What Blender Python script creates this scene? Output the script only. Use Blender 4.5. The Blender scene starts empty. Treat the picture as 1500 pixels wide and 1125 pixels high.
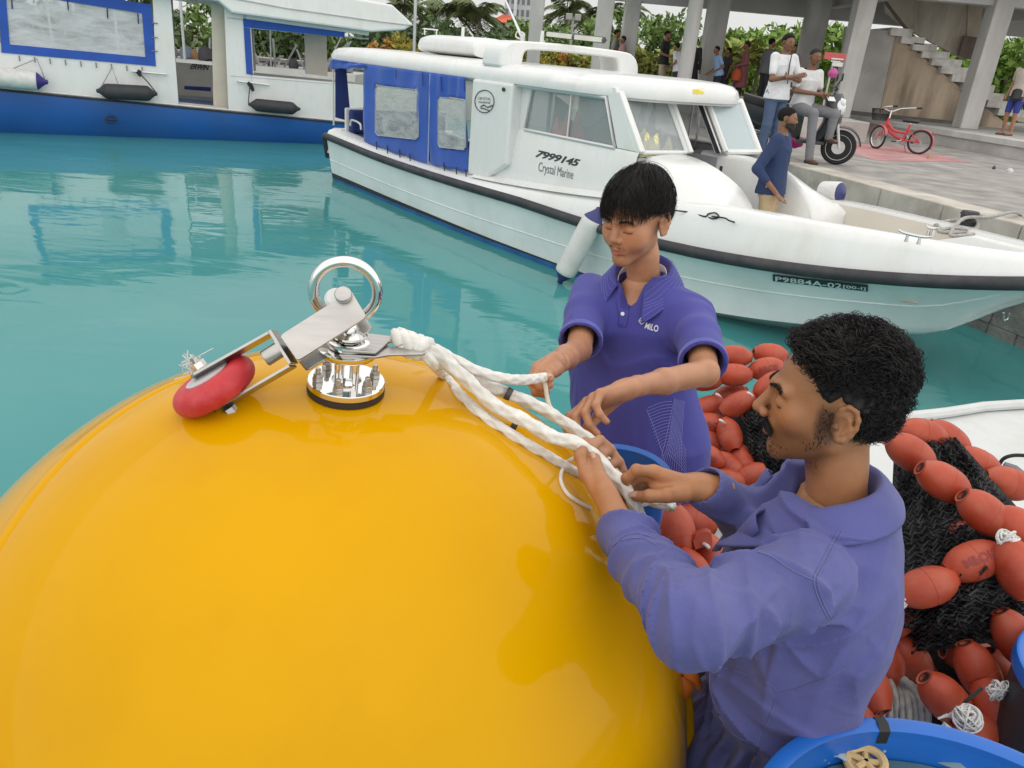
import bpy, bmesh, math, random
import numpy as np
from mathutils import Vector, Matrix
from mathutils.bvhtree import BVHTree

random.seed(7); rng = np.random.default_rng(7)
SC = bpy.context.scene
COL = SC.collection

# ---------------------------------------------------------------- camera
CAM_H = 2.2
FPX, PCX, PCY = 1127.0, 750.0, 562.5          # focal length and centre in photograph pixels
ROLL, PITCH = math.radians(-5.099), math.radians(23.086)
_f = np.array([0, math.cos(PITCH), -math.sin(PITCH)])
_u = np.cross([1.0, 0, 0], _f)
RG = math.cos(ROLL) * np.array([1.0, 0, 0]) - math.sin(ROLL) * _u
DN = -math.sin(ROLL) * np.array([1.0, 0, 0]) - math.cos(ROLL) * _u
FW = _f
EYE = np.array([0, 0, CAM_H])
cam_d = bpy.data.cameras.new('camera'); cam = bpy.data.objects.new('camera', cam_d); COL.objects.link(cam)
cam_d.sensor_fit = 'HORIZONTAL'; cam_d.sensor_width = 36.0; cam_d.lens = 36.0 * FPX / 1500.0
cam_d.clip_start = 0.02; cam_d.clip_end = 2000
cam.matrix_world = Matrix(((RG[0], -DN[0], -FW[0], 0), (RG[1], -DN[1], -FW[1], 0), (RG[2], -DN[2], -FW[2], CAM_H), (0, 0, 0, 1)))
SC.camera = cam

# ---------------------------------------------------------------- light
SUN_EL, SUN_AZ = math.radians(58), math.radians(35)     # azimuth: from straight behind the camera towards its right
sdir = np.array([math.sin(SUN_AZ) * math.cos(SUN_EL), -math.cos(SUN_AZ) * math.cos(SUN_EL), math.sin(SUN_EL)])
w = bpy.data.worlds.new('World'); SC.world = w; w.use_nodes = True
nt = w.node_tree; nt.nodes.clear()
sky = nt.nodes.new('ShaderNodeTexSky'); sky.sky_type = 'NISHITA'; sky.sun_disc = False
sky.sun_elevation = SUN_EL; sky.sun_rotation = math.atan2(sdir[0], sdir[1]); sky.dust_density = 1.5; sky.air_density = 1.0
hs = nt.nodes.new('ShaderNodeHueSaturation'); hs.inputs['Saturation'].default_value = 0.5; hs.inputs['Value'].default_value = 1.0
bg = nt.nodes.new('ShaderNodeBackground'); bg.inputs['Strength'].default_value = 0.105
# overcast: an even bright cloud layer over most of the clear sky, thinner in places
tcw = nt.nodes.new('ShaderNodeTexCoord'); cn = nt.nodes.new('ShaderNodeTexNoise'); cn.inputs['Scale'].default_value = 2.2; cn.inputs['Detail'].default_value = 5
cmr = nt.nodes.new('ShaderNodeMapRange'); cmr.inputs[1].default_value = .35; cmr.inputs[2].default_value = .65; cmr.inputs[3].default_value = .72; cmr.inputs[4].default_value = .95
cmx = nt.nodes.new('ShaderNodeMix'); cmx.data_type = 'RGBA'; cmx.inputs[7].default_value = (7.6, 7.55, 7.45, 1)
wo = nt.nodes.new('ShaderNodeOutputWorld')
nt.links.new(tcw.outputs['Generated'], cn.inputs['Vector']); nt.links.new(cn.outputs['Fac'], cmr.inputs[0]); nt.links.new(cmr.outputs[0], cmx.inputs[0])
nt.links.new(sky.outputs[0], hs.inputs['Color']); nt.links.new(hs.outputs[0], cmx.inputs[6]); nt.links.new(cmx.outputs[2], bg.inputs['Color']); nt.links.new(bg.outputs[0], wo.inputs[0])
sl = bpy.data.lights.new('sun', 'SUN'); sl.energy = 1.9; sl.angle = math.radians(180); sl.color = (1, 0.97, 0.92)
sun = bpy.data.objects.new('sun', sl); COL.objects.link(sun)
sun.rotation_euler = Vector(sdir).to_track_quat('Z', 'Y').to_euler()
SC.view_settings.view_transform = 'Standard'; SC.view_settings.look = 'None'
SC.view_settings.gamma = 1.0; SC.view_settings.use_curve_mapping = False
SC.view_settings.exposure = 0.12
SC.render.engine = 'CYCLES'
SC.cycles.max_bounces = 8; SC.cycles.transparent_max_bounces = 12

# ---------------------------------------------------------------- geometry helpers
def ray(x, y):
    return (x - PCX) / FPX * RG + (y - PCY) / FPX * DN + FW
def at(x, y, d):                                  # point at depth d along the view axis
    return EYE + ray(x, y) * d
def at_z(x, y, z):
    v = ray(x, y); return EYE + v * ((z - CAM_H) / v[2])
def at_y(x, y, Y):
    v = ray(x, y); return EYE + v * (Y / v[1])
def at_plane(x, y, p, n):
    v = ray(x, y); return EYE + v * (np.dot(np.asarray(p) - EYE, n) / np.dot(v, n))
def pix(p):
    q = np.asarray(p) - EYE; z = q @ FW
    return PCX + FPX * (q @ RG) / z, PCY + FPX * (q @ DN) / z, z
def nrm(v):
    v = np.asarray(v, float); return v / max(1e-12, np.linalg.norm(v))
def spline(pts, n, closed=False):                 # Catmull-Rom through pts
    P = np.asarray(pts, float); m = len(P)
    if closed:
        Q = np.vstack([P[-1], P, P[0], P[1]]); segs = m
    else:
        Q = np.vstack([2 * P[0] - P[1], P, 2 * P[-1] - P[-2]]); segs = m - 1
    t = np.linspace(0, segs, n, endpoint=not closed); i = np.minimum(t.astype(int), segs - 1); f = (t - i)[:, None]
    a, b, c, d = Q[i], Q[i + 1], Q[i + 2], Q[i + 3]
    return 0.5 * (2 * b + (c - a) * f + (2 * a - 5 * b + 4 * c - d) * f**2 + (3 * b - a - 3 * c + d) * f**3)

class MB:
    """collects vertices and faces of one mesh"""
    def __init__(s): s.v = []; s.f = []; s.n = 0
    def add(s, V, F):
        V = np.asarray(V, float).reshape(-1, 3); s.v.append(V)
        s.f += [tuple(int(i) + s.n for i in f) for f in F]; s.n += len(V); return s
    def box(s, lo, hi, M=None):
        lo = np.asarray(lo, float); hi = np.asarray(hi, float)
        V = np.array([[(lo, hi)[i][0], (lo, hi)[j][1], (lo, hi)[k][2]] for i in (0, 1) for j in (0, 1) for k in (0, 1)])
        if M is not None: V = V @ np.asarray(M[0]).T + np.asarray(M[1])
        return s.add(V, [(0, 1, 3, 2), (4, 6, 7, 5), (0, 4, 5, 1), (2, 3, 7, 6), (0, 2, 6, 4), (1, 5, 7, 3)])
    def tube(s, path, r, seg=8, closed=False, caps=True, flat=None):
        P = np.asarray(path, float); n = len(P)
        r = np.broadcast_to(np.asarray(r, float), (n,))
        T = np.roll(P, -1, 0) - np.roll(P, 1, 0) if closed else np.gradient(P, axis=0)
        T /= np.maximum(np.linalg.norm(T, axis=1), 1e-12)[:, None]
        a = np.array([0, 0, 1.0]) if abs(T[0][2]) < .9 else np.array([1.0, 0, 0])
        N = np.zeros_like(P); u = nrm(np.cross(T[0], a))
        for i in range(n):
            u = nrm(u - T[i] * np.dot(u, T[i])); N[i] = u
        B = np.cross(T, N)
        th = np.linspace(0, 2 * np.pi, seg, endpoint=False)
        c, sn = np.cos(th), np.sin(th)
        if flat is not None: sn = sn * flat
        V = P[:, None] + r[:, None, None] * (c[None, :, None] * N[:, None] + sn[None, :, None] * B[:, None])
        F = []
        for i in range(n if closed else n - 1):
            j = (i + 1) % n
            for k in range(seg):
                l = (k + 1) % seg; F.append((i * seg + k, i * seg + l, j * seg + l, j * seg + k))
        if caps and not closed:
            F.append(tuple(range(seg - 1, -1, -1))); F.append(tuple((n - 1) * seg + k for k in range(seg)))
        return s.add(V.reshape(-1, 3), F)
    def lathe(s, prof, org=(0, 0, 0), axis=(0, 0, 1), seg=24, caps=True):
        ax = nrm(axis); a = np.array([1.0, 0, 0]) if abs(ax[0]) < .9 else np.array([0, 1.0, 0])
        u = nrm(np.cross(ax, a)); v = np.cross(ax, u); th = np.linspace(0, 2 * np.pi, seg, endpoint=False)
        ring = np.cos(th)[:, None] * u + np.sin(th)[:, None] * v
        V = np.concatenate([np.asarray(org) + ax * z + ring * r for r, z in prof])
        F = [(i * seg + k, i * seg + (k + 1) % seg, (i + 1) * seg + (k + 1) % seg, (i + 1) * seg + k) for i in range(len(prof) - 1) for k in range(seg)]
        if caps:
            F.append(tuple(range(seg - 1, -1, -1))); F.append(tuple((len(prof) - 1) * seg + k for k in range(seg)))
        return s.add(V, F)
    def loft(s, rings, closed=True, caps=True):
        R = np.asarray(rings, float); n, m = R.shape[:2]
        F = [(i * m + k, i * m + (k + 1) % m, (i + 1) * m + (k + 1) % m, (i + 1) * m + k) for i in range(n - 1) for k in range(m if closed else m - 1)]
        if caps and closed: F.append(tuple(range(m - 1, -1, -1))); F.append(tuple((n - 1) * m + k for k in range(m)))
        return s.add(R.reshape(-1, 3), F)
    def prism(s, poly, off):                      # polygon (3d points) pushed by off
        P = np.asarray(poly, float); m = len(P); Q = P + np.asarray(off)
        return s.add(np.vstack([P, Q]), [tuple(range(m - 1, -1, -1)), tuple(range(m, 2 * m))] + [(k, (k + 1) % m, m + (k + 1) % m, m + k) for k in range(m)])
    def build(s, name, m, parent=None, smooth=True, bevel=0, auto=40, subsurf=0):
        V = np.concatenate(s.v) if s.v else np.zeros((0, 3))
        return mesh_obj(name, V, s.f, m, parent, smooth, bevel, auto, subsurf)

def mesh_obj(name, V, F, m, parent=None, smooth=True, bevel=0, auto=40, subsurf=0):
    me = bpy.data.meshes.new(name)
    me.from_pydata(np.asarray(V).tolist() if not isinstance(V, list) else V, [], F if isinstance(F, list) else F.tolist())
    bm = bmesh.new(); bm.from_mesh(me); bmesh.ops.recalc_face_normals(bm, faces=bm.faces)
    bm.to_mesh(me); bm.free()
    return link(name, me, m, parent, smooth, bevel, auto, subsurf)
def link(name, me, m, parent=None, smooth=True, bevel=0, auto=40, subsurf=0):
    o = bpy.data.objects.new(name, me); COL.objects.link(o)
    if m is not None: me.materials.append(m)
    if bevel:
        b = o.modifiers.new('bevel', 'BEVEL'); b.width = bevel; b.segments = 2; b.limit_method = 'ANGLE'; b.angle_limit = math.radians(35)
    if subsurf:
        b = o.modifiers.new('sub', 'SUBSURF'); b.levels = subsurf; b.render_levels = subsurf
    if smooth and len(me.polygons):
        me.shade_smooth()
        if auto and auto < 180:
            me.set_sharp_from_angle(angle=math.radians(auto))
    if parent is not None: adopt(o, parent)
    return o
def adopt(o, parent):
    o.parent = parent
    t = parent['_w'] if '_w' in parent.keys() else (0, 0, 0)
    o.matrix_parent_inverse = Matrix.Translation(Vector(t)).inverted()
def tag(o, label=None, cat=None, group=None, kind=None):
    if label: o['label'] = label
    if cat: o['category'] = cat
    if group: o['group'] = group
    if kind: o['kind'] = kind
    return o
def thing(name, label, cat, loc=(0, 0, 0), group=None):
    o = bpy.data.objects.new(name, None); COL.objects.link(o); o.empty_display_size = .1
    o.location = tuple(float(c) for c in loc); o['_w'] = [float(c) for c in loc]
    return tag(o, label, cat, group)
def structure(o):
    o['kind'] = 'structure'; return o
def copy_tree(o, parent=None):
    c = o.copy(); COL.objects.link(c)
    if parent is not None: c.parent = parent
    for ch in list(o.children): copy_tree(ch, c)
    return c

# ---------------------------------------------------------------- materials
MATS = {}
def pbr(name, col, rough=.5, metal=0.0, var=.12, vs=4.0, bump=0.0, bs=60.0, coat=0.0, spec=None, dirt=None, dirt_amt=0.0, ds=2.0, stretch=None, attr=None, sheen=0.0, sss=0.0, rvar=.1, bdist=.002):
    if name in MATS: return MATS[name]
    m = bpy.data.materials.new(name); m.use_nodes = True; MATS[name] = m
    n = m.node_tree.nodes; L = m.node_tree.links; b = n['Principled BSDF']
    b.inputs['Metallic'].default_value = metal
    if spec is not None: b.inputs['Specular IOR Level'].default_value = spec
    if coat: b.inputs['Coat Weight'].default_value = coat; b.inputs['Coat Roughness'].default_value = .06
    if sheen: b.inputs['Sheen Weight'].default_value = sheen; b.inputs['Sheen Roughness'].default_value = .5
    if sss:
        b.inputs['Subsurface Weight'].default_value = sss; b.inputs['Subsurface Radius'].default_value = (.012, .005, .003); b.inputs['Subsurface Scale'].default_value = 1.0
    tc = n.new('ShaderNodeTexCoord'); co = tc.outputs['Object']
    if stretch:
        mp = n.new('ShaderNodeMapping'); mp.inputs['Scale'].default_value = stretch; L.new(co, mp.inputs[0]); co = mp.outputs[0]
    nz = n.new('ShaderNodeTexNoise'); nz.inputs['Scale'].default_value = vs; nz.inputs['Detail'].default_value = 5; L.new(co, nz.inputs['Vector'])
    cr = n.new('ShaderNodeMapRange'); cr.inputs[1].default_value = .3; cr.inputs[2].default_value = .7
    cr.inputs[3].default_value = 1 - var; cr.inputs[4].default_value = 1 + var; L.new(nz.outputs['Fac'], cr.inputs[0])
    mul = n.new('ShaderNodeVectorMath'); mul.operation = 'SCALE'; L.new(cr.outputs[0], mul.inputs['Scale'])
    if attr:
        at_ = n.new('ShaderNodeAttribute'); at_.attribute_name = attr; L.new(at_.outputs['Color'], mul.inputs[0])
    else: mul.inputs[0].default_value = col[:3]
    out = mul.outputs[0]
    if dirt is not None:
        n2 = n.new('ShaderNodeTexNoise'); n2.inputs['Scale'].default_value = ds; n2.inputs['Detail'].default_value = 8; n2.inputs['Roughness'].default_value = .65; L.new(co, n2.inputs['Vector'])
        r2 = n.new('ShaderNodeMapRange'); r2.inputs[1].default_value = .45; r2.inputs[2].default_value = .72; r2.inputs[4].default_value = dirt_amt; L.new(n2.outputs['Fac'], r2.inputs[0])
        mx = n.new('ShaderNodeMix'); mx.data_type = 'RGBA'; L.new(r2.outputs[0], mx.inputs[0]); L.new(out, mx.inputs[6]); mx.inputs[7].default_value = (*dirt, 1); out = mx.outputs[2]
    L.new(out, b.inputs['Base Color'])
    rr = n.new('ShaderNodeMapRange'); rr.inputs[3].default_value = max(0, rough * (1 - rvar)); rr.inputs[4].default_value = min(1, rough * (1 + rvar)); L.new(nz.outputs['Fac'], rr.inputs[0]); L.new(rr.outputs[0], b.inputs['Roughness'])
    if bump:
        n3 = n.new('ShaderNodeTexNoise'); n3.inputs['Scale'].default_value = bs; n3.inputs['Detail'].default_value = 6; L.new(co, n3.inputs['Vector'])
        bp = n.new('ShaderNodeBump'); bp.inputs['Strength'].default_value = bump; bp.inputs['Distance'].default_value = bdist; L.new(n3.outputs['Fac'], bp.inputs['Height']); L.new(bp.outputs[0], b.inputs['Normal'])
    return m
def glass(name, col=(.8, .86, .86), alpha=.35, rough=.04, var=.0, vs=2.0):
    if name in MATS: return MATS[name]
    m = bpy.data.materials.new(name); m.use_nodes = True; MATS[name] = m
    n = m.node_tree.nodes; L = m.node_tree.links; b = n['Principled BSDF']
    b.inputs['Base Color'].default_value = (*col, 1); b.inputs['Roughness'].default_value = rough; b.inputs['Alpha'].default_value = alpha
    tc = n.new('ShaderNodeTexCoord'); nz = n.new('ShaderNodeTexNoise'); nz.inputs['Scale'].default_value = 3; L.new(tc.outputs['Object'], nz.inputs['Vector'])
    bp = n.new('ShaderNodeBump'); bp.inputs['Strength'].default_value = .25; bp.inputs['Distance'].default_value = .03; L.new(nz.outputs['Fac'], bp.inputs['Height']); L.new(bp.outputs[0], b.inputs['Normal'])
    if var:                                            # scuffed plastic sheet: drifting alpha streaks also stand in for water reflections
        mp = n.new('ShaderNodeMapping'); mp.inputs['Scale'].default_value = (.8, .8, 3.2); L.new(tc.outputs['Object'], mp.inputs[0])
        n2 = n.new('ShaderNodeTexNoise'); n2.inputs['Scale'].default_value = vs; n2.inputs['Detail'].default_value = 7; n2.inputs['Roughness'].default_value = .65; n2.inputs['Distortion'].default_value = .8; L.new(mp.outputs[0], n2.inputs['Vector'])
        r = n.new('ShaderNodeMapRange'); r.inputs[1].default_value = .35; r.inputs[2].default_value = .68; r.inputs[3].default_value = max(0, alpha - var); r.inputs[4].default_value = min(1, alpha + var); L.new(n2.outputs['Fac'], r.inputs[0]); L.new(r.outputs[0], b.inputs['Alpha'])
    return m

def text_mesh(body, size=1.0, shear=0.0, ext=0.0, bold=0.0, spacing=1.0):
    c = bpy.data.curves.new('t', 'FONT'); c.body = body; c.size = size; c.shear = shear; c.extrude = ext; c.offset = bold; c.space_character = spacing
    c.resolution_u = 3
    o = bpy.data.objects.new('t', c); COL.objects.link(o); dg = bpy.context.evaluated_depsgraph_get(); dg.update()
    me = o.evaluated_get(dg).to_mesh(); V = np.array([v.co[:] for v in me.vertices]); F = [tuple(p.vertices) for p in me.polygons]
    o.to_mesh_clear(); bpy.data.objects.remove(o); bpy.data.curves.remove(c)
    return V, F
def subdivide_long(V, F, maxlen):
    me = bpy.data.meshes.new('x'); me.from_pydata(V.tolist(), [], F); bm = bmesh.new(); bm.from_mesh(me)
    bmesh.ops.triangulate(bm, faces=bm.faces)
    for _ in range(4):
        E = [e for e in bm.edges if e.calc_length() > maxlen]
        if not E: break
        bmesh.ops.subdivide_edges(bm, edges=E, cuts=1); bmesh.ops.triangulate(bm, faces=bm.faces)
    V2 = np.array([v.co[:] for v in bm.verts]); bm.verts.index_update(); F2 = [tuple(v.index for v in f.verts) for f in bm.faces]; bm.free(); bpy.data.meshes.remove(me)
    return V2, F2
def bvh_of(*objs):
    vs, fs, n = [], [], 0
    for o in objs:
        M = np.array(o.matrix_world); me = o.data; v = np.array([x.co[:] for x in me.vertices])
        vs.append(v); fs += [tuple(i + n for i in p.vertices) for p in me.polygons]; n += len(v)
    V = np.concatenate(vs)
    return BVHTree.FromPolygons([Vector(x) for x in V], fs)
def on_surf(bvh, x, y, lift=.001, dmin=0.0):
    """where the sight line through a photograph pixel meets a modelled surface"""
    d = Vector(ray(x, y)).normalized(); o = Vector(EYE) + d * dmin
    h, n, i, t = bvh.ray_cast(o, d)
    if h is None: return None
    if n.dot(d) > 0: n = -n
    return np.array(h + n * lift)
def line_on(bvh, pts, r=.001, n=24, seg=4, lift=.0006):
    P = [on_surf(bvh, x, y, lift) for x, y in spline([(a, b, 0) for a, b in pts], n)[:, :2]]
    return [p for p in P if p is not None]
def text_quad(body, quad, surf, shear=0.0, bold=0.0, spacing=1.0, sub=None):
    """lettering laid on a surface: quad = top-left, top-right, bottom-right, bottom-left pixels, surf(x,y)->3d point"""
    V, F = text_mesh(body, 1.0, shear, 0, bold, spacing)
    lo, hi = V.min(0), V.max(0)
    if sub: V, F = subdivide_long(V, F, sub)
    s = (V[:, 0] - lo[0]) / (hi[0] - lo[0]); t = (V[:, 1] - lo[1]) / (hi[1] - lo[1])
    q = np.asarray(quad, float)
    px = ((1 - s) * t)[:, None] * q[0] + (s * t)[:, None] * q[1] + (s * (1 - t))[:, None] * q[2] + ((1 - s) * (1 - t))[:, None] * q[3]
    return [surf(x, y) for x, y in px], F
# palette
white_paint = pbr('white_gelcoat', (.76, .77, .76), .28, var=.05, vs=1.5, coat=.3, dirt=(.50, .46, .38), dirt_amt=.42, ds=1.5, stretch=(1.6, 1.6, .55))
# ================================================================ the setting
QZ, PZ = 1.1, 1.45                                  # top of the quay, top of the raised platform
def water_material():
    m = bpy.data.materials.new('harbour_water'); m.use_nodes = True
    n = m.node_tree.nodes; L = m.node_tree.links; b = n['Principled BSDF']
    b.inputs['Roughness'].default_value = .035; b.inputs['IOR'].default_value = 1.333; b.inputs['Specular IOR Level'].default_value = .5
    tc = n.new('ShaderNodeTexCoord')
    big = n.new('ShaderNodeTexNoise'); big.inputs['Scale'].default_value = .22; big.inputs['Detail'].default_value = 3; L.new(tc.outputs['Object'], big.inputs['Vector'])
    cr = n.new('ShaderNodeValToRGB'); L.new(big.outputs['Fac'], cr.inputs[0])
    cr.color_ramp.elements[0].position = .3; cr.color_ramp.elements[0].color = (.045, .235, .235, 1)
    cr.color_ramp.elements[1].position = .7; cr.color_ramp.elements[1].color = (.075, .29, .285, 1)
    L.new(cr.outputs[0], b.inputs['Base Color'])
    def layer(scale, st, dist, strength, detail, distort, prev):
        mp = n.new('ShaderNodeMapping'); mp.inputs['Scale'].default_value = st; mp.inputs['Rotation'].default_value = (0, 0, .12); L.new(tc.outputs['Object'], mp.inputs[0])
        nz = n.new('ShaderNodeTexNoise'); nz.inputs['Scale'].default_value = scale; nz.inputs['Detail'].default_value = detail; nz.inputs['Roughness'].default_value = .45; nz.inputs['Distortion'].default_value = distort
        L.new(mp.outputs[0], nz.inputs['Vector'])
        bp = n.new('ShaderNodeBump'); bp.inputs['Strength'].default_value = strength; bp.inputs['Distance'].default_value = dist; L.new(nz.outputs['Fac'], bp.inputs['Height'])
        if prev: L.new(prev, bp.inputs['Normal'])
        return bp.outputs[0]
    p = layer(.5, (.7, 1.3, 1), .045, .5, 1, .5, None)
    p = layer(2.0, (.55, 1.4, 1), .010, .5, 2, .9, p)
    p = layer(10, (.7, 1.2, 1), .0010, .5, 2, .3, p)
    L.new(p, b.inputs['Normal'])
    return m
m = MB(); m.add([(-700, -30, 0), (700, -30, 0), (700, 900, 0), (-700, 900, 0)], [(0, 1, 2, 3)])
structure(m.build('water', water_material(), smooth=False))

concrete = pbr('grey_concrete', (.47, .455, .43), .85, var=.14, vs=1.3, bump=.35, bs=30, dirt=(.2, .19, .17), dirt_amt=.5, ds=1.1)
concrete_pale = pbr('pale_concrete', (.52, .51, .49), .85, var=.14, vs=2, bump=.3, bs=30, dirt=(.25, .24, .22), dirt_amt=.55, ds=.9, stretch=(1, 1, .35))
concrete_ceiling = pbr('ceiling_concrete', (.52, .52, .52), .9, var=.08, vs=1, bump=.2, bs=20)
quay_top = pbr('quay_paving', (.30, .285, .265), .9, var=.34, vs=2.6, bump=.6, bs=14, dirt=(.24, .225, .2), dirt_amt=.55, ds=.7, bdist=.01)
quay_face = pbr('quay_wall_stone', (.27, .26, .24), .9, var=.3, vs=2.2, bump=.9, bs=9, dirt=(.07, .07, .06), dirt_amt=.75, ds=1.6, bdist=.03)
stained = pbr('stained_render', (.47, .375, .28), .9, var=.3, vs=1.2, bump=.3, bs=12, dirt=(.10, .075, .055), dirt_amt=.85, ds=1.0, stretch=(1.6, 1.6, .3))
ochre = pbr('weathered_cream_render', (.62, .57, .48), .9, var=.15, vs=1.2, dirt=(.2, .15, .11), dirt_amt=.7, ds=1.1, stretch=(1.4, 1.4, .35))
stepmat = pbr('worn_step_concrete', (.74, .72, .68), .9, var=.2, vs=3, dirt=(.22, .2, .17), dirt_amt=.7, ds=2)
pinkpaint = pbr('faded_red_floor_paint', (.44, .20, .20), .85, var=.25, vs=3, dirt=(.40, .37, .35), dirt_amt=.7, ds=2.2)
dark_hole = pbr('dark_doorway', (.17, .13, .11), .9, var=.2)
soil = pbr('garden_soil', (.14, .13, .07), .95, var=.4, vs=.8)

def sheet(name, poly, z, thick, mat_, bevel=0):
    m = MB(); m.prism([(x, y, z - thick) for x, y in poly], (0, 0, thick)); return structure(m.build(name, mat_, smooth=False, bevel=bevel))
# quay: the edge runs from the front right away to the back left
QE = [(5.95, 3.4), (4.77, 7.57), (3.64, 11.43), (2.5, 15.3), (.9, 20.8)]
quay_poly = [(9.6, 3.4)] + QE + [(.6, 27.5), (9.6, 27.5)]
quay_poly = QE + [(.6, 27.5), (22, 27.5), (22, 3.4)]
sheet('quay', quay_poly, QZ, .02, quay_top)
kerbs = []
for (a, b) in zip(QE[:-1], QE[1:]):                 # kerb course along the quay edge and the wall below it
    a = np.array([*a, 0]); b = np.array([*b, 0]); t = nrm(b - a); n_ = np.array([t[1], -t[0], 0])
    if n_[0] < 0: n_ = -n_
    L_ = np.linalg.norm(b - a); k = max(1, int(L_ / 1.0))
    for i in range(k):
        m = MB(); p, q = a + t * (L_ * i / k + .006), a + t * (L_ * (i + 1) / k - .006)
        off = -n_ * (.03 + .012 * rng.random())
        m.prism([p + off + (0, 0, QZ - .30), q + off + (0, 0, QZ - .30), q + n_ * .42 + (0, 0, QZ - .30), p + n_ * .42 + (0, 0, QZ - .30)], (0, 0, .305 + .006 * rng.random()))
        kerbs.append(m)
km = (pbr('kerb_concrete', (.50, .465, .41), .88, var=.2, vs=3, bump=.5, bs=18, dirt=(.22, .19, .15), dirt_amt=.7, ds=1.8, bdist=.008))
m = MB(); m.prism([(x + .0, y, -3) for x, y in QE] + [(22, 27.4, -3), (22, 3.45, -3)], (0, 0, QZ - .025 + 3)); qw = structure(m.build('quay_wall', quay_face, smooth=False))
for kb in kerbs: kb.build('kerb_block', km, qw, smooth=False, bevel=.012)
                                          # rough stone courses on the wall face
for (a, b) in zip(QE[:-1], QE[1:]):
    a = np.array([*a, 0]); b = np.array([*b, 0]); t = nrm(b - a); n_ = np.array([-t[1], t[0], 0])
    if n_[0] > 0: n_ = -n_
    L_ = np.linalg.norm(b - a); z = -.2; row = 0
    while z < QZ - .34:
        h = .26 + .06 * rng.random(); x = -.3 * (row % 2)
        while x < L_:
            wd = .5 + .35 * rng.random(); x0, x1 = max(x, 0), min(x + wd, L_)
            if x1 - x0 > .05:
                pr = .012 + .03 * rng.random()
                P = [a + t * (x0 + .006) + n_ * -.05 + (0, 0, z + .006), a + t * (x1 - .006) + n_ * -.05 + (0, 0, z + .006), a + t * (x1 - .006) + n_ * -.05 + (0, 0, min(z + h, QZ - .32)), a + t * (x0 + .012) + n_ * -.05 + (0, 0, min(z + h, QZ - .32))]
                m = MB(); m.prism(P, n_ * (pr * .8 + .05)); m.build('stone', quay_face, qw, smooth=False)
            x += wd
        z += h; row += 1
# raised platform with its step face
plat = [(11.2, 12.0), (9.9, 15.2), (8.5, 22.2), (7.7, 23.0), (1.1, 23.2), (1.1, 32), (30, 32), (30, 12.0)]
sheet('platform', plat, PZ, PZ - QZ + .2, concrete)
m = MB(); pp = [np.array([*p, 0]) for p in plat[:5]]
for a, b in zip(pp[:-1], pp[1:]):
    t = nrm(b - a); n_ = np.array([-t[1], t[0], 0])
    if n_[0] > 0: n_ = -n_
    m.prism([a + n_ * .05 + (0, 0, PZ - .12), b + n_ * .05 + (0, 0, PZ - .12), b - n_ * .5 + (0, 0, PZ - .12), a - n_ * .5 + (0, 0, PZ - .12)], (0, 0, .126))
structure(m.build('platform_lip', concrete_pale, smooth=False, bevel=.01))
m = MB(); m.prism([(3.6, 17.2, QZ), (6.9, 17.0, QZ), (6.9, 18.2, QZ), (3.6, 18.4, QZ)], (0, 0, .42)); structure(m.build('platform_step', concrete, smooth=False, bevel=.02))
m = MB(); m.add([(5.6, 13.2, QZ + .004), (7.9, 14.6, QZ + .004), (7.6, 17.0, QZ + .004), (5.4, 17.0, QZ + .004)], [(0, 1, 2, 3)]); structure(m.build('pavement', pinkpaint, smooth=False))
# land behind
m = MB(); m.add([(-400, 29, 1.0), (.6, 29, 1.0), (.7, 27.4, 1.0), (400, 27.4, 1.0), (400, 900, 1.0), (-400, 900, 1.0)], [(0, 1, 2, 3, 4, 5)])
m.add([(-400, 29, -1), (.6, 29, -1), (.6, 29, 1.0), (-400, 29, 1.0)], [(0, 1, 2, 3)]); structure(m.build('ground', soil, smooth=False))

# ---------------------------------------------------------------- concrete building
bld = thing('concrete_building', 'open grey concrete building with columns and an outside stair beyond the quay', 'building', (8, 22, PZ))
CEIL = 4.25
def column(x, y, w_, rnd=False, top=CEIL + .3, z0=PZ):
    m = MB()
    if rnd: m.lathe([(w_ / 2, 0), (w_ / 2, top - z0)], (x, y, z0), seg=24)
    else: m.box((x - w_ / 2, y - w_ / 2, z0), (x + w_ / 2, y + w_ / 2, top))
    m.build('column', concrete_pale, bld, bevel=0 if rnd else .02)
for px, py, Y, w_, rnd, top in [(786, 30, 22, .35, 0, 6.0), (885, 30, 21.5, .40, 0, 6.0), (923, 40, 25.6, .46, 0, CEIL + .3), (1014, 40, 20, .34, 1, CEIL + .3), (1046, 50, 24.5, .56, 0, CEIL + .3), (1193, 40, 24.5, .56, 0, CEIL + .3), (1251, 72, 20.3, .42, 0, CEIL + .3), (1441, 92, 20.2, .44, 0, CEIL + .3)]:
    c = at_y(px, py, Y); column(c[0], c[1], w_, rnd, top, PZ if Y < 23 or px > 1000 else PZ)
xl = at_y(906, 0, 22)[0]
m = MB(); m.box((xl, 18.6, CEIL + .3), (26, 27.5, CEIL + .55)); m.build('roof_slab', concrete_ceiling, bld, smooth=False)
m = MB(); m.box((xl + .1, 25.4, CEIL - .32), (26, 25.8, CEIL + .298)); m.build('beam', concrete_ceiling, bld, smooth=False)
m = MB(); m.box((xl + .1, 20.1, CEIL - .1), (26, 20.45, CEIL + .298)); m.build('beam', concrete_ceiling, bld, smooth=False)
for x in (3.4, 8.2, 13):
    m = MB(); m.box((x, 20.46, CEIL - .05), (x + .3, 25.39, CEIL + .297)); m.build('beam', concrete_ceiling, bld, smooth=False)
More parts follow.
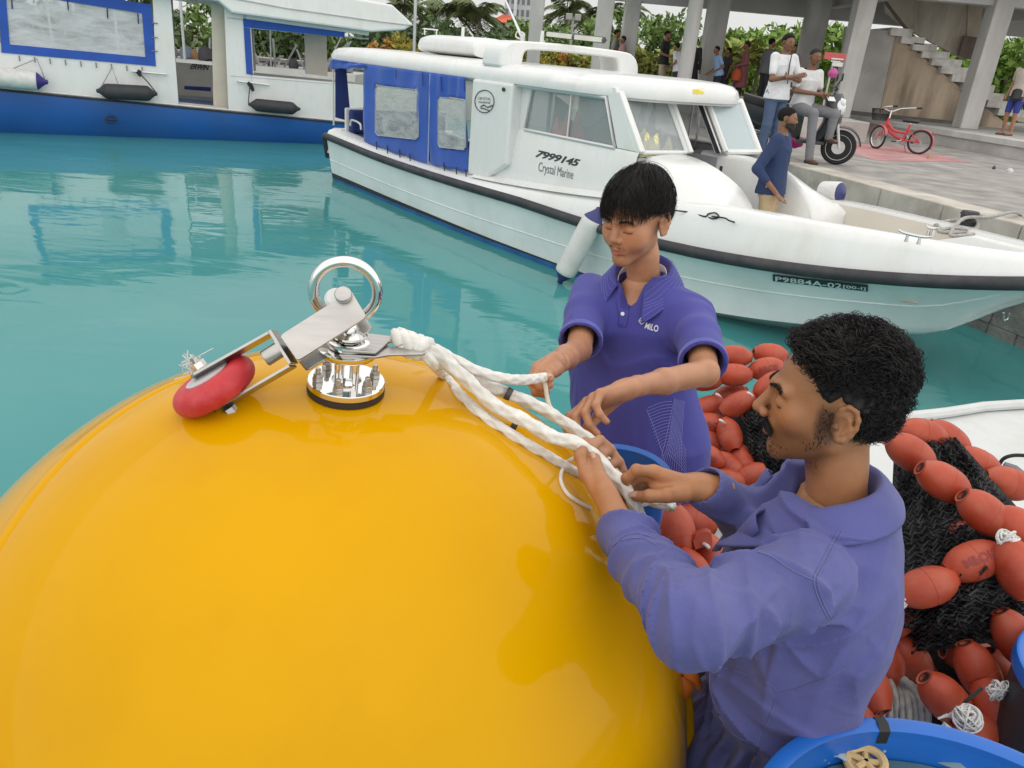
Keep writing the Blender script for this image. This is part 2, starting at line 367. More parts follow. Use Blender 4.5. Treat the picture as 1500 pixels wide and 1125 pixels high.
# stair: wall below, steps, wall behind
Yw = 22.6
def W(px, py, Y=Yw): return at_y(px, py, Y)
def wallpoly(name, pts, mat_, Y=Yw, th=.2):
    m = MB(); m.prism([W(x, y, Y) for x, y in pts], (0, th, 0)); return m.build(name, mat_, bld, smooth=False)
wallpoly('end_wall', [(1225, 172), (1240, 40), (1312, 46), (1288, 168)], concrete)
wallpoly('stained_wall', [(1288, 172), (1312, 45), (1330, 66), (1418, 138), (1404, 196)], stained, Yw + .02)
wallpoly('stained_wall', [(1404, 200), (1418, 138), (1445, 158), (1492, 196), (1500, 215)], stained, Yw + .03)
wallpoly('upper_wall', [(1296, -30), (1420, -30), (1414, 86), (1395, 78), (1330, 42), (1300, 18)], ochre, Yw + 1.5)
wallpoly('upper_wall', [(1420.5, -30), (1447, -30), (1428, 84), (1414.5, 86)], pbr('cream_side_render', (.48, .42, .33), .9, var=.2, vs=2), Yw + 1.45)
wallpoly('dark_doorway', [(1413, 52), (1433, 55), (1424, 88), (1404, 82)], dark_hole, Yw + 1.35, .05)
wallpoly('base_plinth', [(1225, 176), (1228, 160), (1404, 178), (1404, 200)], pbr('dark_plinth', (.13, .125, .115), .9, var=.2), Yw - .15, .12)
m = MB(); a, b = W(1297, 0), W(1490, 150)            # sloping soffit edge under the steps
m.tube(spline([W(1290, -6), W(1330, 45), W(1378, 92), W(1420, 128)], 8), .04, 6); m.build('stair_edge', dark_hole, bld)
sx = [(1306, 40), (1322, 52), (1338, 62), (1352, 73), (1366, 84), (1380, 96), (1396, 108), (1412, 121), (1432, 134), (1448, 146), (1464, 158)]
wd = [32, 34, 36, 40, 44, 48, 48, 46, 40, 40, 40]
for (x, y), w_ in zip(sx, wd):
    p = W(x, y, Yw - .12); q = W(x + w_, y + w_ * .09, Yw - .12); m = MB()
    m.box((p[0], Yw - .14, p[2] - .19), (q[0], Yw + 1.3, p[2])); m.build('step', stepmat, bld, smooth=False, bevel=.012)
# red and white board on the post behind the scooter
sg = thing('notice_board', 'small red and white notice board behind the seated man', 'sign', W(1224, 90, 19.4))
m = MB(); p, q = W(1209, 76, 19.4), W(1238, 89, 19.4); m.box((p[0], 19.4, q[2]), (q[0], 19.43, p[2])); m.build('board', pbr('red_board', (.55, .10, .10), .5), sg, smooth=False)
m = MB(); p2, q2 = W(1220, 90.5, 19.4), W(1234, 98, 19.4); m.box((p2[0], 19.4, q2[2]), (q2[0], 19.43, p2[2])); m.build('board', pbr('white_board', (.7, .68, .66), .5), sg, smooth=False)
m = MB(); m.box(((p[0] + q[0]) / 2 - .02, 19.44, PZ), ((p[0] + q[0]) / 2 + .02, 19.47, p[2])); m.build('post', concrete, sg, smooth=False)
m = MB(); m.box((p[0] + .17, 19.394, p[2] - .14), (q[0] - .05, 19.399, p[2] - .11)); m.box((p[0] + .17, 19.394, p[2] - .19), (q[0] - .1, 19.399, p[2] - .165)); m.build('lettering', pbr('white_board', (.7, .68, .66)), sg, smooth=False)
hl = MB(); hl.lathe([(.001, .08), (.045, .07), (.078, .02), (.08, -.02), (.068, -.06), (.03, -.075)], W(1220, 107, 14.2), seg=18); tag(hl.build('helmet', pbr('pink_helmet', (.45, .06, .26), .3, var=.3, vs=8)), 'pink crash helmet behind the scooter handlebar', 'helmet')

# ---------------------------------------------------------------- vegetation
def leafmat(name, col, var=.35):
    m = pbr(name, col, .55, var=var, vs=1.6, spec=.3); b = m.node_tree.nodes['Principled BSDF']
    b.inputs['Transmission Weight'].default_value = 0.0
    return m
LEAF = {'dark': leafmat('dark_leaves', (.095, .145, .06)), 'mid': leafmat('green_leaves', (.15, .235, .065)), 'bright': leafmat('bright_leaves', (.19, .31, .06)),
        'yellow': leafmat('yellow_leaves', (.34, .30, .05)), 'orange': leafmat('orange_leaves', (.42, .22, .05), .5), 'palm': leafmat('palm_leaves', (.12, .155, .06)), 'young': leafmat('young_palm_leaves', (.30, .33, .08))}
bark = pbr('bark', (.16, .13, .10), .9, var=.3, vs=8)
def crown(r, n, leaf, seed, sq=.8, clumps=26):
    g = np.random.default_rng(seed); C = []
    while len(C) < clumps:
        p = g.normal(size=3); p /= np.linalg.norm(p); p *= g.random() ** .45; p[2] *= sq
        if p[2] > -.65 * sq: C.append(p)
    C = np.array(C) * r; k = g.integers(0, clumps, n); cr = r * (.16 + .2 * g.random(clumps))
    d = g.normal(size=(n, 3)); d /= np.linalg.norm(d, axis=1)[:, None]; P = C[k] + d * (cr[k] * g.random(n) ** .4)[:, None]
    a = g.normal(size=(n, 3)); a[:, 2] -= .4; a /= np.linalg.norm(a, axis=1)[:, None]
    b = np.cross(a, g.normal(size=(n, 3))); b /= np.linalg.norm(b, axis=1)[:, None]; s = (leaf * (.6 + .8 * g.random(n)))[:, None]
    V = np.stack([P - a * s, P + b * s * .45, P + a * s, P - b * s * .45], 1).reshape(-1, 3)
    return V, [(4 * i, 4 * i + 1, 4 * i + 2, 4 * i + 3) for i in range(n)], C
def tree(px, ytop, Y, r, leaf, label, kind='mid', n=2600, name='leafy_tree', sq=.85, group=None, zg=1.0):
    c = at_y(px, ytop, Y); c[2] -= r * sq
    t = thing(name, label, 'tree' if name != 'shrub' else 'shrub', (c[0], c[1], zg), group)
    V, F, C = crown(r, n, leaf, abs(int(px * 7 + ytop)), sq)
    mesh_obj('crown', V + c, F, LEAF[kind], t, smooth=False)
    m = MB(); m.tube(spline([(c[0], c[1], zg), (c[0] + .1 * r, c[1], (zg + c[2]) / 2), c], 7), np.linspace(.1 * r, .04 * r, 7), 7)
    for k in range(6): m.tube(spline([(c[0] + .07 * r, c[1], zg * .4 + c[2] * .6 - .2 * r), (c + C[k]) * .5 + c * .5, c + C[k]], 5), np.linspace(.04 * r, .012 * r, 5), 5)
    m.build('trunk', bark, t)
    return t
def palm(px, py, Y, fl, label, n=20, kind='palm', trunk=True, group=None, zg=1.0, name='palm_tree'):
    c = at_y(px, py, Y); t = thing(name, label, 'tree' if trunk else 'plant', (c[0], c[1], zg), group); g = np.random.default_rng(abs(int(px * 13 + py)))
    m = MB()
    for k in range(n):
        az = 2 * math.pi * k / n + g.random() * .4; el = g.uniform(-.35, 1.25) if trunk else g.uniform(.35, 1.35); L_ = fl * g.uniform(.8, 1.1)
        h = np.array([math.cos(az), math.sin(az), 0]); s = np.linspace(0, 1, 9)
        P = c + np.outer(s * L_ * math.cos(el * .8), h) + np.outer(s * L_ * math.sin(el) - s**2 * L_ * (.75 if trunk else .45), (0, 0, 1))
        m.tube(P, np.linspace(.016, .004, 9) * fl, 4, caps=False)
        sd = np.cross(h, (0, 0, 1)); nl = 26
        for i in range(1, nl):
            f = i / nl; b = c + h * (f * L_ * math.cos(el * .8)) + np.array([0, 0, f * L_ * math.sin(el) - f * f * L_ * (.75 if trunk else .45)])
            ll = fl * .34 * math.sin(math.pi * min(1, .12 + .88 * f)) ** .6 * (1.05 - .5 * f)
            for sg_ in (-1, 1):
                tip = b + sd * sg_ * ll * .8 + h * ll * .45 - np.array([0, 0, ll * g.uniform(.25, .6)]); ww = h * .012 * fl * 1.6
                m.add([b - ww, b + ww, (b + tip) / 2 + ww * .9 + (0, 0, .02 * fl), tip], [(0, 1, 2), (0, 2, 3)])
    m.build('fronds', LEAF[kind], t, smooth=False)
    m = MB(); zb = zg
    if trunk: m.tube(spline([(c[0] + .25, c[1], zb), (c[0] + .1, c[1], (zb + c[2]) / 2), c], 9), np.linspace(.16, .1, 9), 8)
    else: m.tube([(c[0], c[1], zb), c], [.08, .05], 6)
    m.build('trunk', bark, t)
    return t
G1, G2, G3, G4 = 'trees behind the harbour land', 'low shrubs along the shore', 'coconut palms on the skyline', 'young palms under the building'
palm(656, 14, 52, 3.0, 'tall coconut palm rising left of the red roof', group=G3)
palm(702, 20, 50, 2.6, 'coconut palm touching the left end of the red roof', group=G3)
palm(592, 8, 48, 2.4, 'coconut palm above the ferry roof end', group=G3)
palm(830, 16, 50, 2.2, 'coconut palm between the two left columns', group=G3)
palm(871, 22, 54, 2.2, 'coconut palm just left of the second column', group=G3)
palm(909, 20, 54, 2.4, 'coconut palm just right of the second column', group=G3)
for px, yt, Y, r, lab, kind in [(622, 24, 44, 2.0, 'dark tree beside the pale mast left of the white canister', 'dark'), (650, 36, 42, 1.9, 'dark bushy tree under the tall palm', 'dark'), (690, 40, 42, 2.0, 'dark bushy tree below the second palm', 'dark'), (726, 36, 40, 1.7, 'dark tree in front of the red roofed house', 'dark'), (764, 34, 42, 1.8, 'dark tree just left of the first column', 'mid'),
    (808, 28, 42, 2.0, 'green tree just right of the first column', 'mid'), (845, 34, 40, 1.9, 'green tree behind the roof light bar', 'mid'), (868, 40, 38, 1.5, 'green tree left of the second column', 'mid'), (952, 16, 42, 3.2, 'large green tree behind the man in black shirt', 'mid'), (992, 26, 40, 2.4, 'green tree left of the round column', 'mid'), (1085, 46, 42, 2.2, 'green tree behind the man in light blue shirt', 'mid'), (1118, 42, 40, 2.3, 'leafy tree behind the woman in dusty red', 'bright'),
    (1150, 30, 40, 2.6, 'bright leafy tree behind the standing man in white', 'bright'), (1222, 24, 32, 2.2, 'bright tree behind the red notice board', 'bright'), (1462, 30, 33, 2.6, 'bright leafy tree right of the tall right column', 'bright'), (1500, 22, 32, 2.6, 'bright leafy tree at the right edge above the stair', 'bright'), (1175, 60, 34, 1.7, 'bright tree seen beside the seated man', 'bright')]:
    tree(px, yt, Y, r, .17, lab, kind, group=G1, n=3400)
for px, yt, Y, r, lab, kind in [(570, 46, 31, .9, 'orange shrub seen under the ferry roof end', 'orange'), (594, 50, 31, .8, 'yellow shrub beside the pale mast', 'yellow'), (640, 52, 33, 1.0, 'green shrub behind the white canister', 'mid'), (672, 54, 33, .9, 'green shrub right of the canister', 'mid'), (700, 62, 31, .7, 'yellow shrub right of the white canister', 'yellow'), (728, 64, 31, .7, 'orange shrub left of the radar arch', 'orange'), (752, 60, 31, .7, 'yellow shrub against the radar arch', 'yellow'), (770, 66, 31, .7, 'yellow shrub at the foot of the first column', 'yellow'),
    (806, 68, 31, .8, 'yellow shrub seen through the radar arch', 'yellow'), (832, 72, 31, .8, 'orange shrub seen through the radar arch', 'orange'), (858, 70, 31, .8, 'yellow green shrub seen through the radar arch', 'young'), (902, 66, 31, .9, 'yellow shrub between second and third columns', 'yellow'), (946, 72, 30, .9, 'yellow green shrub left of the man in black shirt', 'young')]:
    tree(px, yt, Y, r, .1, lab, kind, n=1100, name='shrub', sq=.9, group=G2)
for px, py, Y, fl, lab in [(935, 92, 30, 1.3, 'young yellow palm right of the third column'), (962, 96, 30, 1.2, 'young yellow palm behind the man in black'), (996, 92, 30, 1.2, 'young palm behind the stooping man in white'), (1080, 92, 30, 1.5, 'young yellow palm left of the woman in dusty red'), (1112, 92, 30, 1.6, 'young yellow palm right of the woman in dusty red'), (1132, 96, 30, 1.4, 'young palm behind the standing man in white'), (1035, 92, 31, 1.2, 'young palm behind the round column')]:
    palm(px, py, Y, fl, lab, 16, 'young', False, G4, name='young_palm')
for i, (x, Y, r) in enumerate([(-26, 40, 2.4), (-22.5, 42, 2.6), (-19, 40, 2.2), (-16, 43, 2.6), (-12.8, 41, 2.3), (-10, 43, 2.5), (-7.5, 42, 2.2)]):
    pz = pix((x, Y, 3.4)); tree(pz[0], pz[1] - 12, Y, r, .2, ['broad green tree seen through the big ferry window', 'green tree above the jetty, left of the ferry doorway', 'leafy tree behind the left part of the ferry', 'dark tree seen through the ferry doorway', 'green tree behind the ferry door pillar', 'dark tree seen through the right ferry window', 'leafy tree near the right end of the ferry'][i], 'mid' if i % 2 else 'dark', 2000, group='trees behind the ferry')
# ---------------------------------------------------------------- far buildings
def facade(t, x0, x1, Y, z0, z1, cols, rows, wm, gm, fw=.55, fh=.55, depth=8):
    m = MB(); m.box((x0, Y, z0), (x1, Y + depth, z1)); m.build('wall', wm, t, smooth=False)
    for i in range(cols):
        for j in range(rows):
            cx = x0 + (x1 - x0) * (i + .5) / cols; cz = z0 + (z1 - z0) * (j + .5) / rows; a, b = (x1 - x0) / cols * fw / 2, (z1 - z0) / rows * fh / 2
            m = MB(); m.box((cx - a, Y - .06, cz - b), (cx + a, Y - .01, cz + b)); m.build('window', gm, t, smooth=False)
far_wall = pbr('far_grey_wall', (.48, .49, .51), .9); far_glass = pbr('far_window', (.12, .14, .16), .2); far_white = pbr('far_white_wall', (.62, .63, .66), .9)
p, q = at_y(737, 40, 110), at_y(779, -6, 110); t = thing('apartment_block', 'grey apartment block rising above the red roof', 'building', (p[0], 110, 1)); facade(t, p[0], q[0], 110, 1, q[2], 5, 6, far_wall, far_glass)
m = MB(); m.box((p[0] + 1.2, 109.4, 4), (p[0] + 1.6, 109.9, q[2])); m.build('pilaster', far_white, t, smooth=False)
p, q = at_y(635, 30, 130), at_y(651, 8, 130); t = thing('white_tower', 'pale white tower block on the left skyline', 'building', (p[0], 130, 1)); facade(t, p[0], q[0], 130, 1, q[2], 3, 7, far_white, far_wall)
p, q = at_y(716, 46, 70), at_y(768, 20, 70); t = thing('red_roof_house', 'white house with a red tiled hip roof among the trees', 'house', (p[0], 70, 1)); zr = at_y(740, 33, 70)[2]
facade(t, p[0] + .3, q[0] - .3, 70.3, 1, zr, 4, 1, far_white, far_glass, .35, .3, 5)
m = MB(); x0, x1 = p[0], q[0]; m.add([(x0, 70, zr), (x1, 70, zr), (x1, 76, zr), (x0, 76, zr), (x0 + 1.1, 72.5, q[2]), (x1 - 1.1, 73.5, q[2] - .15)], [(0, 1, 5, 4), (1, 2, 5), (2, 3, 4, 5), (3, 0, 4), (3, 2, 1, 0)]); m.build('roof', pbr('red_tiles', (.55, .12, .06), .8, var=.2), t, smooth=False)
mast = thing('pale_mast', 'slim pale metal mast beside the ferry roof end', 'pole', at_y(607, 70, 24)); m = MB(); a = at_y(607, 60, 24); m.tube([(a[0], 24, 0), (a[0], 24, 7)], .045, 8); m.build('pole', pbr('galvanised', (.55, .56, .57), .4, .6), mast); m = MB(); m.tube([(a[0], 24, 0), (a[0], 24, .4)], .1, 8); m.build('base', pbr('galvanised', (.55, .56, .57)), mast)
lp = thing('street_lamp', 'grey street lamp pole with two heads between the left columns', 'lamp', at_y(840, 60, 34)); a = at_y(840, 25, 34); m = MB(); m.tube([(a[0], 34, 1), (a[0], 34, a[2])], .06, 6); m.build('pole', pbr('grey_steel', (.35, .35, .35), .5), lp)
for s in (-1, 1):
    m = MB(); m.box((a[0] + s * .05 - .25 * (s < 0), 33.9, a[2] - .12), (a[0] + s * .05 + .25 * (s > 0), 34.1, a[2] + .12)); m.build('lamp_head', pbr('grey_steel', (.35, .35, .35)), lp, smooth=False, bevel=.02)
# ================================================================ speedboat
blue_canvas = pbr('blue_canvas', (.018, .085, .42), .75, var=.14, vs=3, bump=.25, bs=300, sheen=.2)
dark_canvas = pbr('navy_canvas', (.018, .035, .16), .8, var=.2)
rubber = pbr('black_rubber', (.028, .028, .034), .6, var=.25, vs=6, bump=.2, bs=40, dirt=(.10, .10, .10), dirt_amt=.4, ds=5)
hull_paint = pbr('pale_mint_hull', (.80, .84, .83), .3, var=.04, vs=1.2, coat=.25, dirt=(.42, .48, .45), dirt_amt=.3, ds=1.4)  # mint tint of light thrown up by the water is put into this colour
antifoul = pbr('blue_antifouling', (.02, .12, .32), .6, var=.2)
vinyl = glass('clear_vinyl', (.62, .64, .62), .50, .10, .28, 2.6)
pane = glass('window_glass', (.50, .55, .55), .36, .03)
steel = pbr('stainless_steel', (.62, .61, .60), .22, 1.0, var=.06, vs=6, bump=.04, bs=80)
ink = pbr('black_lettering', (.03, .03, .035), .5)
cream = pbr('cream_interior', (.62, .56, .46), .5, var=.06)
greyfloor = pbr('grey_cabin_floor', (.38, .38, .38), .7)
alu = pbr('aluminium_frame', (.66, .66, .66), .35, .4, var=.05)
cord_black = pbr('black_cord', (.02, .02, .022), .7)

BA = np.array([-3.49, 13.24, 0]); BD = nrm([.62, -.785, 0]); BM = np.array([-BD[1], BD[0], 0]); BC = 1.22
def SB(u, v, z): return BA + BD * u + BM * v + np.array([0, 0, z])
def VP(x, y, v): return at_plane(x, y, BA + BM * v, BM)
def UP(x, y, u): return at_plane(x, y, BA + BD * u, BD)
def uvz(p): q = np.asarray(p) - BA; return np.array([q @ BD, q @ BM, q[2]])
boat = thing('speedboat', 'white cabin speedboat with pale hull, black rub rail and blue canvas curtains', 'speedboat', SB(5, BC, 0))
def interp(u, xs, ys): return np.interp(u, xs, ys)
def smooth_interp(xs, ys):
    xs = np.asarray(xs, float); ys = np.asarray(ys, float); d = np.gradient(ys, xs)
    def f(u):
        u = np.clip(u, xs[0], xs[-1]); i = np.clip(np.searchsorted(xs, u) - 1, 0, len(xs) - 2); h = xs[i + 1] - xs[i]; t = (u - xs[i]) / h
        return (2*t**3-3*t**2+1)*ys[i] + (t**3-2*t**2+t)*h*d[i] + (-2*t**3+3*t**2)*ys[i+1] + (t**3-t**2)*h*d[i+1]
    return f
hb = smooth_interp([0, 2, 5, 6.5, 8, 9.2, 10, 10.5, 10.95], [1.16, 1.22, 1.24, 1.22, 1.1, .86, .6, .36, .02])
hbc = smooth_interp([0, 3, 5, 7, 8, 8.84, 9.4, 9.8, 10.95], [1.04, 1.1, 1.1, .98, .82, .6, .3, .03, .02])
zch = smooth_interp([0, 5, 7, 8, 8.84, 9.4, 9.8, 10.35, 10.95], [-.06, -.06, 0.0, .08, .19, .27, .34, .77, 1.1])
zk = smooth_interp([0, 7, 8, 8.84, 9.4, 9.8, 10.35, 10.95], [-.4, -.38, -.22, .0, .18, .33, .76, 1.09])
# rub rail heights solved from the sight lines over the chosen plan shape
rp = []
for x, y in [(481, 199), (567, 235), (652, 263), (716, 282), (761, 295), (832, 319), (900, 340), (990, 363), (1100, 384), (1270, 405), (1400, 413), (1500, 415)]:
    v = 0.0
    for _ in range(30):
        q = uvz(VP(x, y, v)); v = .5 * v + .5 * (BC - float(hb(q[0])))
    rp.append((q[0], q[2]))
rp = sorted(rp)
zr_ = smooth_interp([0] + [a for a, b in rp if .3 < a < 10.6] + [10.95], [rp[0][1] - .01] + [b for a, b in rp if .3 < a < 10.6] + [1.10])
def zrail(u): return zr_(u)
gun_up = smooth_interp([0, 4.4, 5.5, 6.5, 8, 9.2, 10.4, 10.95], [.13, .12, .17, .27, .42, .36, .2, .12])
def zg(u): return zrail(u) + gun_up(u)
US = np.concatenate([np.linspace(0, 8, 17), np.linspace(8.3, 10.95, 16)])
def hull_side(s, u, n=9):                            # rail -> chine -> keel
    a = np.array([BC + s * hb(u), zrail(u)]); b = np.array([BC + s * hbc(u), zch(u)]); c = np.array([BC, zk(u)])
    t = np.linspace(0, 1, n)[:, None]; P = a + (b - a) * t; P[:, 0] -= s * .06 * np.sin(np.pi * t[:, 0]) * min(1, max(0, (u - 5) / 3)) * (hb(u) > .1)
    return np.vstack([P, b + (c - b) * .5, c])
m = MB()
for s in (-1, 1):
    m.loft([[SB(u, v, z) for v, z in hull_side(s, u)] for u in US], closed=False)
P = hull_side(-1, 0); Q = hull_side(1, 0)[::-1]; m.add([SB(0, v, z) for v, z in np.vstack([P, Q[1:]])], [tuple(range(len(P) + len(Q) - 1))])
m.build('hull', hull_paint, boat, auto=35)
m = MB()                                             # crease pressed along the hull side
for s in (-1, 1):
    pts = []
    for u in US[:-4]:
        P = hull_side(s, u); pts.append(SB(u, P[4][0] + s * .002, P[4][1]))
    m.tube(pts, .007, 6)
m.build('hull_crease', hull_paint, boat)
def band(name, z0, z1, mat_, off, ulist):
    m = MB()
    for s in (-1, 1):
        rings = []
        for u in ulist:
            P = hull_side(s, u); zz = P[:9, 1][::-1]; vv = P[:9, 0][::-1]; lo, hi = z0(u), z1(u)
            rings.append([SB(u, np.interp(z, zz, vv) + s * off, z) for z in np.linspace(lo, hi, 3)])
        m.loft(rings, closed=False)
    m.build(name, mat_, boat)
UB = np.linspace(0.0, 7.6, 20)
band('boot_stripe', lambda u: .035 + .004 * u, lambda u: .115 - .006 * u, ink, .006, UB)
band('antifouling', lambda u: -.05 + .01 * u * .5, lambda u: .034 + .004 * u, antifoul, .005, UB)
m = MB()
rail = [SB(u, BC - hb(u) - .02, zrail(u)) for u in US] + [SB(u, BC + hb(u) + .02, zrail(u)) for u in US[::-1]]
m.tube(spline(rail, 90), .053, 10); m.tube([SB(-.02, BC - hb(0) - .02, zrail(0)), SB(-.16, BC - hb(0) + .1, .36)], .055, 8); m.build('rub_rail', rubber, boat)
# bulwark (rounded topside above the rail) and gunwale
gw = smooth_interp([0, 5, 6.5, 8, 9.2, 10.95], [.16, .16, .2, .26, .26, .05])
def bul(s, u):
    h, z0, z1 = hb(u), zrail(u), zg(u); k = min(1.0, h / .3); g = gw(u) * k
    pts = [(h, z0), (h + .0, z0 + .03), (h - .015 * k, z0 + .3 * (z1 - z0)), (h - .05 * k, z0 + .72 * (z1 - z0)), (h - .1 * k, z1 - .02), (h - .15 * k, z1), (h - .15 * k - g * .55, z1), (h - .15 * k - g * .6, z1 - .03)]
    return [SB(u, BC + s * max(a, 0.0), z) for a, z in pts]
m = MB()
for s in (-1, 1): m.loft([bul(s, u) for u in US], closed=False)
m.build('bulwark', white_paint, boat, auto=60)
# transom block with sloped corner and aft seat
m = MB(); m.prism([SB(-.12, BC - 1.12, .42), SB(.02, BC - 1.05, zg(0) + .0), SB(.30, BC - 1.05, zg(0) + .02), SB(.30, BC - 1.12, .42)], BM * 2.2); m.build('transom', white_paint, boat, smooth=False, bevel=.03)
m = MB(); m.box((0, 0, 0), (1, 1, 1)) if False else None
def ubox(u0, u1, v0, v1, z0, z1, name, mat_, bevel=.01, par=boat):
    m = MB(); m.prism([SB(u0, v0, z0), SB(u1, v0, z0), SB(u1, v1, z0), SB(u0, v1, z0)], (0, 0, z1 - z0)); return m.build(name, mat_, par, smooth=False, bevel=bevel)
ubox(.32, .46, .30, 2.1, .8, 1.17, 'seat_back', dark_canvas, .04); ubox(.26, .315, .26, 2.14, .8, 1.19, 'seat_frame', white_paint, .02); ubox(.465, .9, .3, 2.1, .62, .8, 'seat', dark_canvas, .04)
m = MB(); m.tube(spline([VP(513, 184, .12), VP(515, 176, .12), VP(527, 181, .12), VP(529, 190, .12)], 14), .016, 8); m.build('grab_handle', alu, boat)
# cabin floor and foredeck
ubox(.4, 7.0, .32, 2.12, .28, .42, 'cabin_floor', greyfloor, 0)
def deckstrip(name, us, v0, v1, z, mat_):
    m = MB(); m.loft([[SB(u, v0(u), z(u)), SB(u, v1(u), z(u))] for u in us], closed=False); return m.build(name, mat_, boat)
inn = lambda s: (lambda u: BC + s * max(0.0, hb(u) - .15 * min(1, hb(u) / .3) - gw(u) * .6 * min(1, hb(u) / .3)))
uc = np.linspace(7.5, 9.75, 14)
deckstrip('bow_cockpit_floor', uc, inn(-1), inn(1), lambda u: .62 + 0 * u, pbr('cream_deck', (.66, .63, .55), .5, var=.06, dirt=(.42, .36, .27), dirt_amt=.4, ds=2.5))
m = MB()
for s in (-1, 1): m.loft([[SB(u, inn(s)(u), zg(u) - .03), SB(u, inn(s)(u) - s * .05, .61)] for u in uc], closed=False)
u = 9.75; m.add([SB(u, inn(-1)(u), zg(u) - .03), SB(u, inn(1)(u), zg(u) - .03), SB(u - .1, inn(1)(u) - .05, .61), SB(u - .1, inn(-1)(u) + .05, .61)], [(0, 1, 2, 3)])
m.build('cockpit_lining', pbr('cream_lining', (.68, .65, .58), .4, var=.05, dirt=(.45, .40, .30), dirt_amt=.35, ds=2), boat)
uf = np.linspace(9.7, 10.93, 10)
deckstrip('foredeck', uf, inn(-1), inn(1), lambda u: zg(u) - .028, white_paint)
# cabin trunk in front of the windscreen, either side of the walk-through
def trunk(s):
    m = MB(); rings = []
    tu, tz = ([6.7, 7.2, 7.39, 7.62, 7.81, 7.95, 8.06], [1.40, 1.38, 1.34, 1.26, 1.16, 1.03, .86]) if s < 0 else ([6.7, 7.4, 7.7, 7.9, 8.08, 8.22, 8.32], [1.40, 1.40, 1.38, 1.30, 1.18, 1.02, .8])
    zi = smooth_interp(tu, tz)
    for u in np.concatenate([np.linspace(6.7, 7.6, 7), np.linspace(7.7, tu[-1], 9)]):
        vi = BC + s * (.26 if s < 0 else .30); vo = BC + s * (hb(u) - .2); ze = zg(u) - .02; z = float(zi(u))
        row = [SB(u, vi, .5), SB(u, vi, z - .04)]
        tt = min(1, max(0, (u - 6.98) / .95)); tt = tt * tt * (3 - 2 * tt)
        for f, p, bx in [(.05, 1.0, 1.0), (.25, .90, 1.0), (.5, .64, .99), (.68, .42, .95), (.80, .25, .80), (.91, .10, .36), (1.0, -.02, -.02)]:
            p = bx + (p - bx) * tt; row.append(SB(u, vi + (vo - vi) * f, max(ze + (z - ze) * p, min(z, ze) - .3)))
        rings.append(row + [SB(u, vo, .55)])
    m.loft(rings, closed=True); return m.build('cabin_trunk', white_paint, boat, auto=50)
trunk(-1); trunk(1)
# cabin sides with window openings (plane v = side), sills sloping out to the gunwale
SILL = 1.415
def side_v(s): return BC + s * .97
for s in (-1, 1):
    sv = side_v(s); m = MB(); th = BM * (-s * .05)
    def Pq(pts): m.prism([SB(u, sv, z) for u, z in pts], th)
    ov = BC + s * 1.12; m2 = MB(); m2.prism([SB(u, ov, z) for u, z in [(4.2, zg(4.3)), (4.62, zg(4.6)), (5.02, 1.0), (5.02, 1.9), (4.2, 1.9)]], BM * (-s * .2)); m2.build('cabin_pillar', white_paint, boat, smooth=False, bevel=.03)
    Pq([(4.9, .95), (5.13, SILL - .06), (5.22, 1.99), (4.9, 1.99)])
    Pq([(5.22, 1.875), (6.45, 1.885), (6.36, 1.99), (5.222, 1.99)])
    Pq([(6.68, SILL), (6.97, SILL), (6.55, 1.99), (6.362, 1.99), (6.45, 1.885)])
    m.build('cabin_side', white_paint, boat, smooth=False, bevel=.012)
    m = MB(); rr = []
    for u in np.linspace(4.36, 7.0, 12):
        vo = BC + s * (hb(u) - .2); zo = zg(u) - .01
        rr.append([SB(u, sv, SILL), SB(u, sv + s * .015, SILL - .03), SB(u, sv * .45 + vo * .55 + s * .03, SILL * .55 + zo * .45), SB(u, vo + s * .02, zo + .05), SB(u, vo + s * .14, zo)])
    m.loft(rr, closed=False); m.build('cabin_lower_side', white_paint, boat)
    m = MB(); wpts = [(5.14, SILL + .005), (6.66, SILL + .005), (6.44, 1.88), (5.225, 1.872)]
    m.tube([SB(u, sv + s * .01, z) for u, z in wpts], .02, 6, closed=True); fr = m.build('window_frame', alu, boat)
    m = MB(); m.prism([SB(u, sv - s * .02, z) for u, z in wpts], BM * s * .006); m.build('window_pane', pane, boat, smooth=False)
    m = MB(); m.box((0, 0, 0), (.001, .001, .001)); m = MB()
    for uu in (5.9,): m.tube([SB(uu, sv + s * .004, SILL), SB(uu, sv + s * .004, 1.875)], .013, 6)
    m.build('window_mullion', alu, fr)
# interior posts, dashboard, dark seats
for uu, vv in [(5.3, .5), (5.6, .5), (5.0, 1.9), (6.2, 2.0)]: m = MB(); m.tube([SB(uu, vv, .42), SB(uu, vv, 1.95)], .016, 6); m.build('grab_pole', steel, boat)
m = MB(); m.tube([SB(5.5, .8, 1.4), SB(6.1, .8, 1.85)], .014, 6); m.build('grab_pole', steel, boat)
ubox(6.35, 6.95, .3, .93, .42, 1.36, 'dashboard', pbr('grey_dash', (.35, .36, .38), .6)); ubox(6.35, 6.95, 1.51, 2.15, .42, 1.36, 'dashboard', pbr('grey_dash', (.35, .36, .38), .6))
for vv in (.45, 1.55):
    ubox(5.55, 6.0, vv, vv + .5, .42, .9, 'cabin_seat', dark_canvas, .05); ubox(5.45, 5.56, vv, vv + .5, .9, 1.5, 'cabin_seat_back', dark_canvas, .04)
ubox(4.30, 4.36, .25, .62, .42, 1.95, 'bulkhead', white_paint); ubox(4.30, 4.36, 1.75, 2.19, .42, 1.95, 'bulkhead', white_paint)
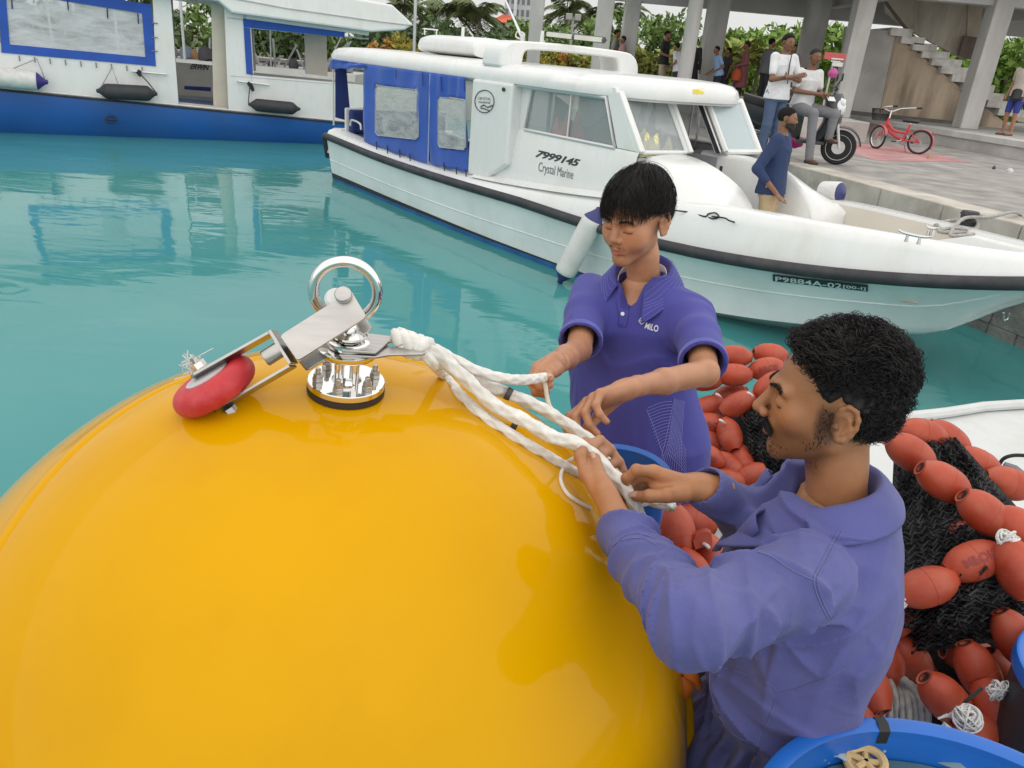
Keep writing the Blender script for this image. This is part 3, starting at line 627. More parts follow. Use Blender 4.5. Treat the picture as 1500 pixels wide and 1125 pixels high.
# windscreen: raked plane, top (u 6.56, z 1.93) to bottom (u 6.97, z 1.40)
Wt, Wb = np.array([6.56, 1.93]), np.array([6.97, 1.40])
def WS(f, v, off=0.0):                               # f 0 bottom .. 1 top
    p = Wb + (Wt - Wb) * f; return SB(p[0] + off * .79, v, p[1] + off * .61)
def wsp(x, y):                                       # pixel -> (f, v) on the windscreen plane
    n = nrm(np.cross(SB(Wt[0], 1, Wt[1]) - SB(Wb[0], 1, Wb[1]), BM)); p = uvz(at_plane(x, y, SB(Wb[0], 0, Wb[1]), n)); return (p[2] - Wb[1]) / (Wt[1] - Wb[1]), p[1]
def frame(name, v0, v1, f0=.03, f1=.97, r=.022, mat_=white_paint, glassy=pane):
    m = MB(); q = [WS(f0, v0), WS(f0, v1), WS(f1, v1), WS(f1, v0)]
    for a, b in zip(q, q[1:] + q[:1]): m.tube([a, b], r, 6)
    o = m.build(name, mat_, boat)
    if glassy:
        m = MB(); m.prism([WS(f0, v0, -.01), WS(f0, v1, -.01), WS(f1, v1, -.01), WS(f1, v0, -.01)], BD * .005); m.build('windscreen_pane', glassy, o, smooth=False)
    return o
frame('windscreen_frame', .33, .99); frame('windscreen_frame', 1.5, 2.12)
m = MB(); m.prism([WS(0, .25), WS(0, .325), WS(1, .325), WS(1, .25)], BD * .05 + np.array([0, 0, .03])); m.prism([WS(0, .995), WS(0, 1.05), WS(1, 1.05), WS(1, .995)], BD * .04 + np.array([0, 0, .025]))
m.prism([WS(0, 1.43), WS(0, 1.495), WS(1, 1.495), WS(1, 1.43)], BD * .04 + np.array([0, 0, .025])); m.prism([WS(0, 2.125), WS(0, 2.2), WS(1, 2.2), WS(1, 2.125)], BD * .05 + np.array([0, 0, .03])); m.build('windscreen_post', white_paint, boat, smooth=False, bevel=.012)
m = MB(); m.prism([WS(0, 1.425, .02), WS(0, 1.43, .02), WS(1, 1.43, .02), WS(1, 1.425, .02)], BD * .06); m.build('door_seal', rubber, boat, smooth=False)
m = MB(); m.prism([WS(-.02, 1.5, .05), WS(-.02, 2.14, .05), WS(.94, 2.14, .05), WS(.94, 1.5, .05)], BD * .004); 
hat = MB(); q = [WS(-.02, 1.53, .07), WS(-.02, 2.1, .07), WS(.9, 2.1, .07), WS(.9, 1.53, .07)]
for a, b in zip(q, q[1:] + q[:1]): hat.tube([a, b], .03, 6)
hf = hat.build('opening_hatch', white_paint, boat); h2 = MB(); h2.prism([p for p in q], BD * .004); h2.build('hatch_pane', glass('hatch_glass', (.55, .64, .66), .75, .05), hf, smooth=False)
m = MB(); a, b = UP(1073, 230, 7.0), UP(1068, 255, 7.0); m.tube([SB(7.02, 1.52, 1.28), SB(7.02, 1.52, 1.05)], .02, 6); m.build('door_latch', rubber, boat)
# roof
def outline(inset):
    P = []
    for s, us in ((-1, np.linspace(.1, 6.1, 13)), (1, np.linspace(6.1, .1, 13))):
        if s == 1:
            for a in np.linspace(-1, 1, 17):         # rounded front
                P.append((6.1 + (.74 - inset) * (1 - abs(a) ** 3.2) ** .5, BC + a * (1.09 - inset)))
        for u in us: P.append((u + (inset if u < .2 else 0), BC + s * (1.09 - inset + .0)))
    return P
m = MB(); m.loft([[SB(u, v, z) for u, v in outline(i)] for i, z in [(.06, 1.885), (.0, 1.90), (-.01, 1.96), (.02, 2.03), (.08, 2.075), (.22, 2.10), (.5, 2.115), (.85, 2.12)]]); roof_o = m.build('roof', white_paint, boat, auto=60)
m = MB(); m.tube([SB(u, v, 1.887) for u, v in outline(.03)], .014, 5, closed=True); m.build('roof_edge_trim', alu, boat)
ys_ = MB(); q = [(1015, 131), (1031, 130), (1031, 138), (1015, 138)]
bv = bvh_of(roof_o); ys_.add([on_surf(bv, x, y, .003) if on_surf(bv, x, y, .003) is not None else UP(x, y, 6.86) for x, y in q], [(0, 1, 2, 3)]); ys_.build('yellow_sticker', pbr('yellow_sticker', (.75, .62, .03), .5), boat, smooth=False)
# radar arch across the roof
m = MB()
outer = spline([(.16, 2.06, 0), (.18, 2.2, 0), (.26, 2.31, 0), (.45, 2.355, 0), (1.2, 2.37, 0), (2.1, 2.355, 0), (2.32, 2.31, 0), (2.42, 2.2, 0), (2.44, 2.06, 0)], 30)[:, :2]
inner = spline([(.50, 2.06, 0), (.505, 2.16, 0), (.53, 2.24, 0), (.64, 2.268, 0), (1.2, 2.28, 0), (1.9, 2.27, 0), (2.02, 2.25, 0), (2.07, 2.16, 0), (2.08, 2.06, 0)], 30)[:, :2]
m.loft([[SB(4.28, a[0], a[1]), SB(4.66, a[0], a[1]), SB(4.66, b[0], b[1]), SB(4.28, b[0], b[1])] for a, b in zip(outer, inner)])
m.build('radar_arch', white_paint, boat, bevel=.03, auto=30)
m = MB(); m.lathe([(.17, 0), (.185, .02), (.185, .3), (.17, .34), (.05, .36)], SB(2.1, .75, 2.12) , BD, 20)
m = MB(); m.loft([[SB(u, .62 + .75 * (.5 + .5 * math.cos(t)) - .0, 2.12 + h * (.5 + .5 * np.sign(math.sin(t)) * abs(math.sin(t)) ** .5)) for t in np.linspace(0, 2 * math.pi, 24, endpoint=False)] for u, h in [(1.96, .18), (2.0, .24), (2.1, .26), (3.2, .26), (3.36, .24), (3.42, .16)]]); cn = m.build('raft_canister', white_paint, boat, auto=50)
m = MB(); m.tube([SB(2.0, .7, 2.36), SB(2.0, .7, 2.44)], .01, 6); m.tube([SB(2.0, .9, 2.36), SB(2.0, .9, 2.44)], .01, 6); m.tube([SB(2.0, .68, 2.44), SB(2.0, .92, 2.44)], .01, 6); m.build('canister_bracket', white_paint, cn)
p = SB(2.7, .9, 2.36); m = MB(); m.tube([p, p + (0, 0, .14)], .022, 8); m.build('stub_light', white_paint, cn)
a, b = VP(803, 50, 1.2), VP(886, 59, 1.2); m = MB(); m.tube([a, b], .035, 4); lb = m.build('light_bar', pbr('dark_housing', (.05, .05, .05), .5), boat, smooth=False)
m = MB(); t_ = (b - a); m.prism([a + t_ * .02 - BM * .045 + (0, 0, -.026), a + t_ * .47 - BM * .045 + (0, 0, -.026), a + t_ * .47 - BM * .045 + (0, 0, .026), a + t_ * .02 - BM * .045 + (0, 0, .026)], BM * .02); m.prism([a + t_ * .53 - BM * .045 + (0, 0, -.026), a + t_ * .98 - BM * .045 + (0, 0, -.026), a + t_ * .98 - BM * .045 + (0, 0, .026), a + t_ * .53 - BM * .045 + (0, 0, .026)], BM * .02); m.build('light_lens', pbr('lamp_lens', (.62, .63, .55), .2), lb, smooth=False)
m = MB(); m.tube([VP(795, 45, 1.2), VP(793, 70, 1.2)], [.02, .03], 8); m.build('bar_bracket', white_paint, lb)
m = MB(); m.tube([VP(766, 58, 1.2), VP(735, -12, 1.2)], [.018, .009], 8); an = m.build('antenna', white_paint, boat); m = MB(); m.tube(spline([VP(766, 58, 1.2), VP(756, 54, 1.2), VP(758, 46, 1.2), VP(768, 50, 1.2), VP(766, 62, 1.2)], 16), .01, 6); m.tube([VP(766, 50, 1.2), VP(765, 66, 1.2)], .03, 8); m.build('antenna_mount', alu, an)
# canvas curtains with clear windows
CV = .10
def curtain(name, TL, TR, BR, BL, win, nx=36, ny=30, mat_=blue_canvas, v=CV):
    TL, TR, BR, BL = map(lambda p: np.array(p, float), (TL, TR, BR, BL)); V = []; F = []
    pxs = np.zeros((ny + 1, nx + 1, 2))
    for j in range(ny + 1):
        for i in range(nx + 1):
            s, t = i / nx, j / ny; p = (1 - t) * ((1 - s) * TL + s * TR) + t * ((1 - s) * BL + s * BR); p[1] += 1.8 * abs(math.sin(s * 9.5)) * (t > .97) ; pxs[j, i] = p
            w_ = VP(p[0], p[1], v) - BM * (.012 * math.sin(s * 23 + 2 * math.sin(t * 3)) * (1 - t) ** .7 + .01 * math.sin(s * 7 + t * 5) + .006 * math.sin(t * 11 + s * 4)); V.append(w_)
    wl = lambda p: win and win[0] + .5 < p[0] < win[2] - .5 and win[1] + (p[0] - win[0]) * .11 < p[1] < win[3] + (p[0] - win[2]) * .11
    for j in range(ny):
        for i in range(nx):
            c = pxs[j:j + 2, i:i + 2].reshape(-1, 2).mean(0)
            if not wl(c): a = j * (nx + 1) + i; F.append((a, a + 1, a + nx + 2, a + nx + 1))
    o = mesh_obj(name, np.array(V), F, mat_, boat); 
    so = o.modifiers.new('thick', 'SOLIDIFY'); so.thickness = .006
    if win:
        q = [(win[0], win[1]), (win[2], win[1] + (win[2] - win[0]) * .11), (win[2], win[3]), (win[0], win[3] - (win[2] - win[0]) * .11)]; P = []
        for k in range(4): 
            a, b = q[k], q[(k + 1) % 4]; P += [VP(a[0] + (b[0] - a[0]) * f, a[1] + (b[1] - a[1]) * f, v - .018) for f in np.linspace(0.06, .94, 5)]
        m = MB(); m.prism(P, BM * .003); m.build('vinyl_window', vinyl, o, smooth=False)
        m = MB(); m.tube(P, .011, 6, closed=True, flat=.5); m.build('window_welt', pbr('pale_welt', (.34, .38, .46), .6), o)
    return o
cu = curtain('canvas_curtain', (535, 94), (629, 106), (628, 240), (532, 207), (550, 125, 613, 205))
c2 = curtain('canvas_curtain', (631, 106), (681, 113), (686, 252), (629, 240), (642, 142, 682, 220), nx=22)
for x, y in [(551, 212), (567, 218), (585, 224), (600, 230), (650, 243), (668, 250), (682, 253)]: m = MB(); m.tube([VP(x, y - 5, CV - .03), VP(x + 1, y + 7, CV - .04)], .008, 5); m.build('lashing_cord', cord_black, cu)
m = MB(); m.tube([VP(630, 108, CV - .02), VP(627, 240, CV - .02)], .009, 6); m.build('zip', pbr('pale_zip', (.3, .4, .6), .6), cu)
m = MB()
for x, y0, y1 in [(580, 102, 115), (619, 106, 126), (646, 112, 134), (680, 116, 134)]: m.tube([VP(x, y0, CV - .03), VP(x + .5, y1, CV - .03)], .006, 5)
m.build('strap', dark_canvas, cu)
curtain('canvas_valance', (487, 86), (536, 94), (536, 99), (482, 100), None, 14, 6, v=.05)
m = MB(); V0 = [UP(491, 98, .16), UP(507, 100, .16), UP(512, 158, .16), UP(536, 158, .16), UP(536, 184, .16), UP(491, 172, .16)]; m.prism(V0, BD * .01); m.build('stern_curtain', dark_canvas, boat, smooth=False)
m = MB(); m.tube([SB(.16, .12, .9), SB(.16, .12, 1.88)], .014, 6); m.tube([SB(.16, 2.3, .9), SB(.16, 2.3, 1.88)], .014, 6); m.tube([SB(4.2, 2.3, .7), SB(4.2, 2.3, 1.88)], .014, 6); m.build('canopy_post', alu, boat)
# lettering and marks on the boat
sidebv = bvh_of(*[o for o in boat.children if o.name.startswith(('cabin_lower_side', 'cabin_side', 'hull')) and o.type == 'MESH' and not o.name.startswith('hull_crease')])
def surfb(x, y, l=.004):
    p = on_surf(sidebv, x, y, l); return p if p is not None else VP(x, y, .2)
def letter(body, quad, name='lettering', mat_=ink, **k):
    P, F = text_quad(body, quad, surfb, **k); return mesh_obj(name, np.array(P), F, mat_, boat, smooth=False)
letter('7999145', [(786, 219), (851, 234), (849, 245), (784, 230)], shear=.35, bold=.035, spacing=.95)
letter('Crystal Marine', [(790, 237), (841, 249), (839, 267), (788, 255)], mat_=pbr('grey_lettering', (.14, .15, .17), .5))
m = MB(); cx, cy = 709.5, 148.5
m.tube([VP(cx + 14 * math.cos(a), cy + 16.5 * math.sin(a), .092) for a in np.linspace(0, 2 * math.pi, 36, endpoint=False)], .005, 5, closed=True); m.build('round_logo', ink, boat)
sv_ = lambda x, y: VP(x, y, .092)
for body, quad in [('CRYSTAL', [(700, 142), (719, 143), (719, 147), (700, 146)]), ('MARINE', [(701, 148), (718, 149), (718, 152), (701, 151)])]:
    P, F = text_quad(body, quad, sv_); mesh_obj('logo_lettering', np.array(P), F, ink, boat, smooth=False)
m = MB(); m.tube([sv_(x, y) for x, y in spline([(704, 156, 0), (709, 154, 0), (714, 157, 0), (721, 154, 0)], 14)[:, :2]], .006, 4); m.tube([sv_(x, y) for x, y in [(703, 158), (709, 159), (716, 162)]], .005, 4); m.build('logo_swoosh', ink, boat)
m = MB(); p = VP(738.5, 131, .094); m.lathe([(.02, 0), (.024, .01), (.02, .02)], p, -BM, 12); m.build('side_light', rubber, boat); m = MB(); p = surfb(692, 262, .0); m.lathe([(.02, 0), (.022, .012)], p, -BM, 12); m.build('vent', rubber, boat)
# registration plate under the rail
q = [(1133, 400), (1272, 415), (1272, 425), (1133, 410)]
ps = lambda x, y: surfb(x, y, .016)
m = MB(); n_ = 14; pl = [ps(q[0][0] + (q[1][0] - q[0][0]) * i / n_, q[0][1] + (q[1][1] - q[0][1]) * i / n_) for i in range(n_ + 1)]; pb = [ps(q[3][0] + (q[2][0] - q[3][0]) * i / n_, q[3][1] + (q[2][1] - q[3][1]) * i / n_) for i in range(n_ + 1)]
m.loft([pl, pb], closed=False); rp_ = m.build('registration_plate', pbr('dark_green_plate', (.012, .05, .045), .5), boat, smooth=False)
for body, quad in [('P9884A-02', [(1137, 402), (1234, 412.5), (1234, 420), (1137, 409)]), ('[00-I]', [(1236, 414), (1269, 417.5), (1269, 423), (1236, 420)])]:
    P, F = text_quad(body, quad, lambda x, y: surfb(x, y, .022), bold=.02, spacing=1.05); mesh_obj('plate_lettering', np.array(P), F, pbr('white_lettering', (.7, .7, .7), .5), rp_, smooth=False)
# cleats, bow eye, ropes on deck
def cleat(p, L_, t, name='cleat', par=boat):
    m = MB(); n_ = np.array([0, 0, 1.0])
    m.tube(spline([p + t * -L_ + n_ * .075, p + t * -L_ * .5 + n_ * .06, p + t * L_ * .5 + n_ * .06, p + t * L_ + n_ * .075], 12), [.006, .008, .01, .011, .012, .012, .012, .012, .011, .01, .008, .006], 8)
    for s in (-.35, .35): m.tube([p + t * L_ * s, p + t * L_ * s + n_ * .06], [.016, .01], 8)
    return m.build(name, steel, par)
def deckp(x, y, z): return at_z(x, y, z)
cleat(deckp(1336, 356, zg(9.4)), .13, nrm(BD + BM * .1)); cleat(deckp(1362, 345, zg(9.6) - .02), .05, BD)
m = MB(); p = UP(1470, 458, 10.15); m.tube(spline([p, p + (0.02, 0, -.06), p + (.05, 0, -.05), p + (.05, 0, .0)], 12), .009, 6); m.build('bow_eye', steel, boat)
def ground_rope(name, pts, z, r, mat_, label, cat='rope', n=60, seg=7, grp=None):
    m = MB(); P = [at_z(x, y, z) if len(q) == 0 else at_z(x, y, q[0]) for x, y, *q in pts]; m.tube(spline(P, n), r, seg); return tag(m.build(name, mat_, None), label, cat, grp)
grey_rope = pbr('grey_rope', (.36, .35, .33), .9, var=.3, vs=40, bump=.8, bs=140)
zb = 1.1
ground_rope('mooring_rope', [(1370, 330, zb + .02), (1382, 325, zb + .02), (1410, 322, zb + .05), (1432, 328, zb + .03), (1425, 338, zb + .02), (1390, 341, zb + .02), (1375, 338, zb + .02), (1400, 334, zb + .05), (1432, 341, zb + .02), (1410, 345, zb + .02), (1392, 343, zb + .02), (1412, 320, zb + .09), (1450, 318, zb + .12), (1482, 311, zb + .08), (1494, 314, zb + .02), (1502, 322, zb)], zb, .016, grey_rope, 'grey mooring rope coiled on the bow of the speedboat', n=140)
ground_rope('cord', [(1222, 288, 1.12), (1224, 300, 1.0), (1224, 312, .8), (1218, 322, .66), (1206, 326, .64), (1190, 324, .64), (1186, 328, .64), (1200, 328, .64), (1214, 322, .66)], zb, .010, cord_black, 'black cord hanging from the round fender into the bow cockpit', n=70)
ground_rope('thin_cord', [(985, 308, 1.0), (1010, 311, 1.0), (1032, 317, 1.0), (1038, 313, 1.03), (1048, 312, 1.05), (1053, 318, 1.02), (1044, 320, 1.0), (1036, 317, 1.0), (1060, 319, 1.03), (1068, 323, 1.03), (1078, 326, 1.0)], zb, .007, cord_black, 'thin black cord lying along the near gunwale of the speedboat', n=70)
bb = thing('bollard', 'small black bollard on the bow inside the rope coil', 'bollard', deckp(1408, 330, zb)); m = MB(); p = deckp(1416, 330, zb); m.lathe([(.07, 0), (.07, .05), (.05, .07), (.085, .1), (.07, .13)], p, (0, 0, 1), 16); m.build('post', rubber, bb); m = MB(); m.tube([p + BM * -.12 + (0, 0, .09), p + BM * .12 + (0, 0, .09)], .03, 8); m.build('cross_bar', rubber, bb)
# towel, bundle and red bag behind the glass
def crumple(name, p, sx, sy, sz, mat_, label, cat, seed=1, ax=None):
    g = np.random.default_rng(seed); V = []; F = []; n, k = 26, 14
    for j in range(k):
        for i in range(n):
            s, t = i / (n - 1) - .5, j / (k - 1) - .5; h = sz * (1 - (2 * t) ** 4) * (.55 + .3 * math.sin(s * 9 + seed) + .25 * math.sin(s * 21 + t * 9) + .2 * math.sin(t * 14 + s * 5)) * (1 - abs(2 * s) ** 6)
            V.append(np.asarray(p) + BM * s * sx + BD * t * sy + np.array([0, 0, max(0, h)]))
    for j in range(k - 1):
        for i in range(n - 1): a = j * n + i; F.append((a, a + 1, a + n + 1, a + n))
    o = mesh_obj(name, np.array(V), F, mat_); so = o.modifiers.new('t', 'SOLIDIFY'); so.thickness = .012; return tag(o, label, cat)
tm = pbr('yellow_striped_towel', (.70, .64, .36), .95, var=.35, vs=14, stretch=(1, 4, 1), bump=.6, bs=120)
crumple('towel', SB(6.78, .66, 1.37), .62, .3, .22, tm, 'crumpled yellow and white towel behind the left windscreen pane', 'towel', 3)
crumple('bundle', SB(6.5, .85, 1.37), .5, .3, .42, pbr('slate_cloth', (.12, .14, .22), .9, var=.3), 'slate grey bundle behind the towel on the dashboard', 'bag', 8)
crumple('red_bag', SB(5.7, .42, 1.36), .3, .34, .3, pbr('red_cloth', (.55, .06, .08), .8), 'red cloth bag seen through the cabin side window', 'bag', 5)
# fenders of the speedboat
fender_white = pbr('white_fender', (.66, .66, .64), .5, var=.06, dirt=(.4, .38, .34), dirt_amt=.5, ds=6); fender_blue = pbr('navy_fender_end', (.03, .035, .15), .45)
def fender(label, a, b, r, mat_, endm, name='fender', group=None, both=True, eye=True):
    a = np.asarray(a); b = np.asarray(b); t = nrm(b - a); L_ = np.linalg.norm(b - a); f = thing(name, label, 'fender', a, group)
    m = MB(); m.lathe([(r * .75, 0), (r * .96, .04 * L_), (r, .1 * L_), (r, .9 * L_), (r * .96, .96 * L_), (r * .75, L_)], a, t, 24); m.build('body', mat_, f, auto=60)
    for p, s in ((a, -1), (b, 1)):
        if s == -1 and not both: continue
        m = MB(); m.lathe([(r * .93, -.03 * L_), (r * .80, .0), (r * .45, .07 * L_), (r * .28, .11 * L_), (r * .24, .15 * L_), (r * .1, .16 * L_)], p, t * s, 20); m.build('end_cap', endm, f, auto=60)
    return f
fender('long white fender with navy ends hanging beside the young man', VP(871, 318, -.02), VP(826, 402, -.16), .115, fender_white, fender_blue)
p = at_z(1232, 283, 1.17); fender('white and navy round fender on the far gunwale near the bow', p - BM * .0 - BD * .22 - (0, 0, .03), p, .115, fender_white, fender_blue)
# ================================================================ ferry
FA = np.array([-10.3, 15.25, 0]); FD = nrm(np.array([-4.62, 17.93, 0]) - FA); FN = np.array([FD[1], -FD[0], 0])      # FN points to the camera
def FP(x, y, off=0.0): return at_plane(x, y, FA + FN * off, FN)
ferry = thing('ferry', 'long white ferry with blue lower hull and blue framed side windows', 'ferry', FP(240, 205))
ferry_blue = pbr('ferry_blue_paint', (.014, .095, .36), .35, var=.12, vs=.7, coat=.2, dirt=(.03, .10, .25), dirt_amt=.5, ds=1.0)
def fpanel(name, pts, mat_, off=0.0, th=.06, par=ferry, bevel=0):
    m = MB(); m.prism([FP(x, y, off) for x, y in pts], -FN * th); return m.build(name, mat_, par, smooth=False, bevel=bevel)
def zpt(p, z): return np.array([p[0], p[1], z])
# blue hull with some bilge curve
top = [FP(x, 132 + .096 * x) for x in np.linspace(-420, 660, 24)]
m = MB(); m.loft([[p + FN * .05, zpt(p, p[2] * .6) + FN * .045, zpt(p, p[2] * .25) - FN * .02, zpt(p, -.1) - FN * .15, zpt(p, -.5) - FN * .6, zpt(p, -.6) - FN * 2.4, zpt(p, -.1) - FN * 2.9, p - FN * 3.1] for p in top], closed=True); m.build('hull', ferry_blue, ferry)
m = MB(); m.tube([p + FN * .06 + (0, 0, .01) for p in top], .022, 8); m.build('rub_strip', rubber, ferry)
m = MB(); m.tube([p + FN * .05 + (0, 0, .05) for p in top], .014, 6); m.build('white_strip', white_paint, ferry)
dl = lambda x: 132 + .096 * x
WP = white_paint
fpanel('side_wall', [(-420, -220), (-3, -160), (-3, 77), (0, dl(0)), (-420, dl(-420))], WP)
fpanel('side_wall', [(-2.9, 76.5), (228, 97), (232, dl(232)), (0, dl(0))], WP)
fpanel('side_wall', [(222.2, -30), (248, -30), (262, dl(262)), (232.2, dl(232)), (228.2, 97)], WP)
fpanel('side_wall', [(327, -20), (356, -16), (368, 110), (369, dl(369)), (335, dl(335))], WP)
fpanel('side_wall', [(368.3, 110), (540, 125), (545, dl(545)), (369.3, dl(369))], WP)
fpanel('side_wall', [(356.3, -16), (545, 10), (540, 52), (357, 27)], WP)
fpanel('side_wall', [(-2.9, -160), (222, -120), (222, -3), (-2.9, -26)], WP)
fpanel('seam', [(333, 25), (505, 47), (505, 49), (333, 27)], pbr('seam_grey', (.5, .5, .5), .6), .006, .005)
fpanel('lower_seam', [(338, 110.5), (500, 123.5), (500, 124.5), (338, 111.5)], pbr('seam_grey', (.5, .5, .5), .6), .006, .005)
# blue framed windows
def ring(name, out, inn_, mat_, off=.02, th=.03):
    m = MB()
    for k in range(4):
        l = (k + 1) % 4; m.prism([FP(*out[k], off), FP(*out[l], off), FP(*inn_[l], off), FP(*inn_[k], off)], -FN * th)
    return m.build(name, mat_, ferry, smooth=False)
w1 = ring('window_frame', [(-3, -30), (222, 7), (228.5, 97), (2, 77)], [(8, -12), (208, 19.5), (213, 83.5), (14, 65)], blue_canvas)
m = MB(); m.prism([FP(8, -12, -.01), FP(208, 19.5, -.01), FP(213, 83.5, -.01), FP(14, 65, -.01)], FN * .004); m.build('vinyl_window', glass('ferry_vinyl', (.66, .68, .70), .60, .08, .28, 1.6), w1, smooth=False)
m = MB()
for x, y in [(99, 0), (157, 12), (202, 20), (17, -2)]: m.tube([FP(x, y, .03), FP(x + 1, y + 15, .03)], .012, 5)
m.build('strap', pbr('navy_strap', (.02, .03, .12), .8), w1)
m = MB()
for i in range(9): x = 28 + i * 22.5; m.tube([FP(x, 79 + x * .09, .03), FP(x + 1, 87 + x * .09, .03)], .012, 5)
for y in (34, 55, 75): m.tube([FP(222, y, .03), FP(231, y, .03)], .01, 5)
m.build('lashing_hook', pbr('grey_hook', (.25, .25, .27), .5, .5), w1)
w2 = MB()
for q in ([(356, 27), (370, 29), (369, 41), (357, 40)], [(357, 40.3), (366, 41), (370, 110), (361, 108)], [(370.3, 29), (505, 47), (505, 55), (369.3, 41)]): w2.prism([FP(x, y, .02) for x, y in q], -FN * .03)
w2 = w2.build('window_frame', blue_canvas, ferry, smooth=False)
m = MB(); m.tube([FP(367, 41, .0), FP(371, 109, .0)], .012, 5); m.tube([FP(367, 41, 0), FP(540, 57, 0)], .012, 5); m.build('window_track', alu, w2)
# far side of the cabin with its own openings, floor, door post
def inner(name, pts, off, mat_=cream, th=.08): return fpanel(name, pts, mat_, off, th)
inner('far_wall', [(-420, 60), (236, 88), (236, 150), (-420, 110)], -2.6, WP); inner('far_wall', [(338, 103), (560, 124), (560, 170), (338, 150)], -2.6)
inner('far_wall', [(110, -20), (150, -20), (150, 100), (110, 90)], -2.6); inner('inner_pillar', [(446, 40), (478, 44), (480, 112), (448, 108)], -1.2)
inner('far_wall', [(236, 89), (337, 98), (337, 150), (236, 142)], -2.58); inner('door_pillar', [(309, -10), (329, -8), (335, 164), (313, 162)], -.25)
inner('door_sill', [(262, 150), (333, 157), (333, 166), (262, 159)], -.1); inner('bench', [(270, 126), (309, 128), (309, 134), (270, 131)], -1.5, dark_canvas)
inner('far_post', [(246, -20), (252, -20), (258, 92), (252, 92)], -2.4); inner('far_post', [(366, 30), (372, 30), (375, 104), (370, 104)], -2.5)
fpanel('cabin_floor_edge', [(-420, 92), (560, 160), (560, 166), (-420, 98)], greyfloor, -2.4)
P, F = text_quad('ERWIN', [(280, 93), (307, 95.5), (306, 103), (278, 101)], lambda x, y: FP(x, y, -2.56), shear=.3, bold=.03); mesh_obj('lettering', np.array(P), F, ink, ferry, smooth=False)
m = MB(); m.prism([FP(x, y, .35) for x, y in [(-420, -290), (250, -60), (480, -10), (575, 7), (606, 36), (593, 44), (545, 47), (340, 19), (320, 2), (250, -8), (-420, -110)]], -FN * 3.6); m.build('roof', WP, ferry, smooth=False, bevel=.04)
m = MB(); m.tube([FP(x, y, .37) for x, y in [(250, -20), (420, 12), (560, 32), (606, 37)]], .012, 6); m.build('roof_gutter', pbr('seam_grey', (.5, .5, .5)), ferry)
m = MB()
for x0, y0, x1, y1 in [(194, 104.5, 243, 109), (349, 119, 393, 124.5)]:
    m = MB(); a, b = FP(x0, y0, .07), FP(x1, y1, .07); m.tube([a, b], .022, 6)
    for p in (a, b): m.tube([p, p - FN * .07], .014, 5)
    m.build('hand_rail', alu, ferry)
m = MB(); m.tube([FP(162 + 7 * math.cos(a), 175 + 6 * math.sin(a), .09) for a in np.linspace(0, 2 * math.pi, 24, endpoint=False)], .014, 5, closed=True); m.tube([FP(152, 174.2, .09), FP(172, 176.2, .09)], .014, 5); m.build('load_mark', ink, ferry)
black_f = pbr('black_fender', (.035, .035, .04), .6, var=.2, vs=6)
GF = 'fenders along the ferry side'
fender('white cylinder fender with purple tip at the left end of the ferry', FP(-30, 110, .2), FP(57, 119, .2), .175, fender_white, pbr('purple_tip', (.05, .03, .22), .5), group=GF)
fender('black fender hanging left of the ferry doorway', FP(152, 133.5, .2), FP(220, 137, .2), .145, black_f, black_f, group=GF); fender('black fender hanging right of the ferry doorway', FP(373, 153.5, .2), FP(431, 159, .2), .13, black_f, black_f, group=GF)
GC = 'cords holding the ferry fenders'
for lab, pts in [('cord holding the white fender on the ferry', [(20, 100), (54, 86), (66, 116)]), ('cord holding the left black fender', [(148, 128), (164, 99), (174, 126)]), ('dark cord from the left hand rail to the black fender', [(204, 107), (218, 122), (228, 135)]), ('dark cord from the right hand rail to the black fender', [(367, 122), (365, 136), (364, 151)])]:
    m = MB(); m.tube([FP(x, y, .12) for x, y in pts], .011, 5); tag(m.build('cord', cord_black if 'dark' in lab else grey_rope), lab, 'cord', GC)
m = MB(); m.tube(spline([FP(x, y, .11) for x, y in [(363, 121), (366, 126), (371, 133), (368, 124), (363, 121)]], 16), .03, 6); tag(m.build('cord_knot', cord_black), 'black knot of cord on the right ferry hand rail', 'knot')
m = MB(); m.tube(spline([FP(x, y, .11) for x, y in [(201, 105), (206, 110), (203, 107), (205, 103)]], 12), .04, 6); tag(m.build('cord_knot', cord_black), 'black knot of cord on the left ferry hand rail', 'knot')
# boats and jetty seen through the ferry
bk = thing('moored_boat', 'grey workboat with pipes and railings seen through the ferry windows', 'boat', (-9, 25, 0)); c = at_y(285, 80, 25); z0 = at_y(285, 96, 25)[2]
m = MB(); xa, xb = at_y(-300, 80, 25)[0], at_y(520, 90, 25)[0]; m.loft([[(x, 25, 0), (x, 24.8, .8), (x, 25.1, 1.25), (x, 27.5, 1.25), (x, 27.5, 0)] for x in np.linspace(xa, xb, 8)]); m.build('hull', pbr('grey_white_hull', (.5, .5, .48), .6, dirt=(.3, .27, .22), dirt_amt=.6), bk)
g = np.random.default_rng(4); m = MB()
for i in range(60):
    x = g.uniform(xa + 2, xb); m.tube([(x, 25.3 + g.random(), 1.2), (x + g.normal() * .4, 25.3 + g.random(), 1.5 + g.random() * 1.1)], g.uniform(.015, .04), 5)
m.build('railing', pbr('grey_steel', (.35, .35, .35)), bk)['kind'] = 'stuff'
for i in range(26):
    x = g.uniform(xa + 2, xb); s = g.uniform(.15, .45); m = MB(); m.lathe([(s * .5, 0), (s * .55, s * .3), (s * .45, s * .8), (s * .2, s)], (x, 25.6 + g.random(), 1.25), (g.normal() * .2, g.normal() * .2, 1), 9); m.build('deck_gear', pbr('gear%d' % (i % 4), [(.06, .06, .07), (.35, .33, .3), (.4, .22, .1), (.2, .25, .3)][i % 4], .8), bk)
m = MB(); m.box((xa, 25.0, 3.1), (xb - 1, 27.6, 3.22)); m.build('canopy', pbr('brown_canopy', (.16, .12, .1), .8), bk, smooth=False)
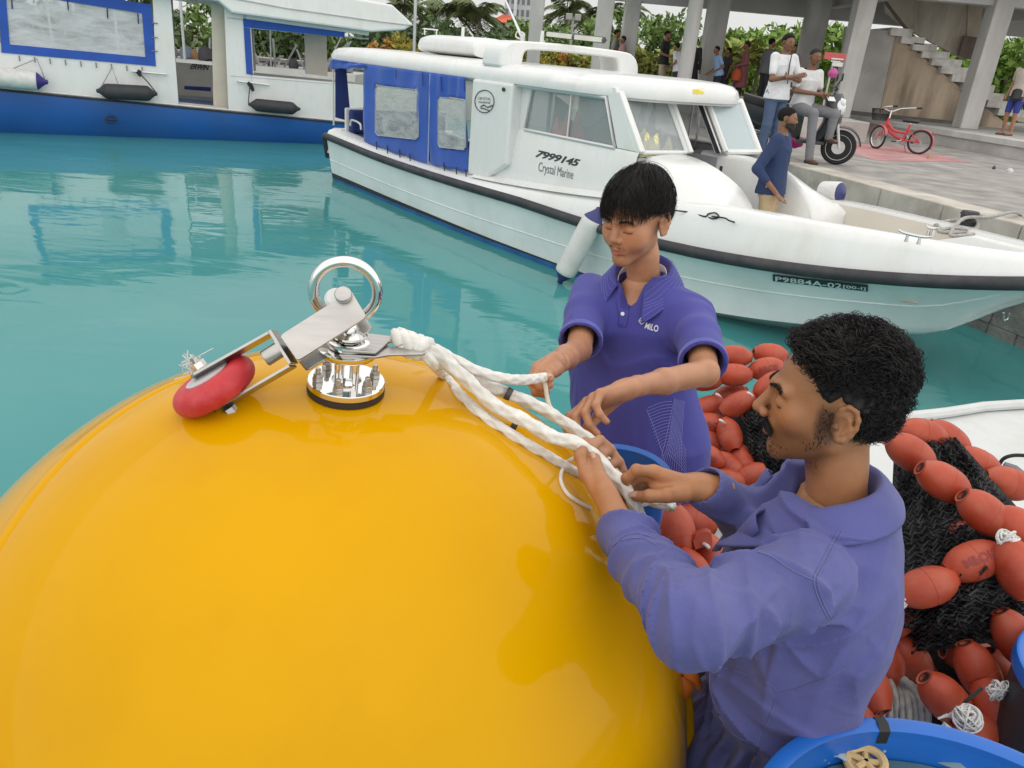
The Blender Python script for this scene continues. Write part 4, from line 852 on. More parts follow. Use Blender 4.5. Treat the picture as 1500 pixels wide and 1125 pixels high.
for x in np.linspace(xa, xb - 1.2, 9):
    m = MB(); m.tube([(x, 25.1, 1.2), (x, 25.1, 3.1)], .04, 6); m.build('canopy_post', alu, bk)
jt = thing('jetty', 'pale concrete jetty wall behind the ferry', 'jetty', (-10, 28.6, 0)); m = MB(); m.box((-40, 28.2, -1), (.4, 28.95, 1.3)); m.build('wall', concrete_pale, jt, smooth=False, bevel=.03); m = MB(); m.box((-40, 28.05, 1.302), (.4, 28.95, 1.42)); m.build('coping', concrete, jt, smooth=False, bevel=.02)
# ================================================================ workboat deck, buoy and mooring fitting
SOLE, NETDECK = .28, .5
deck_white = pbr('worn_white_deck', (.62, .63, .62), .6, var=.08, vs=3, bump=.2, bs=60, dirt=(.36, .36, .34), dirt_amt=.5, ds=3)
wb = thing('workboat', 'low white workboat deck carrying the buoy, nets and tubs', 'boat', (.6, 1.2, 0))
pf = [at_z(1010, 640, NETDECK), at_z(1200, 632, NETDECK), at_z(1385, 611, NETDECK), at_z(1440, 602, NETDECK), at_z(1500, 598, NETDECK), at_z(1640, 596, NETDECK)]
poly = [(1.02, -.6), (1.02, .96), (.62, .96), (.62, 2.3)] + [(p[0], p[1]) for p in pf] + [(4.2, -.6)]
m = MB(); m.prism([(x, y, -.15) for x, y in poly], (0, 0, NETDECK + .15)); m.build('net_deck', deck_white, wb, smooth=False, bevel=.015)
m = MB(); m.prism([(-1.0, -1.0, -.2), (-1.0, 1.7, -.2), (-.3, 2.25, -.2), (.61, 2.6, -.2), (.61, .955, -.2), (1.01, .955, -.2), (1.01, -1.0, -.2)], (0, 0, SOLE + .2)); m.build('sole', pbr('dark_deck', (.10, .10, .105), .7, var=.2), wb, smooth=False, bevel=.015)
m = MB(); m.tube([p + (0, 0, .03) for p in pf], .03, 8); m.build('gunwale_rim', deck_white, wb)

BR, BCN = .70, np.array([-.31027, 1.15254, .99602])
yellow = pbr('yellow_gelcoat', (.65, .325, .0002), .07, var=.03, vs=2.6, spec=.12, bump=.035, bs=5, bdist=.01, dirt=(.56, .255, .001), dirt_amt=.38, ds=3.2, rvar=.25)
buoy = thing('mooring_buoy', 'huge glossy yellow spherical mooring buoy in the foreground', 'buoy', (BCN[0], BCN[1], BCN[2] - BR))
bm = bmesh.new(); bmesh.ops.create_uvsphere(bm, u_segments=160, v_segments=96, radius=BR)
for v in bm.verts:                                   # slightly flattened pad round the top fitting, gentle moulding unevenness
    d = nrm(v.co); a = math.acos(max(-1, min(1, d[0] * .07 + d[1] * -.06 + d[2] * .996)))
    k = 1 - .0035 * math.exp(-(a / .15) ** 8) + .0016 * math.sin(5 * d[0] + 2) * math.sin(4 * d[1] + 1) + .001 * math.sin(9 * d[2] + 3 * d[0])
    v.co = Vector(BCN + d * BR * k)
me = bpy.data.meshes.new('shell'); bm.to_mesh(me); bm.free(); shell = link('shell', me, yellow, buoy, auto=0)
sd = [(-.42, -.86, -.3), (-.52, -.83, .1), (-.575, -.66, .48), (-.56, -.42, .71), (-.52, -.22, .82), (-.455, -.076, .887), (-.365, .032, .93), (-.2, .13, .97), (0, .21, .975), (.2, .26, .94), (.40, .25, .88), (.56, .19, .80), (.70, .12, .70), (.83, .03, .55), (.93, -.06, .36), (.985, -.13, .1), (.97, -.18, -.15), (.88, -.2, -.42)]
sp = spline(sd, 120); sp /= np.linalg.norm(sp, axis=1)[:, None]
m = MB(); rings = []
for i, d in enumerate(sp):
    t = nrm(np.gradient(sp, axis=0)[i]); b = np.cross(t, d); f = i / 119; h = .0035 + .024 * max(0, (f - .78) / .22) ** 1.2; wdt = .013
    rings.append([BCN + d * (BR - .01) + b * wdt * 1.6, BCN + d * (BR + h * .55) + b * wdt, BCN + d * (BR + h) + b * wdt * .55, BCN + d * (BR + h) - b * wdt * .55, BCN + d * (BR + h * .55) - b * wdt, BCN + d * (BR - .01) - b * wdt * 1.6])
m.loft(rings); m.build('seam_flange', yellow, buoy, auto=60)
m = MB()                                             # grimy line in the joint low on the right side
g = sp[92:]; 
for s in (-1,): m.tube([BCN + d * (BR + .003) + np.cross(nrm(np.gradient(sp, axis=0)[92 + i]), d) * s * .020 for i, d in enumerate(g)], .004, 6)
m.build('joint_grime', pbr('brown_grime', (.10, .05, .02), .8, var=.4, vs=30), buoy)
# base of the fitting
AX = nrm((.07, -.062, .9957)); B0 = BCN + AX * (BR - .003)
XA = nrm(RG - AX * np.dot(RG, AX)); YA = np.cross(AX, XA)
chrome = pbr('polished_steel', (.74, .73, .71), .07, 1.0, var=.04, vs=8, rvar=.5)
dull = pbr('brushed_steel', (.50, .48, .455), .36, 1.0, var=.10, vs=14, bump=.06, bs=120, stretch=(1, 8, 1))
gask = pbr('black_gasket', (.03, .02, .018), .6)
def fitpart(name, mb, mat_, par=None, **k): return mb.build(name, mat_, par or fit, **k)
m = MB(); m.lathe([(.0605, 0), (.0605, .010)], B0, AX, 40); m.build('gasket', gask, buoy)
m = MB(); m.lathe([(.0592, .0102), (.0600, .0112), (.0600, .0195), (.0590, .0208), (.022, .0210)], B0, AX, 48); fit = m.build('base_flange', chrome, buoy, auto=35)
for k in range(6):
    a = 2 * math.pi * k / 6 + .42; p = B0 + AX * .021 + (XA * math.cos(a) + YA * math.sin(a)) * .045
    m = MB(); m.lathe([(.0078, 0), (.0085, .001), (.0085, .007), (.0075, .0078)], p, AX, 6); m.lathe([(.0072, .0080), (.0072, .0135)], p, AX, 6); m.lathe([(.0042, .0136), (.0042, .021), (.0034, .022)], p, AX, 10); m.build('bolt', dull, fit, auto=30)
for k in range(4):
    a = 2 * math.pi * k / 4 + .9; p = B0 + AX * .020 + (XA * math.cos(a) + YA * math.sin(a)) * .0165
    m = MB(); m.lathe([(.0075, 0), (.0075, .046)], p, AX, 14); m.build('post', chrome, fit, auto=50)
m = MB(); m.lathe([(.024, .0), (.020, .006), (.020, .012)], B0 + AX * .0205, AX, 24); m.build('hub', chrome, fit, auto=40)
m = MB(); m.lathe([(.030, 0), (.044, .004), (.047, .009), (.047, .014), (.040, .0155)], B0 + AX * .0625, AX, 40); m.build('upper_flange', chrome, fit, auto=40)
m = MB(); m.lathe([(.031, .0), (.0325, .002), (.0325, .010), (.030, .012), (.017, .013), (.0135, .020), (.012, .034)], B0 + AX * .079, AX, 36); m.build('swivel', chrome, fit, auto=35)
# flat tongue that carries the ropes
TD = nrm(XA * .985 + YA * .17); TS = np.cross(AX, TD); t0 = B0 + AX * .0785
def tongue(s, z, w0, w1, x1):
    P = [(-.01, -w0), (.040, -w0), (.062, -w1 * .9 + s), (x1, -w1 * .35 + s), (x1 + .006, s), (x1, w1 * .35 + s), (.062, w1 * .9 + s), (.040, w0), (-.01, w0)]
    m = MB(); m.prism([t0 + TD * a + TS * b + AX * z for a, b in P], AX * .004); return m
fk = thing('rope_tongue', 'flat steel tongue clamped on the swivel holding the white ropes', 'bracket', t0)
tongue(-.012, -.001, .038, .016, .112).build('tongue_plate', dull, fk, smooth=False, bevel=.001); tongue(.02, .0045, .034, .012, .082).build('tongue_plate', dull, fk, smooth=False, bevel=.001)
m = MB(); m.tube([t0 + TD * .07 + TS * .018 + AX * .002, t0 + TD * .115 + TS * .016 + AX * .004], .0048, 10); m.build('tongue_pin', pbr('brass', (.45, .36, .2), .3, 1.0), fk)
# lifting ring
RC = at(506, 427, 1.166); rn = nrm(np.cross(XA * .99 + YA * .14, AX)); ru = nrm(np.cross(rn, XA)); rx = np.cross(ru, rn)
ring_o = thing('lifting_ring', 'polished steel lifting ring standing on top of the yellow buoy', 'ring', B0 + AX * .1)
m = MB(); m.tube([RC + rx * .0474 * math.cos(a) + AX * .0474 * math.sin(a) for a in np.linspace(0, 2 * math.pi, 72, endpoint=False)], .0084, 18, closed=True); m.build('ring', chrome, ring_o, auto=0)
nk = B0 + AX * .112; m = MB(); m.tube(spline([B0 + AX * .100, nk, RC - AX * .044], 10), [.015, .0145, .013, .012, .011, .0105, .010, .010, .0095, .009], 16); m.build('neck', chrome, ring_o, auto=0)
m = MB(); m.lathe([(.028, 0), (.029, .004), (.016, .008)], B0 + AX * .097, AX, 24); m.build('collar', chrome, ring_o, auto=40)
# double yoke with the red wheel hanging over the dome
yoke = thing('roller_yoke', 'hinged steel yoke with a red rubber wheel resting on the buoy', 'pulley', at(316, 590, 1.18))
def P3(x, y, d): return at(x, y, d)
D1, D2, D3 = 1.205, 1.185, 1.20
def slab(name, pts, th, mat_=dull, bevel=.002, dirv=None):
    m = MB(); n = dirv if dirv is not None else nrm(np.cross(pts[1] - pts[0], pts[2] - pts[0])); m.prism(pts, np.asarray(n) * th); return m.build(name, mat_, yoke, smooth=False, bevel=bevel)
fwd = nrm(ray(470, 480))
fa, fb, fc, fd = P3(411, 493, 1.122), P3(515, 427, 1.142), P3(538, 466, 1.133), P3(437, 530, 1.112)
def rnd(q, r=.12):                                   # rounded corners of a quad
    out = []
    for k in range(4):
        p, c, n_ = q[k - 1], q[k], q[(k + 1) % 4]; a = c + (p - c) * r; b = c + (n_ - c) * r
        for f in np.linspace(0, 1, 5): out.append((1 - f) ** 2 * a + 2 * f * (1 - f) * c + f * f * b)
    return out
nfront = nrm(np.cross(fb - fa, fd - fa)); nfront = nfront if nfront @ fwd < 0 else -nfront
slab('side_plate', rnd([fa, fb, fc, fd], .08), .005, dirv=nfront, bevel=.0008)
back = [p - nfront * .052 for p in (fa, fb, fc, fd)]; slab('side_plate', rnd(back, .08), .005, dirv=nfront, bevel=.0008)
slab('cross_plate', [fa - nfront * .0005, fd - nfront * .0005, fd - nfront * .0465, fa - nfront * .0465], .005, dirv=nrm(fb - fa), bevel=.0008)
pc = P3(516, 457, 1.198) ; pc = pc + nfront * (np.dot(fa - pc, nfront) + .005)
m = MB(); m.lathe([(.0115, 0), (.0125, .001), (.0125, .008), (.011, .0095)], pc, nfront, 24); m.build('hinge_bolt', dull, yoke, auto=35)
m = MB(); m.lathe([(.006, -.06), (.006, 0)], pc, nfront, 12); m.build('hinge_pin', dull, yoke)
m = MB(); m.lathe([(.012, -.044), (.0165, -.040), (.0175, -.028), (.0165, -.016), (.012, -.012)], P3(492, 438, 1.16) + nfront * (np.dot(fa - P3(492, 438, 1.16), nfront)), nfront, 24); m.build('nylon_roller', pbr('white_nylon', (.75, .75, .73), .4), yoke, auto=40)
# lower fork
ta, tb = P3(398, 486, 1.152), P3(428, 534, 1.135)
sl_ = nrm(tb - ta); wdir = nrm(np.cross(sl_, fwd)); 
def strap(a, b, wv, th, name):
    m = MB(); t = nrm(b - a); n = nrm(np.cross(t, wv)); P = []
    for f in np.linspace(0, 1, 2): P.append(a + (b - a) * f)
    q = [a - wv, a + wv]; e = [b + wv * math.cos(x) + t * np.linalg.norm(wv) * math.sin(x) for x in np.linspace(0, math.pi, 10)]
    m.prism(q + e, n * th); return m.build(name, dull, yoke, smooth=False, bevel=.0008)
wv = fwd * .015 + np.array([0, 0, -.004]); wv = wv - nrm(ta - P3(290, 546, 1.16)) * np.dot(wv, nrm(ta - P3(290, 546, 1.16)))
wc = P3(314, 565, 1.158); wax = nrm(P3(336, 592, 1.172) - P3(295, 538, 1.144))
strap(ta, P3(294, 544, 1.150), wv, .0045, 'fork_arm'); strap(tb, P3(328, 592, 1.150), wv, .0045, 'fork_arm')
slab('fork_base', [ta - wv, tb - wv, tb + wv, ta + wv], .0048, dirv=nrm(fb - fa), bevel=.0008)
m = MB(); c0 = (ta + tb) / 2; m.lathe([(.0125, .004), (.0125, .028), (.011, .030)], c0, nrm(fa - fb), 28); m.build('hinge_barrel', dull, yoke, auto=40); m = MB(); m.lathe([(.0165, .0), (.0165, .0038)], c0, nrm(fa - fb), 24); m.build('washer', dull, yoke, auto=40)
red_rub = pbr('scuffed_red_rubber', (.52, .022, .03), .5, var=.14, vs=9, bump=.25, bs=50, dirt=(.72, .22, .20), dirt_amt=.45, ds=9)
rw = .066; th_ = .021
prof = [(.016, -th_ * .75)] + [(rw - th_ + th_ * math.cos(a), th_ * math.sin(a)) for a in np.linspace(-1.9, 1.9, 18)] + [(.016, th_ * .75)]
m = MB(); m.lathe(prof, wc, wax, 48); m.build('rubber_wheel', red_rub, yoke, auto=0)
for s in (-1, 1):
    m = MB(); m.lathe([(.034, 0), (.034, .003), (.02, .0035)], wc + wax * s * (th_ * .85), wax * s, 28); m.build('side_washer', pbr('cloudy_nylon', (.55, .52, .53), .4), yoke, auto=40)
m = MB(); m.lathe([(.0105, 0), (.0105, .010), (.009, .0105)], P3(294, 538, 1.146), -wax, 6); m.build('nut', chrome, yoke, auto=30); m = MB(); m.lathe([(.006, 0), (.006, .012)], P3(290, 533, 1.147), -wax, 10); m.build('bolt_end', dull, yoke)
m = MB(); m.lathe([(.0105, 0), (.0105, .012), (.009, .0125)], P3(334, 597, 1.150), wax, 6); m.build('bolt_head', dull, yoke, auto=30)
m = MB(); gq = np.random.default_rng(3)
for k in range(26):
    p = P3(278 + gq.normal() * 4, 533 + gq.normal() * 4, 1.15); m.tube(spline([p, p + gq.normal(size=3) * .008, p + gq.normal(size=3) * .014 + (-.004, 0, 0)], 6), .0006, 4)
o = m.build('frayed_tape', pbr('frayed_white', (.7, .68, .65), .9), yoke); o['kind'] = 'stuff'

# ================================================================ ropes
rope_white = pbr('white_braid', (.74, .72, .67), .85, var=.12, vs=60, bump=.7, bs=420, bdist=.001, dirt=(.56, .52, .44), dirt_amt=.45, ds=9, sheen=.2)
rope_fleck = pbr('flecked_braid', (.70, .69, .66), .85, var=.3, vs=120, bump=.7, bs=420, bdist=.001)
def braid(path, r, plait=4, step=.0022, pitch=4.6, seg=20, amp=.18, flat=None):
    P = np.asarray(path, float); L_ = np.r_[0, np.cumsum(np.linalg.norm(np.diff(P, axis=0), axis=1))]; n = max(8, int(L_[-1] / step)); s = np.linspace(0, L_[-1], n); P = np.stack([np.interp(s, L_, P[:, k]) for k in range(3)], 1)
    for _ in range(3): P[1:-1] = (P[:-2] + 2 * P[1:-1] + P[2:]) / 4
    T = np.gradient(P, axis=0); T /= np.linalg.norm(T, axis=1)[:, None]; u = nrm(np.cross(T[0], (.3, .2, 1))); N = []
    for i in range(n): u = nrm(u - T[i] * (u @ T[i])); N.append(u)
    N = np.array(N); B = np.cross(T, N); th = np.linspace(0, 2 * np.pi, seg, endpoint=False); k = 2 * math.pi / (pitch * r)
    A = np.cos(plait * th[None] / 1 + k * s[:, None]); C = np.cos(plait * th[None] - k * s[:, None]); h = np.maximum(A, C)
    R = r * (1 + amp * (h - .55) + .03 * np.sin(s * 31 / max(.02, L_[-1]) * 3)[:, None])
    V = P[:, None] + R[..., None] * (np.cos(th)[None, :, None] * N[:, None] + np.sin(th)[None, :, None] * B[:, None] * (flat or 1))
    F = [(i * seg + j, i * seg + (j + 1) % seg, (i + 1) * seg + (j + 1) % seg, (i + 1) * seg + j) for i in range(n - 1) for j in range(seg)] + [tuple(range(seg - 1, -1, -1)), tuple((n - 1) * seg + j for j in range(seg))]
    return V.reshape(-1, 3), F
def sphd(x, y):
    v = ray(x, y); oc = EYE - BCN; a, b, c = v @ v, 2 * oc @ v, oc @ oc - BR * BR; D = b * b - 4 * a * c
    return None if D < 0 else (-b - math.sqrt(D)) / (2 * a)
def rp3(x, y, r, d=None, lift=0.0):
    if d is None:
        d = sphd(x, y); d = (d if d is not None else 1.45) - (r + lift) / max(.5, 1)
    return at(x, y, d)
def rope(name, pts, r, label, mat_=rope_white, cat='rope', grp=None, n=90, **k):
    P = [rp3(q[0], q[1], r, q[2] if len(q) > 2 else None, q[3] if len(q) > 3 else 0) for q in pts]
    m = MB(); m.add(*braid(spline(P, n), r, **k)); return tag(m.build(name, mat_, auto=0), label, cat, grp)
rope('braided_rope', [(612, 506, 1.225), (640, 516, 1.24), (662, 536, 1.25), (690, 562, 1.26), (720, 590, 1.268), (745, 605, 1.27), (765, 614, 1.268), (785, 626, 1.262), (810, 640, 1.258), (840, 648, 1.262), (862, 660, 1.262), (886, 684, 1.255), (910, 708, 1.248), (925, 730, 1.248), (934, 752, 1.255), (940, 766, 1.262)], .0112, 'thick white braided rope spliced in the hands of the near man', amp=.20, n=130)
rope('braided_rope', [(618, 514, 1.23), (634, 532, 1.235), (652, 552), (674, 578), (702, 605), (736, 628), (771, 650), (804, 669), (836, 688), (858, 700)], .0088, 'white braided rope lying lower along the buoy shoulder')
rope('braided_rope', [(616, 500, 1.24), (650, 518, 1.26), (676, 532, 1.275), (706, 546, 1.285), (742, 555, 1.31), (772, 556, 1.36), (803, 552, 1.475)], .0088, 'white braided rope stretched to the raised hand of the young man')
rope('braided_rope', [(640, 526, 1.25), (690, 556, 1.30), (740, 575, 1.335), (790, 596, 1.36), (832, 622, 1.375), (868, 648, 1.375), (894, 676, 1.37), (912, 706, 1.36), (922, 735, 1.36)], .0105, 'white braided rope running along the far rim of the buoy')
rope('braided_rope', [(941, 768, 1.27), (950, 783, 1.275), (966, 806, 1.285), (986, 836, 1.29)], .0085, 'white rope end running down past the sleeve of the near man', seg=16)
rope('braided_rope', [(930, 738, 1.42), (948, 733, 1.44), (968, 738, 1.46), (985, 742, 1.48)], .010, 'flecked rope end behind the right hand of the near man', rope_fleck)
m = MB(); m.add(*braid(spline([at(938, 762, 1.258), at(942, 776, 1.268)], 6), .0136, amp=.02)); tag(m.build('tape_band', pbr('yellow_tape', (.62, .45, .10), .4, var=.2, vs=30)), 'yellow tape band wrapped at the end of the thick rope', 'tape')
def strand(pts, r, label, n=50):
    m = MB(); m.tube(spline([rp3(q[0], q[1], r, q[2] if len(q) > 2 else None) for q in pts], n), r, 7); return tag(m.build('rope_strand', rope_white), label, 'strand')
strand([(797, 554, 1.46), (799, 566, 1.455), (801, 580, 1.455), (804, 592, 1.455), (808, 600, 1.455)], .0042, 'loose white strand hanging below the hand of the young man')
strand([(847, 668, 1.25), (832, 676), (823, 690), (822, 706), (832, 724), (852, 738), (866, 745)], .0032, 'thin white strand looping down left of the near hand')
m = MB()                                              # knot of thick strands by the tongue
kc = at(606, 507, 1.225)
gk = np.random.default_rng(11)
for k in range(7):
    a = k * .9; c = kc + (k - 3) * .0078 * nrm(at(640, 522, 1.24) - at(578, 500, 1.22)); ax_ = nrm(at(640, 522, 1.24) - at(578, 500, 1.22)); u_ = nrm(np.cross(ax_, AX)); w_ = np.cross(ax_, u_); R_ = .0165 if k not in (0, 6) else .012
    path = [c + u_ * R_ * math.cos(t) + w_ * R_ * math.sin(t) * .8 + ax_ * .011 * math.sin(t + a) for t in np.linspace(0, 2 * math.pi, 24)]
    m.add(*braid(path, .0088, seg=12, amp=.12))
tag(m.build('rope_knot', rope_white, auto=0), 'lumpy white rope knot beside the steel swivel', 'knot')
for (x, y, lab) in [(745, 577, 'small dark tape tag on the far rope'), (754, 622, 'small dark tape mark on the lower rope')]:
    d = 1.325 if y < 600 else sphd(x, y) - .02
    if y < 600: d = 1.325
    m = MB(); p, q = at(x - 4, y - 2, d), at(x + 4, y + 2, d); m.add(*braid([p, (p + q) / 2, q], .0112 if y < 600 else .0102, amp=.0)); tag(m.build('tape_tag', pbr('dark_tape', (.06, .05, .05), .6)), lab, 'tape')
os_ = thing('orange_lashing', 'short orange strap caught on the lower right rim of the buoy', 'strap', at(1010, 985, 1.36)); m = MB(); m.tube(spline([at(1001, 966, 1.37), at(1006, 984, 1.345), at(1018, 992, 1.34), at(1024, 1004, 1.35)], 10), .011, 8, flat=.5); m.build('webbing', pbr('orange_webbing', (.60, .15, .01), .7), os_); m = MB(); m.tube(spline([at(1005, 990, 1.345), at(1008, 1008, 1.34), at(1003, 1022, 1.35)], 8), .012, 8, flat=.4); m.build('webbing', pbr('orange_webbing', (.60, .15, .01)), os_)
# ================================================================ net floats, nets, tubs
float_red = pbr('red_plastic_float', (.41, .052, .018), .5, var=.20, vs=9, bump=.15, bs=60, dirt=(.40, .12, .07), dirt_amt=.6, ds=16, rvar=.2)
float_dark = pbr('float_hole', (.02, .012, .012), .7)
net_black = pbr('black_twine', (.022, .022, .024), .75, var=.4, vs=40, bump=.3, bs=300)
net_fold = pbr('black_net_mass', (.012, .012, .013), .95, var=.5, vs=60, bump=1.0, bs=130, bdist=.01)
tie_white = pbr('white_twine', (.66, .65, .62), .8, var=.2, vs=80, bump=.5, bs=300)
FL, FR = .0675, .0435                                # half length and radius of a float
def float_mesh():
    pr = [(.0105, -FL * .86), (.0135, -FL * .985), (.020, -FL)]
    for t in np.linspace(-.97, .97, 19): pr.append((FR * (1 - abs(t) ** 2.6 * .62), t * FL))
    pr += [(.020, FL), (.0135, FL * .985), (.0105, FL * .86)]
    m = MB(); m.lathe(pr, (0, 0, 0), (0, 0, 1), 28, caps=False); return m
fl_body = float_mesh().build('body', float_red, auto=50)
fl_seam = MB(); th_ = np.linspace(0, 2 * np.pi, 40, endpoint=False); fl_seam.tube([(FR * 1.0 * math.cos(a), FR * 1.0 * math.sin(a), 0) for a in th_], .0006, 4, closed=True)
fl_seam = fl_seam.build('moulding_line', float_red)
fl_hole = MB(); fl_hole.lathe([(.0001, -FL * .88), (.0135, -FL * .88), (.0143, -FL * .995), (.0105, -FL * 1.0)], seg=16, caps=False); fl_hole = fl_hole.build('rope_hole', float_dark)
fl_hole2 = MB(); fl_hole2.lathe([(.0105, FL), (.0143, FL * .995), (.0135, FL * .88), (.0001, FL * .88)], seg=16, caps=False); fl_hole2 = fl_hole2.build('rope_hole', float_dark)
def embossed():
    V, F = text_mesh('MFOR', .028, 0, .0, .0012); V[:, 0] -= (V[:, 0].min() + V[:, 0].max()) / 2; V[:, 1] -= V[:, 1].mean(); V, F = subdivide_long(V, F, .008)
    z = V[:, 0] * 1.0; a = V[:, 1] / FR; R = FR * (1 - np.abs(z / FL) ** 2.6 * .62) + .0011
    P = np.stack([R * np.cos(a), R * np.sin(a), z], 1); m = MB(); m.add(P, F); Q = P.copy(); return m
fl_text = embossed().build('lettering', pbr('float_letter', (.27, .035, .025), .55, var=.1), smooth=False)
protos = [fl_body, fl_seam, fl_hole, fl_hole2]
nfl = [0]
def net_float(label, x, y, ang, d, tilt=0.0, text=False, s=1.0, spin=None, lay=None):
    """centre pixel, axis angle in the picture (degrees, clockwise), depth, tilt of the axis towards the camera (degrees)"""
    c = at(x, y, d); t = thing('net_float', label, 'float', (0, 0, 0), 'red net floats piled on the workboat')
    a = math.radians(ang); k = math.radians(tilt); ax = nrm((RG * math.cos(a) + DN * math.sin(a)) * math.cos(k) - nrm(ray(x, y)) * math.sin(k))
    vv = -nrm(ray(x, y)); u = nrm(vv - ax * (vv @ ax)); w_ = np.cross(ax, u)
    if text and spin is None: spin = 0
    sp = spin if spin is not None else rng.random() * 6.28
    X = u * math.cos(sp) + w_ * math.sin(sp); Y = np.cross(ax, X)
    M = Matrix(((X[0], Y[0], ax[0], c[0]), (X[1], Y[1], ax[1], c[1]), (X[2], Y[2], ax[2], c[2]), (0, 0, 0, 1))) @ Matrix.Scale(s, 4)
    t.matrix_world = M
    for pidx, p in enumerate(protos + ([fl_text] if text else [])):
        o = p.copy(); COL.objects.link(o); o.name = p.name.split('.')[0]; o.parent = t; o.matrix_parent_inverse = Matrix.Identity(4)
    return t
# pile behind the young man
A = [('red float topmost at the left end of the far pile', 1075, 522, 4, 2.98, 0, 0), ('red float at the very back top of the far pile, half hidden', 1128, 519, 6, 3.06, 0, 0), ('red float with raised letters second from the top of the far pile', 1122, 540, -10, 2.96, 0, 1),
     ('red float below the topmost one in the far pile', 1075, 549, 2, 2.92, 0, 0), ('red float tucked behind the sleeve of the young man', 1034, 556, -6, 2.93, 0, 0), ('dark shaded red float deep in the middle of the far pile', 1070, 579, -12, 3.0, 0, 0),
     ('red float lying slanted across the front of the far pile', 1081, 592, -26, 2.82, 10, 0), ('red float beside the cheek of the near man', 1128, 565, -36, 2.82, 5, 0), ('dim red float behind the shirt edge, third row of the far pile', 1036, 597, -20, 2.92, 0, 0),
     ('red float with raised letters left of the upright one', 1041, 622, 6, 2.86, 0, 1), ('red float standing upright with its hole showing on top', 1069, 637, 72, 2.78, 35, 0), ('largest lettered red float low at the left of the far pile', 1033, 668, 24, 2.70, 5, 1),
     ('red float half hidden above the lowest lettered float', 1040, 647, 20, 2.84, 0, 0), ('red float wedged under the upright one', 1066, 660, 38, 2.84, 0, 0), ('small looking red float at the bottom of the far pile', 1068, 685, 42, 2.72, 20, 0),
     ('red float standing against the black net in the far pile', 1086, 676, 72, 2.76, 20, 0), ('red float lowest on the right of the far pile', 1097, 699, -30, 2.68, 10, 0), ('red float lowest on the left of the far pile', 1062, 705, 0, 2.66, 0, 0), ('red float glimpsed at the edge of the printed shirt', 1018, 628, 60, 2.9, 0, 0), ('dim red float buried behind the black far net', 1110, 610, 20, 3.02, 0, 0)]
for lab, x, y, ang, d, tl, tx in A: net_float(lab, x, y, ang, d, tl, bool(tx))
# between the two men
net_float('big orange red float between the two men, nearest the rope', 991, 783, 82, 1.78, 6, False, 1.02); net_float('red float with a dark open hole below the right cuff of the near man', 1041, 818, 62, 1.80, 30); net_float('red float lowest between the two men', 1016, 846, 62, 1.72, 20)
net_float('dark red float hidden behind the flecked rope end', 968, 762, 70, 1.92, 0); net_float('red float under the right forearm of the near man', 1012, 760, 20, 2.0, 0)
# pile behind the near man
Cc = [('red float at the back top of the near pile', 1349, 636, 10, 2.12, 0, 0), ('red float at the far corner of the near pile, ending in a dark gap', 1388, 644, 38, 2.16, 10, 0), ('red float just above the shoulder of the near man', 1334, 664, 34, 1.98, 0, 0), ('second red float along the string over the shoulder', 1382, 706, 32, 1.86, 0, 0),
     ('third red float along the string over the shoulder', 1442, 752, 40, 1.78, 0, 0), ('slender looking red float lying beyond the net edge', 1430, 680, 26, 2.10, 0, 0), ('red float at the right edge beyond the net', 1477, 708, 16, 2.05, 0, 0), ('red float cut by the right edge above the white knot', 1494, 774, 30, 1.76, 10, 0),
     ('lettered red float lying on top of the near black net', 1426, 822, -22, 1.74, 0, 1), ('red float left of the lettered one on the near net', 1357, 860, -18, 1.72, 0, 0), ('red float cut by the right edge below the white knot', 1488, 832, 74, 1.70, 0, 0), ('dim red float under the meshes of the near net', 1404, 790, -20, 1.90, 0, 0),
     ('dark red float under the back of the near man', 1312, 905, -40, 1.84, 10, 0), ('red float below the back of the near man, above the coil', 1291, 960, 60, 1.82, 10, 0), ('round looking red float beside the coil of rope', 1271, 1000, 62, 1.74, 35, 0), ('dark red float lying under the lower net fold', 1331, 962, 50, 1.86, 0, 0), ('red float half behind the blue tub rim, left of the coil', 1256, 1033, 80, 1.74, 20, 0),
     ('red float wound with white twine', 1385, 1024, 46, 1.68, 0, 0), ('red float leaning above the white twine tie', 1433, 984, 64, 1.72, 10, 0), ('red float right of the white twine tie', 1460, 1040, 62, 1.66, 25, 0), ('red float at the right edge above the dark tub', 1489, 936, 60, 1.72, 10, 0), ('red float nearly hidden beneath the white twine tie', 1440, 1078, 30, 1.64, 0, 0),
     ('dark red float deep below the net on the right', 1467, 990, 60, 1.84, 0, 0), ('dark red float deep under the middle of the net', 1420, 960, 10, 1.9, 0, 0), ('dark red float deep behind the coil of rope', 1352, 1000, 70, 1.92, 0, 0), ('red float peeping from the waist of the near man', 1310, 880, 20, 1.95, 0, 0)]
for lab, x, y, ang, d, tl, tx in Cc: net_float(lab, x, y, ang, d, tl, bool(tx))
for o in protos + [fl_text]:
    bpy.data.objects.remove(o)
frag = thing('float_fragment', 'torn piece of red float beside the big float between the men', 'float piece', at(1031, 788, 1.74)); m = MB(); gq = np.random.default_rng(5); cp = at(1031, 790, 1.74)
ring0 = [cp + RG * .024 * math.cos(a) * (1 + .25 * gq.normal()) + DN * .022 * math.sin(a) * (1 + .25 * gq.normal()) for a in np.linspace(0, 2 * math.pi, 11, endpoint=False)]; m.loft([ring0, [p + FW * .02 + (p - cp) * .25 for p in ring0], [p + FW * .035 for p in ring0]]); m.build('shard', float_red, frag)

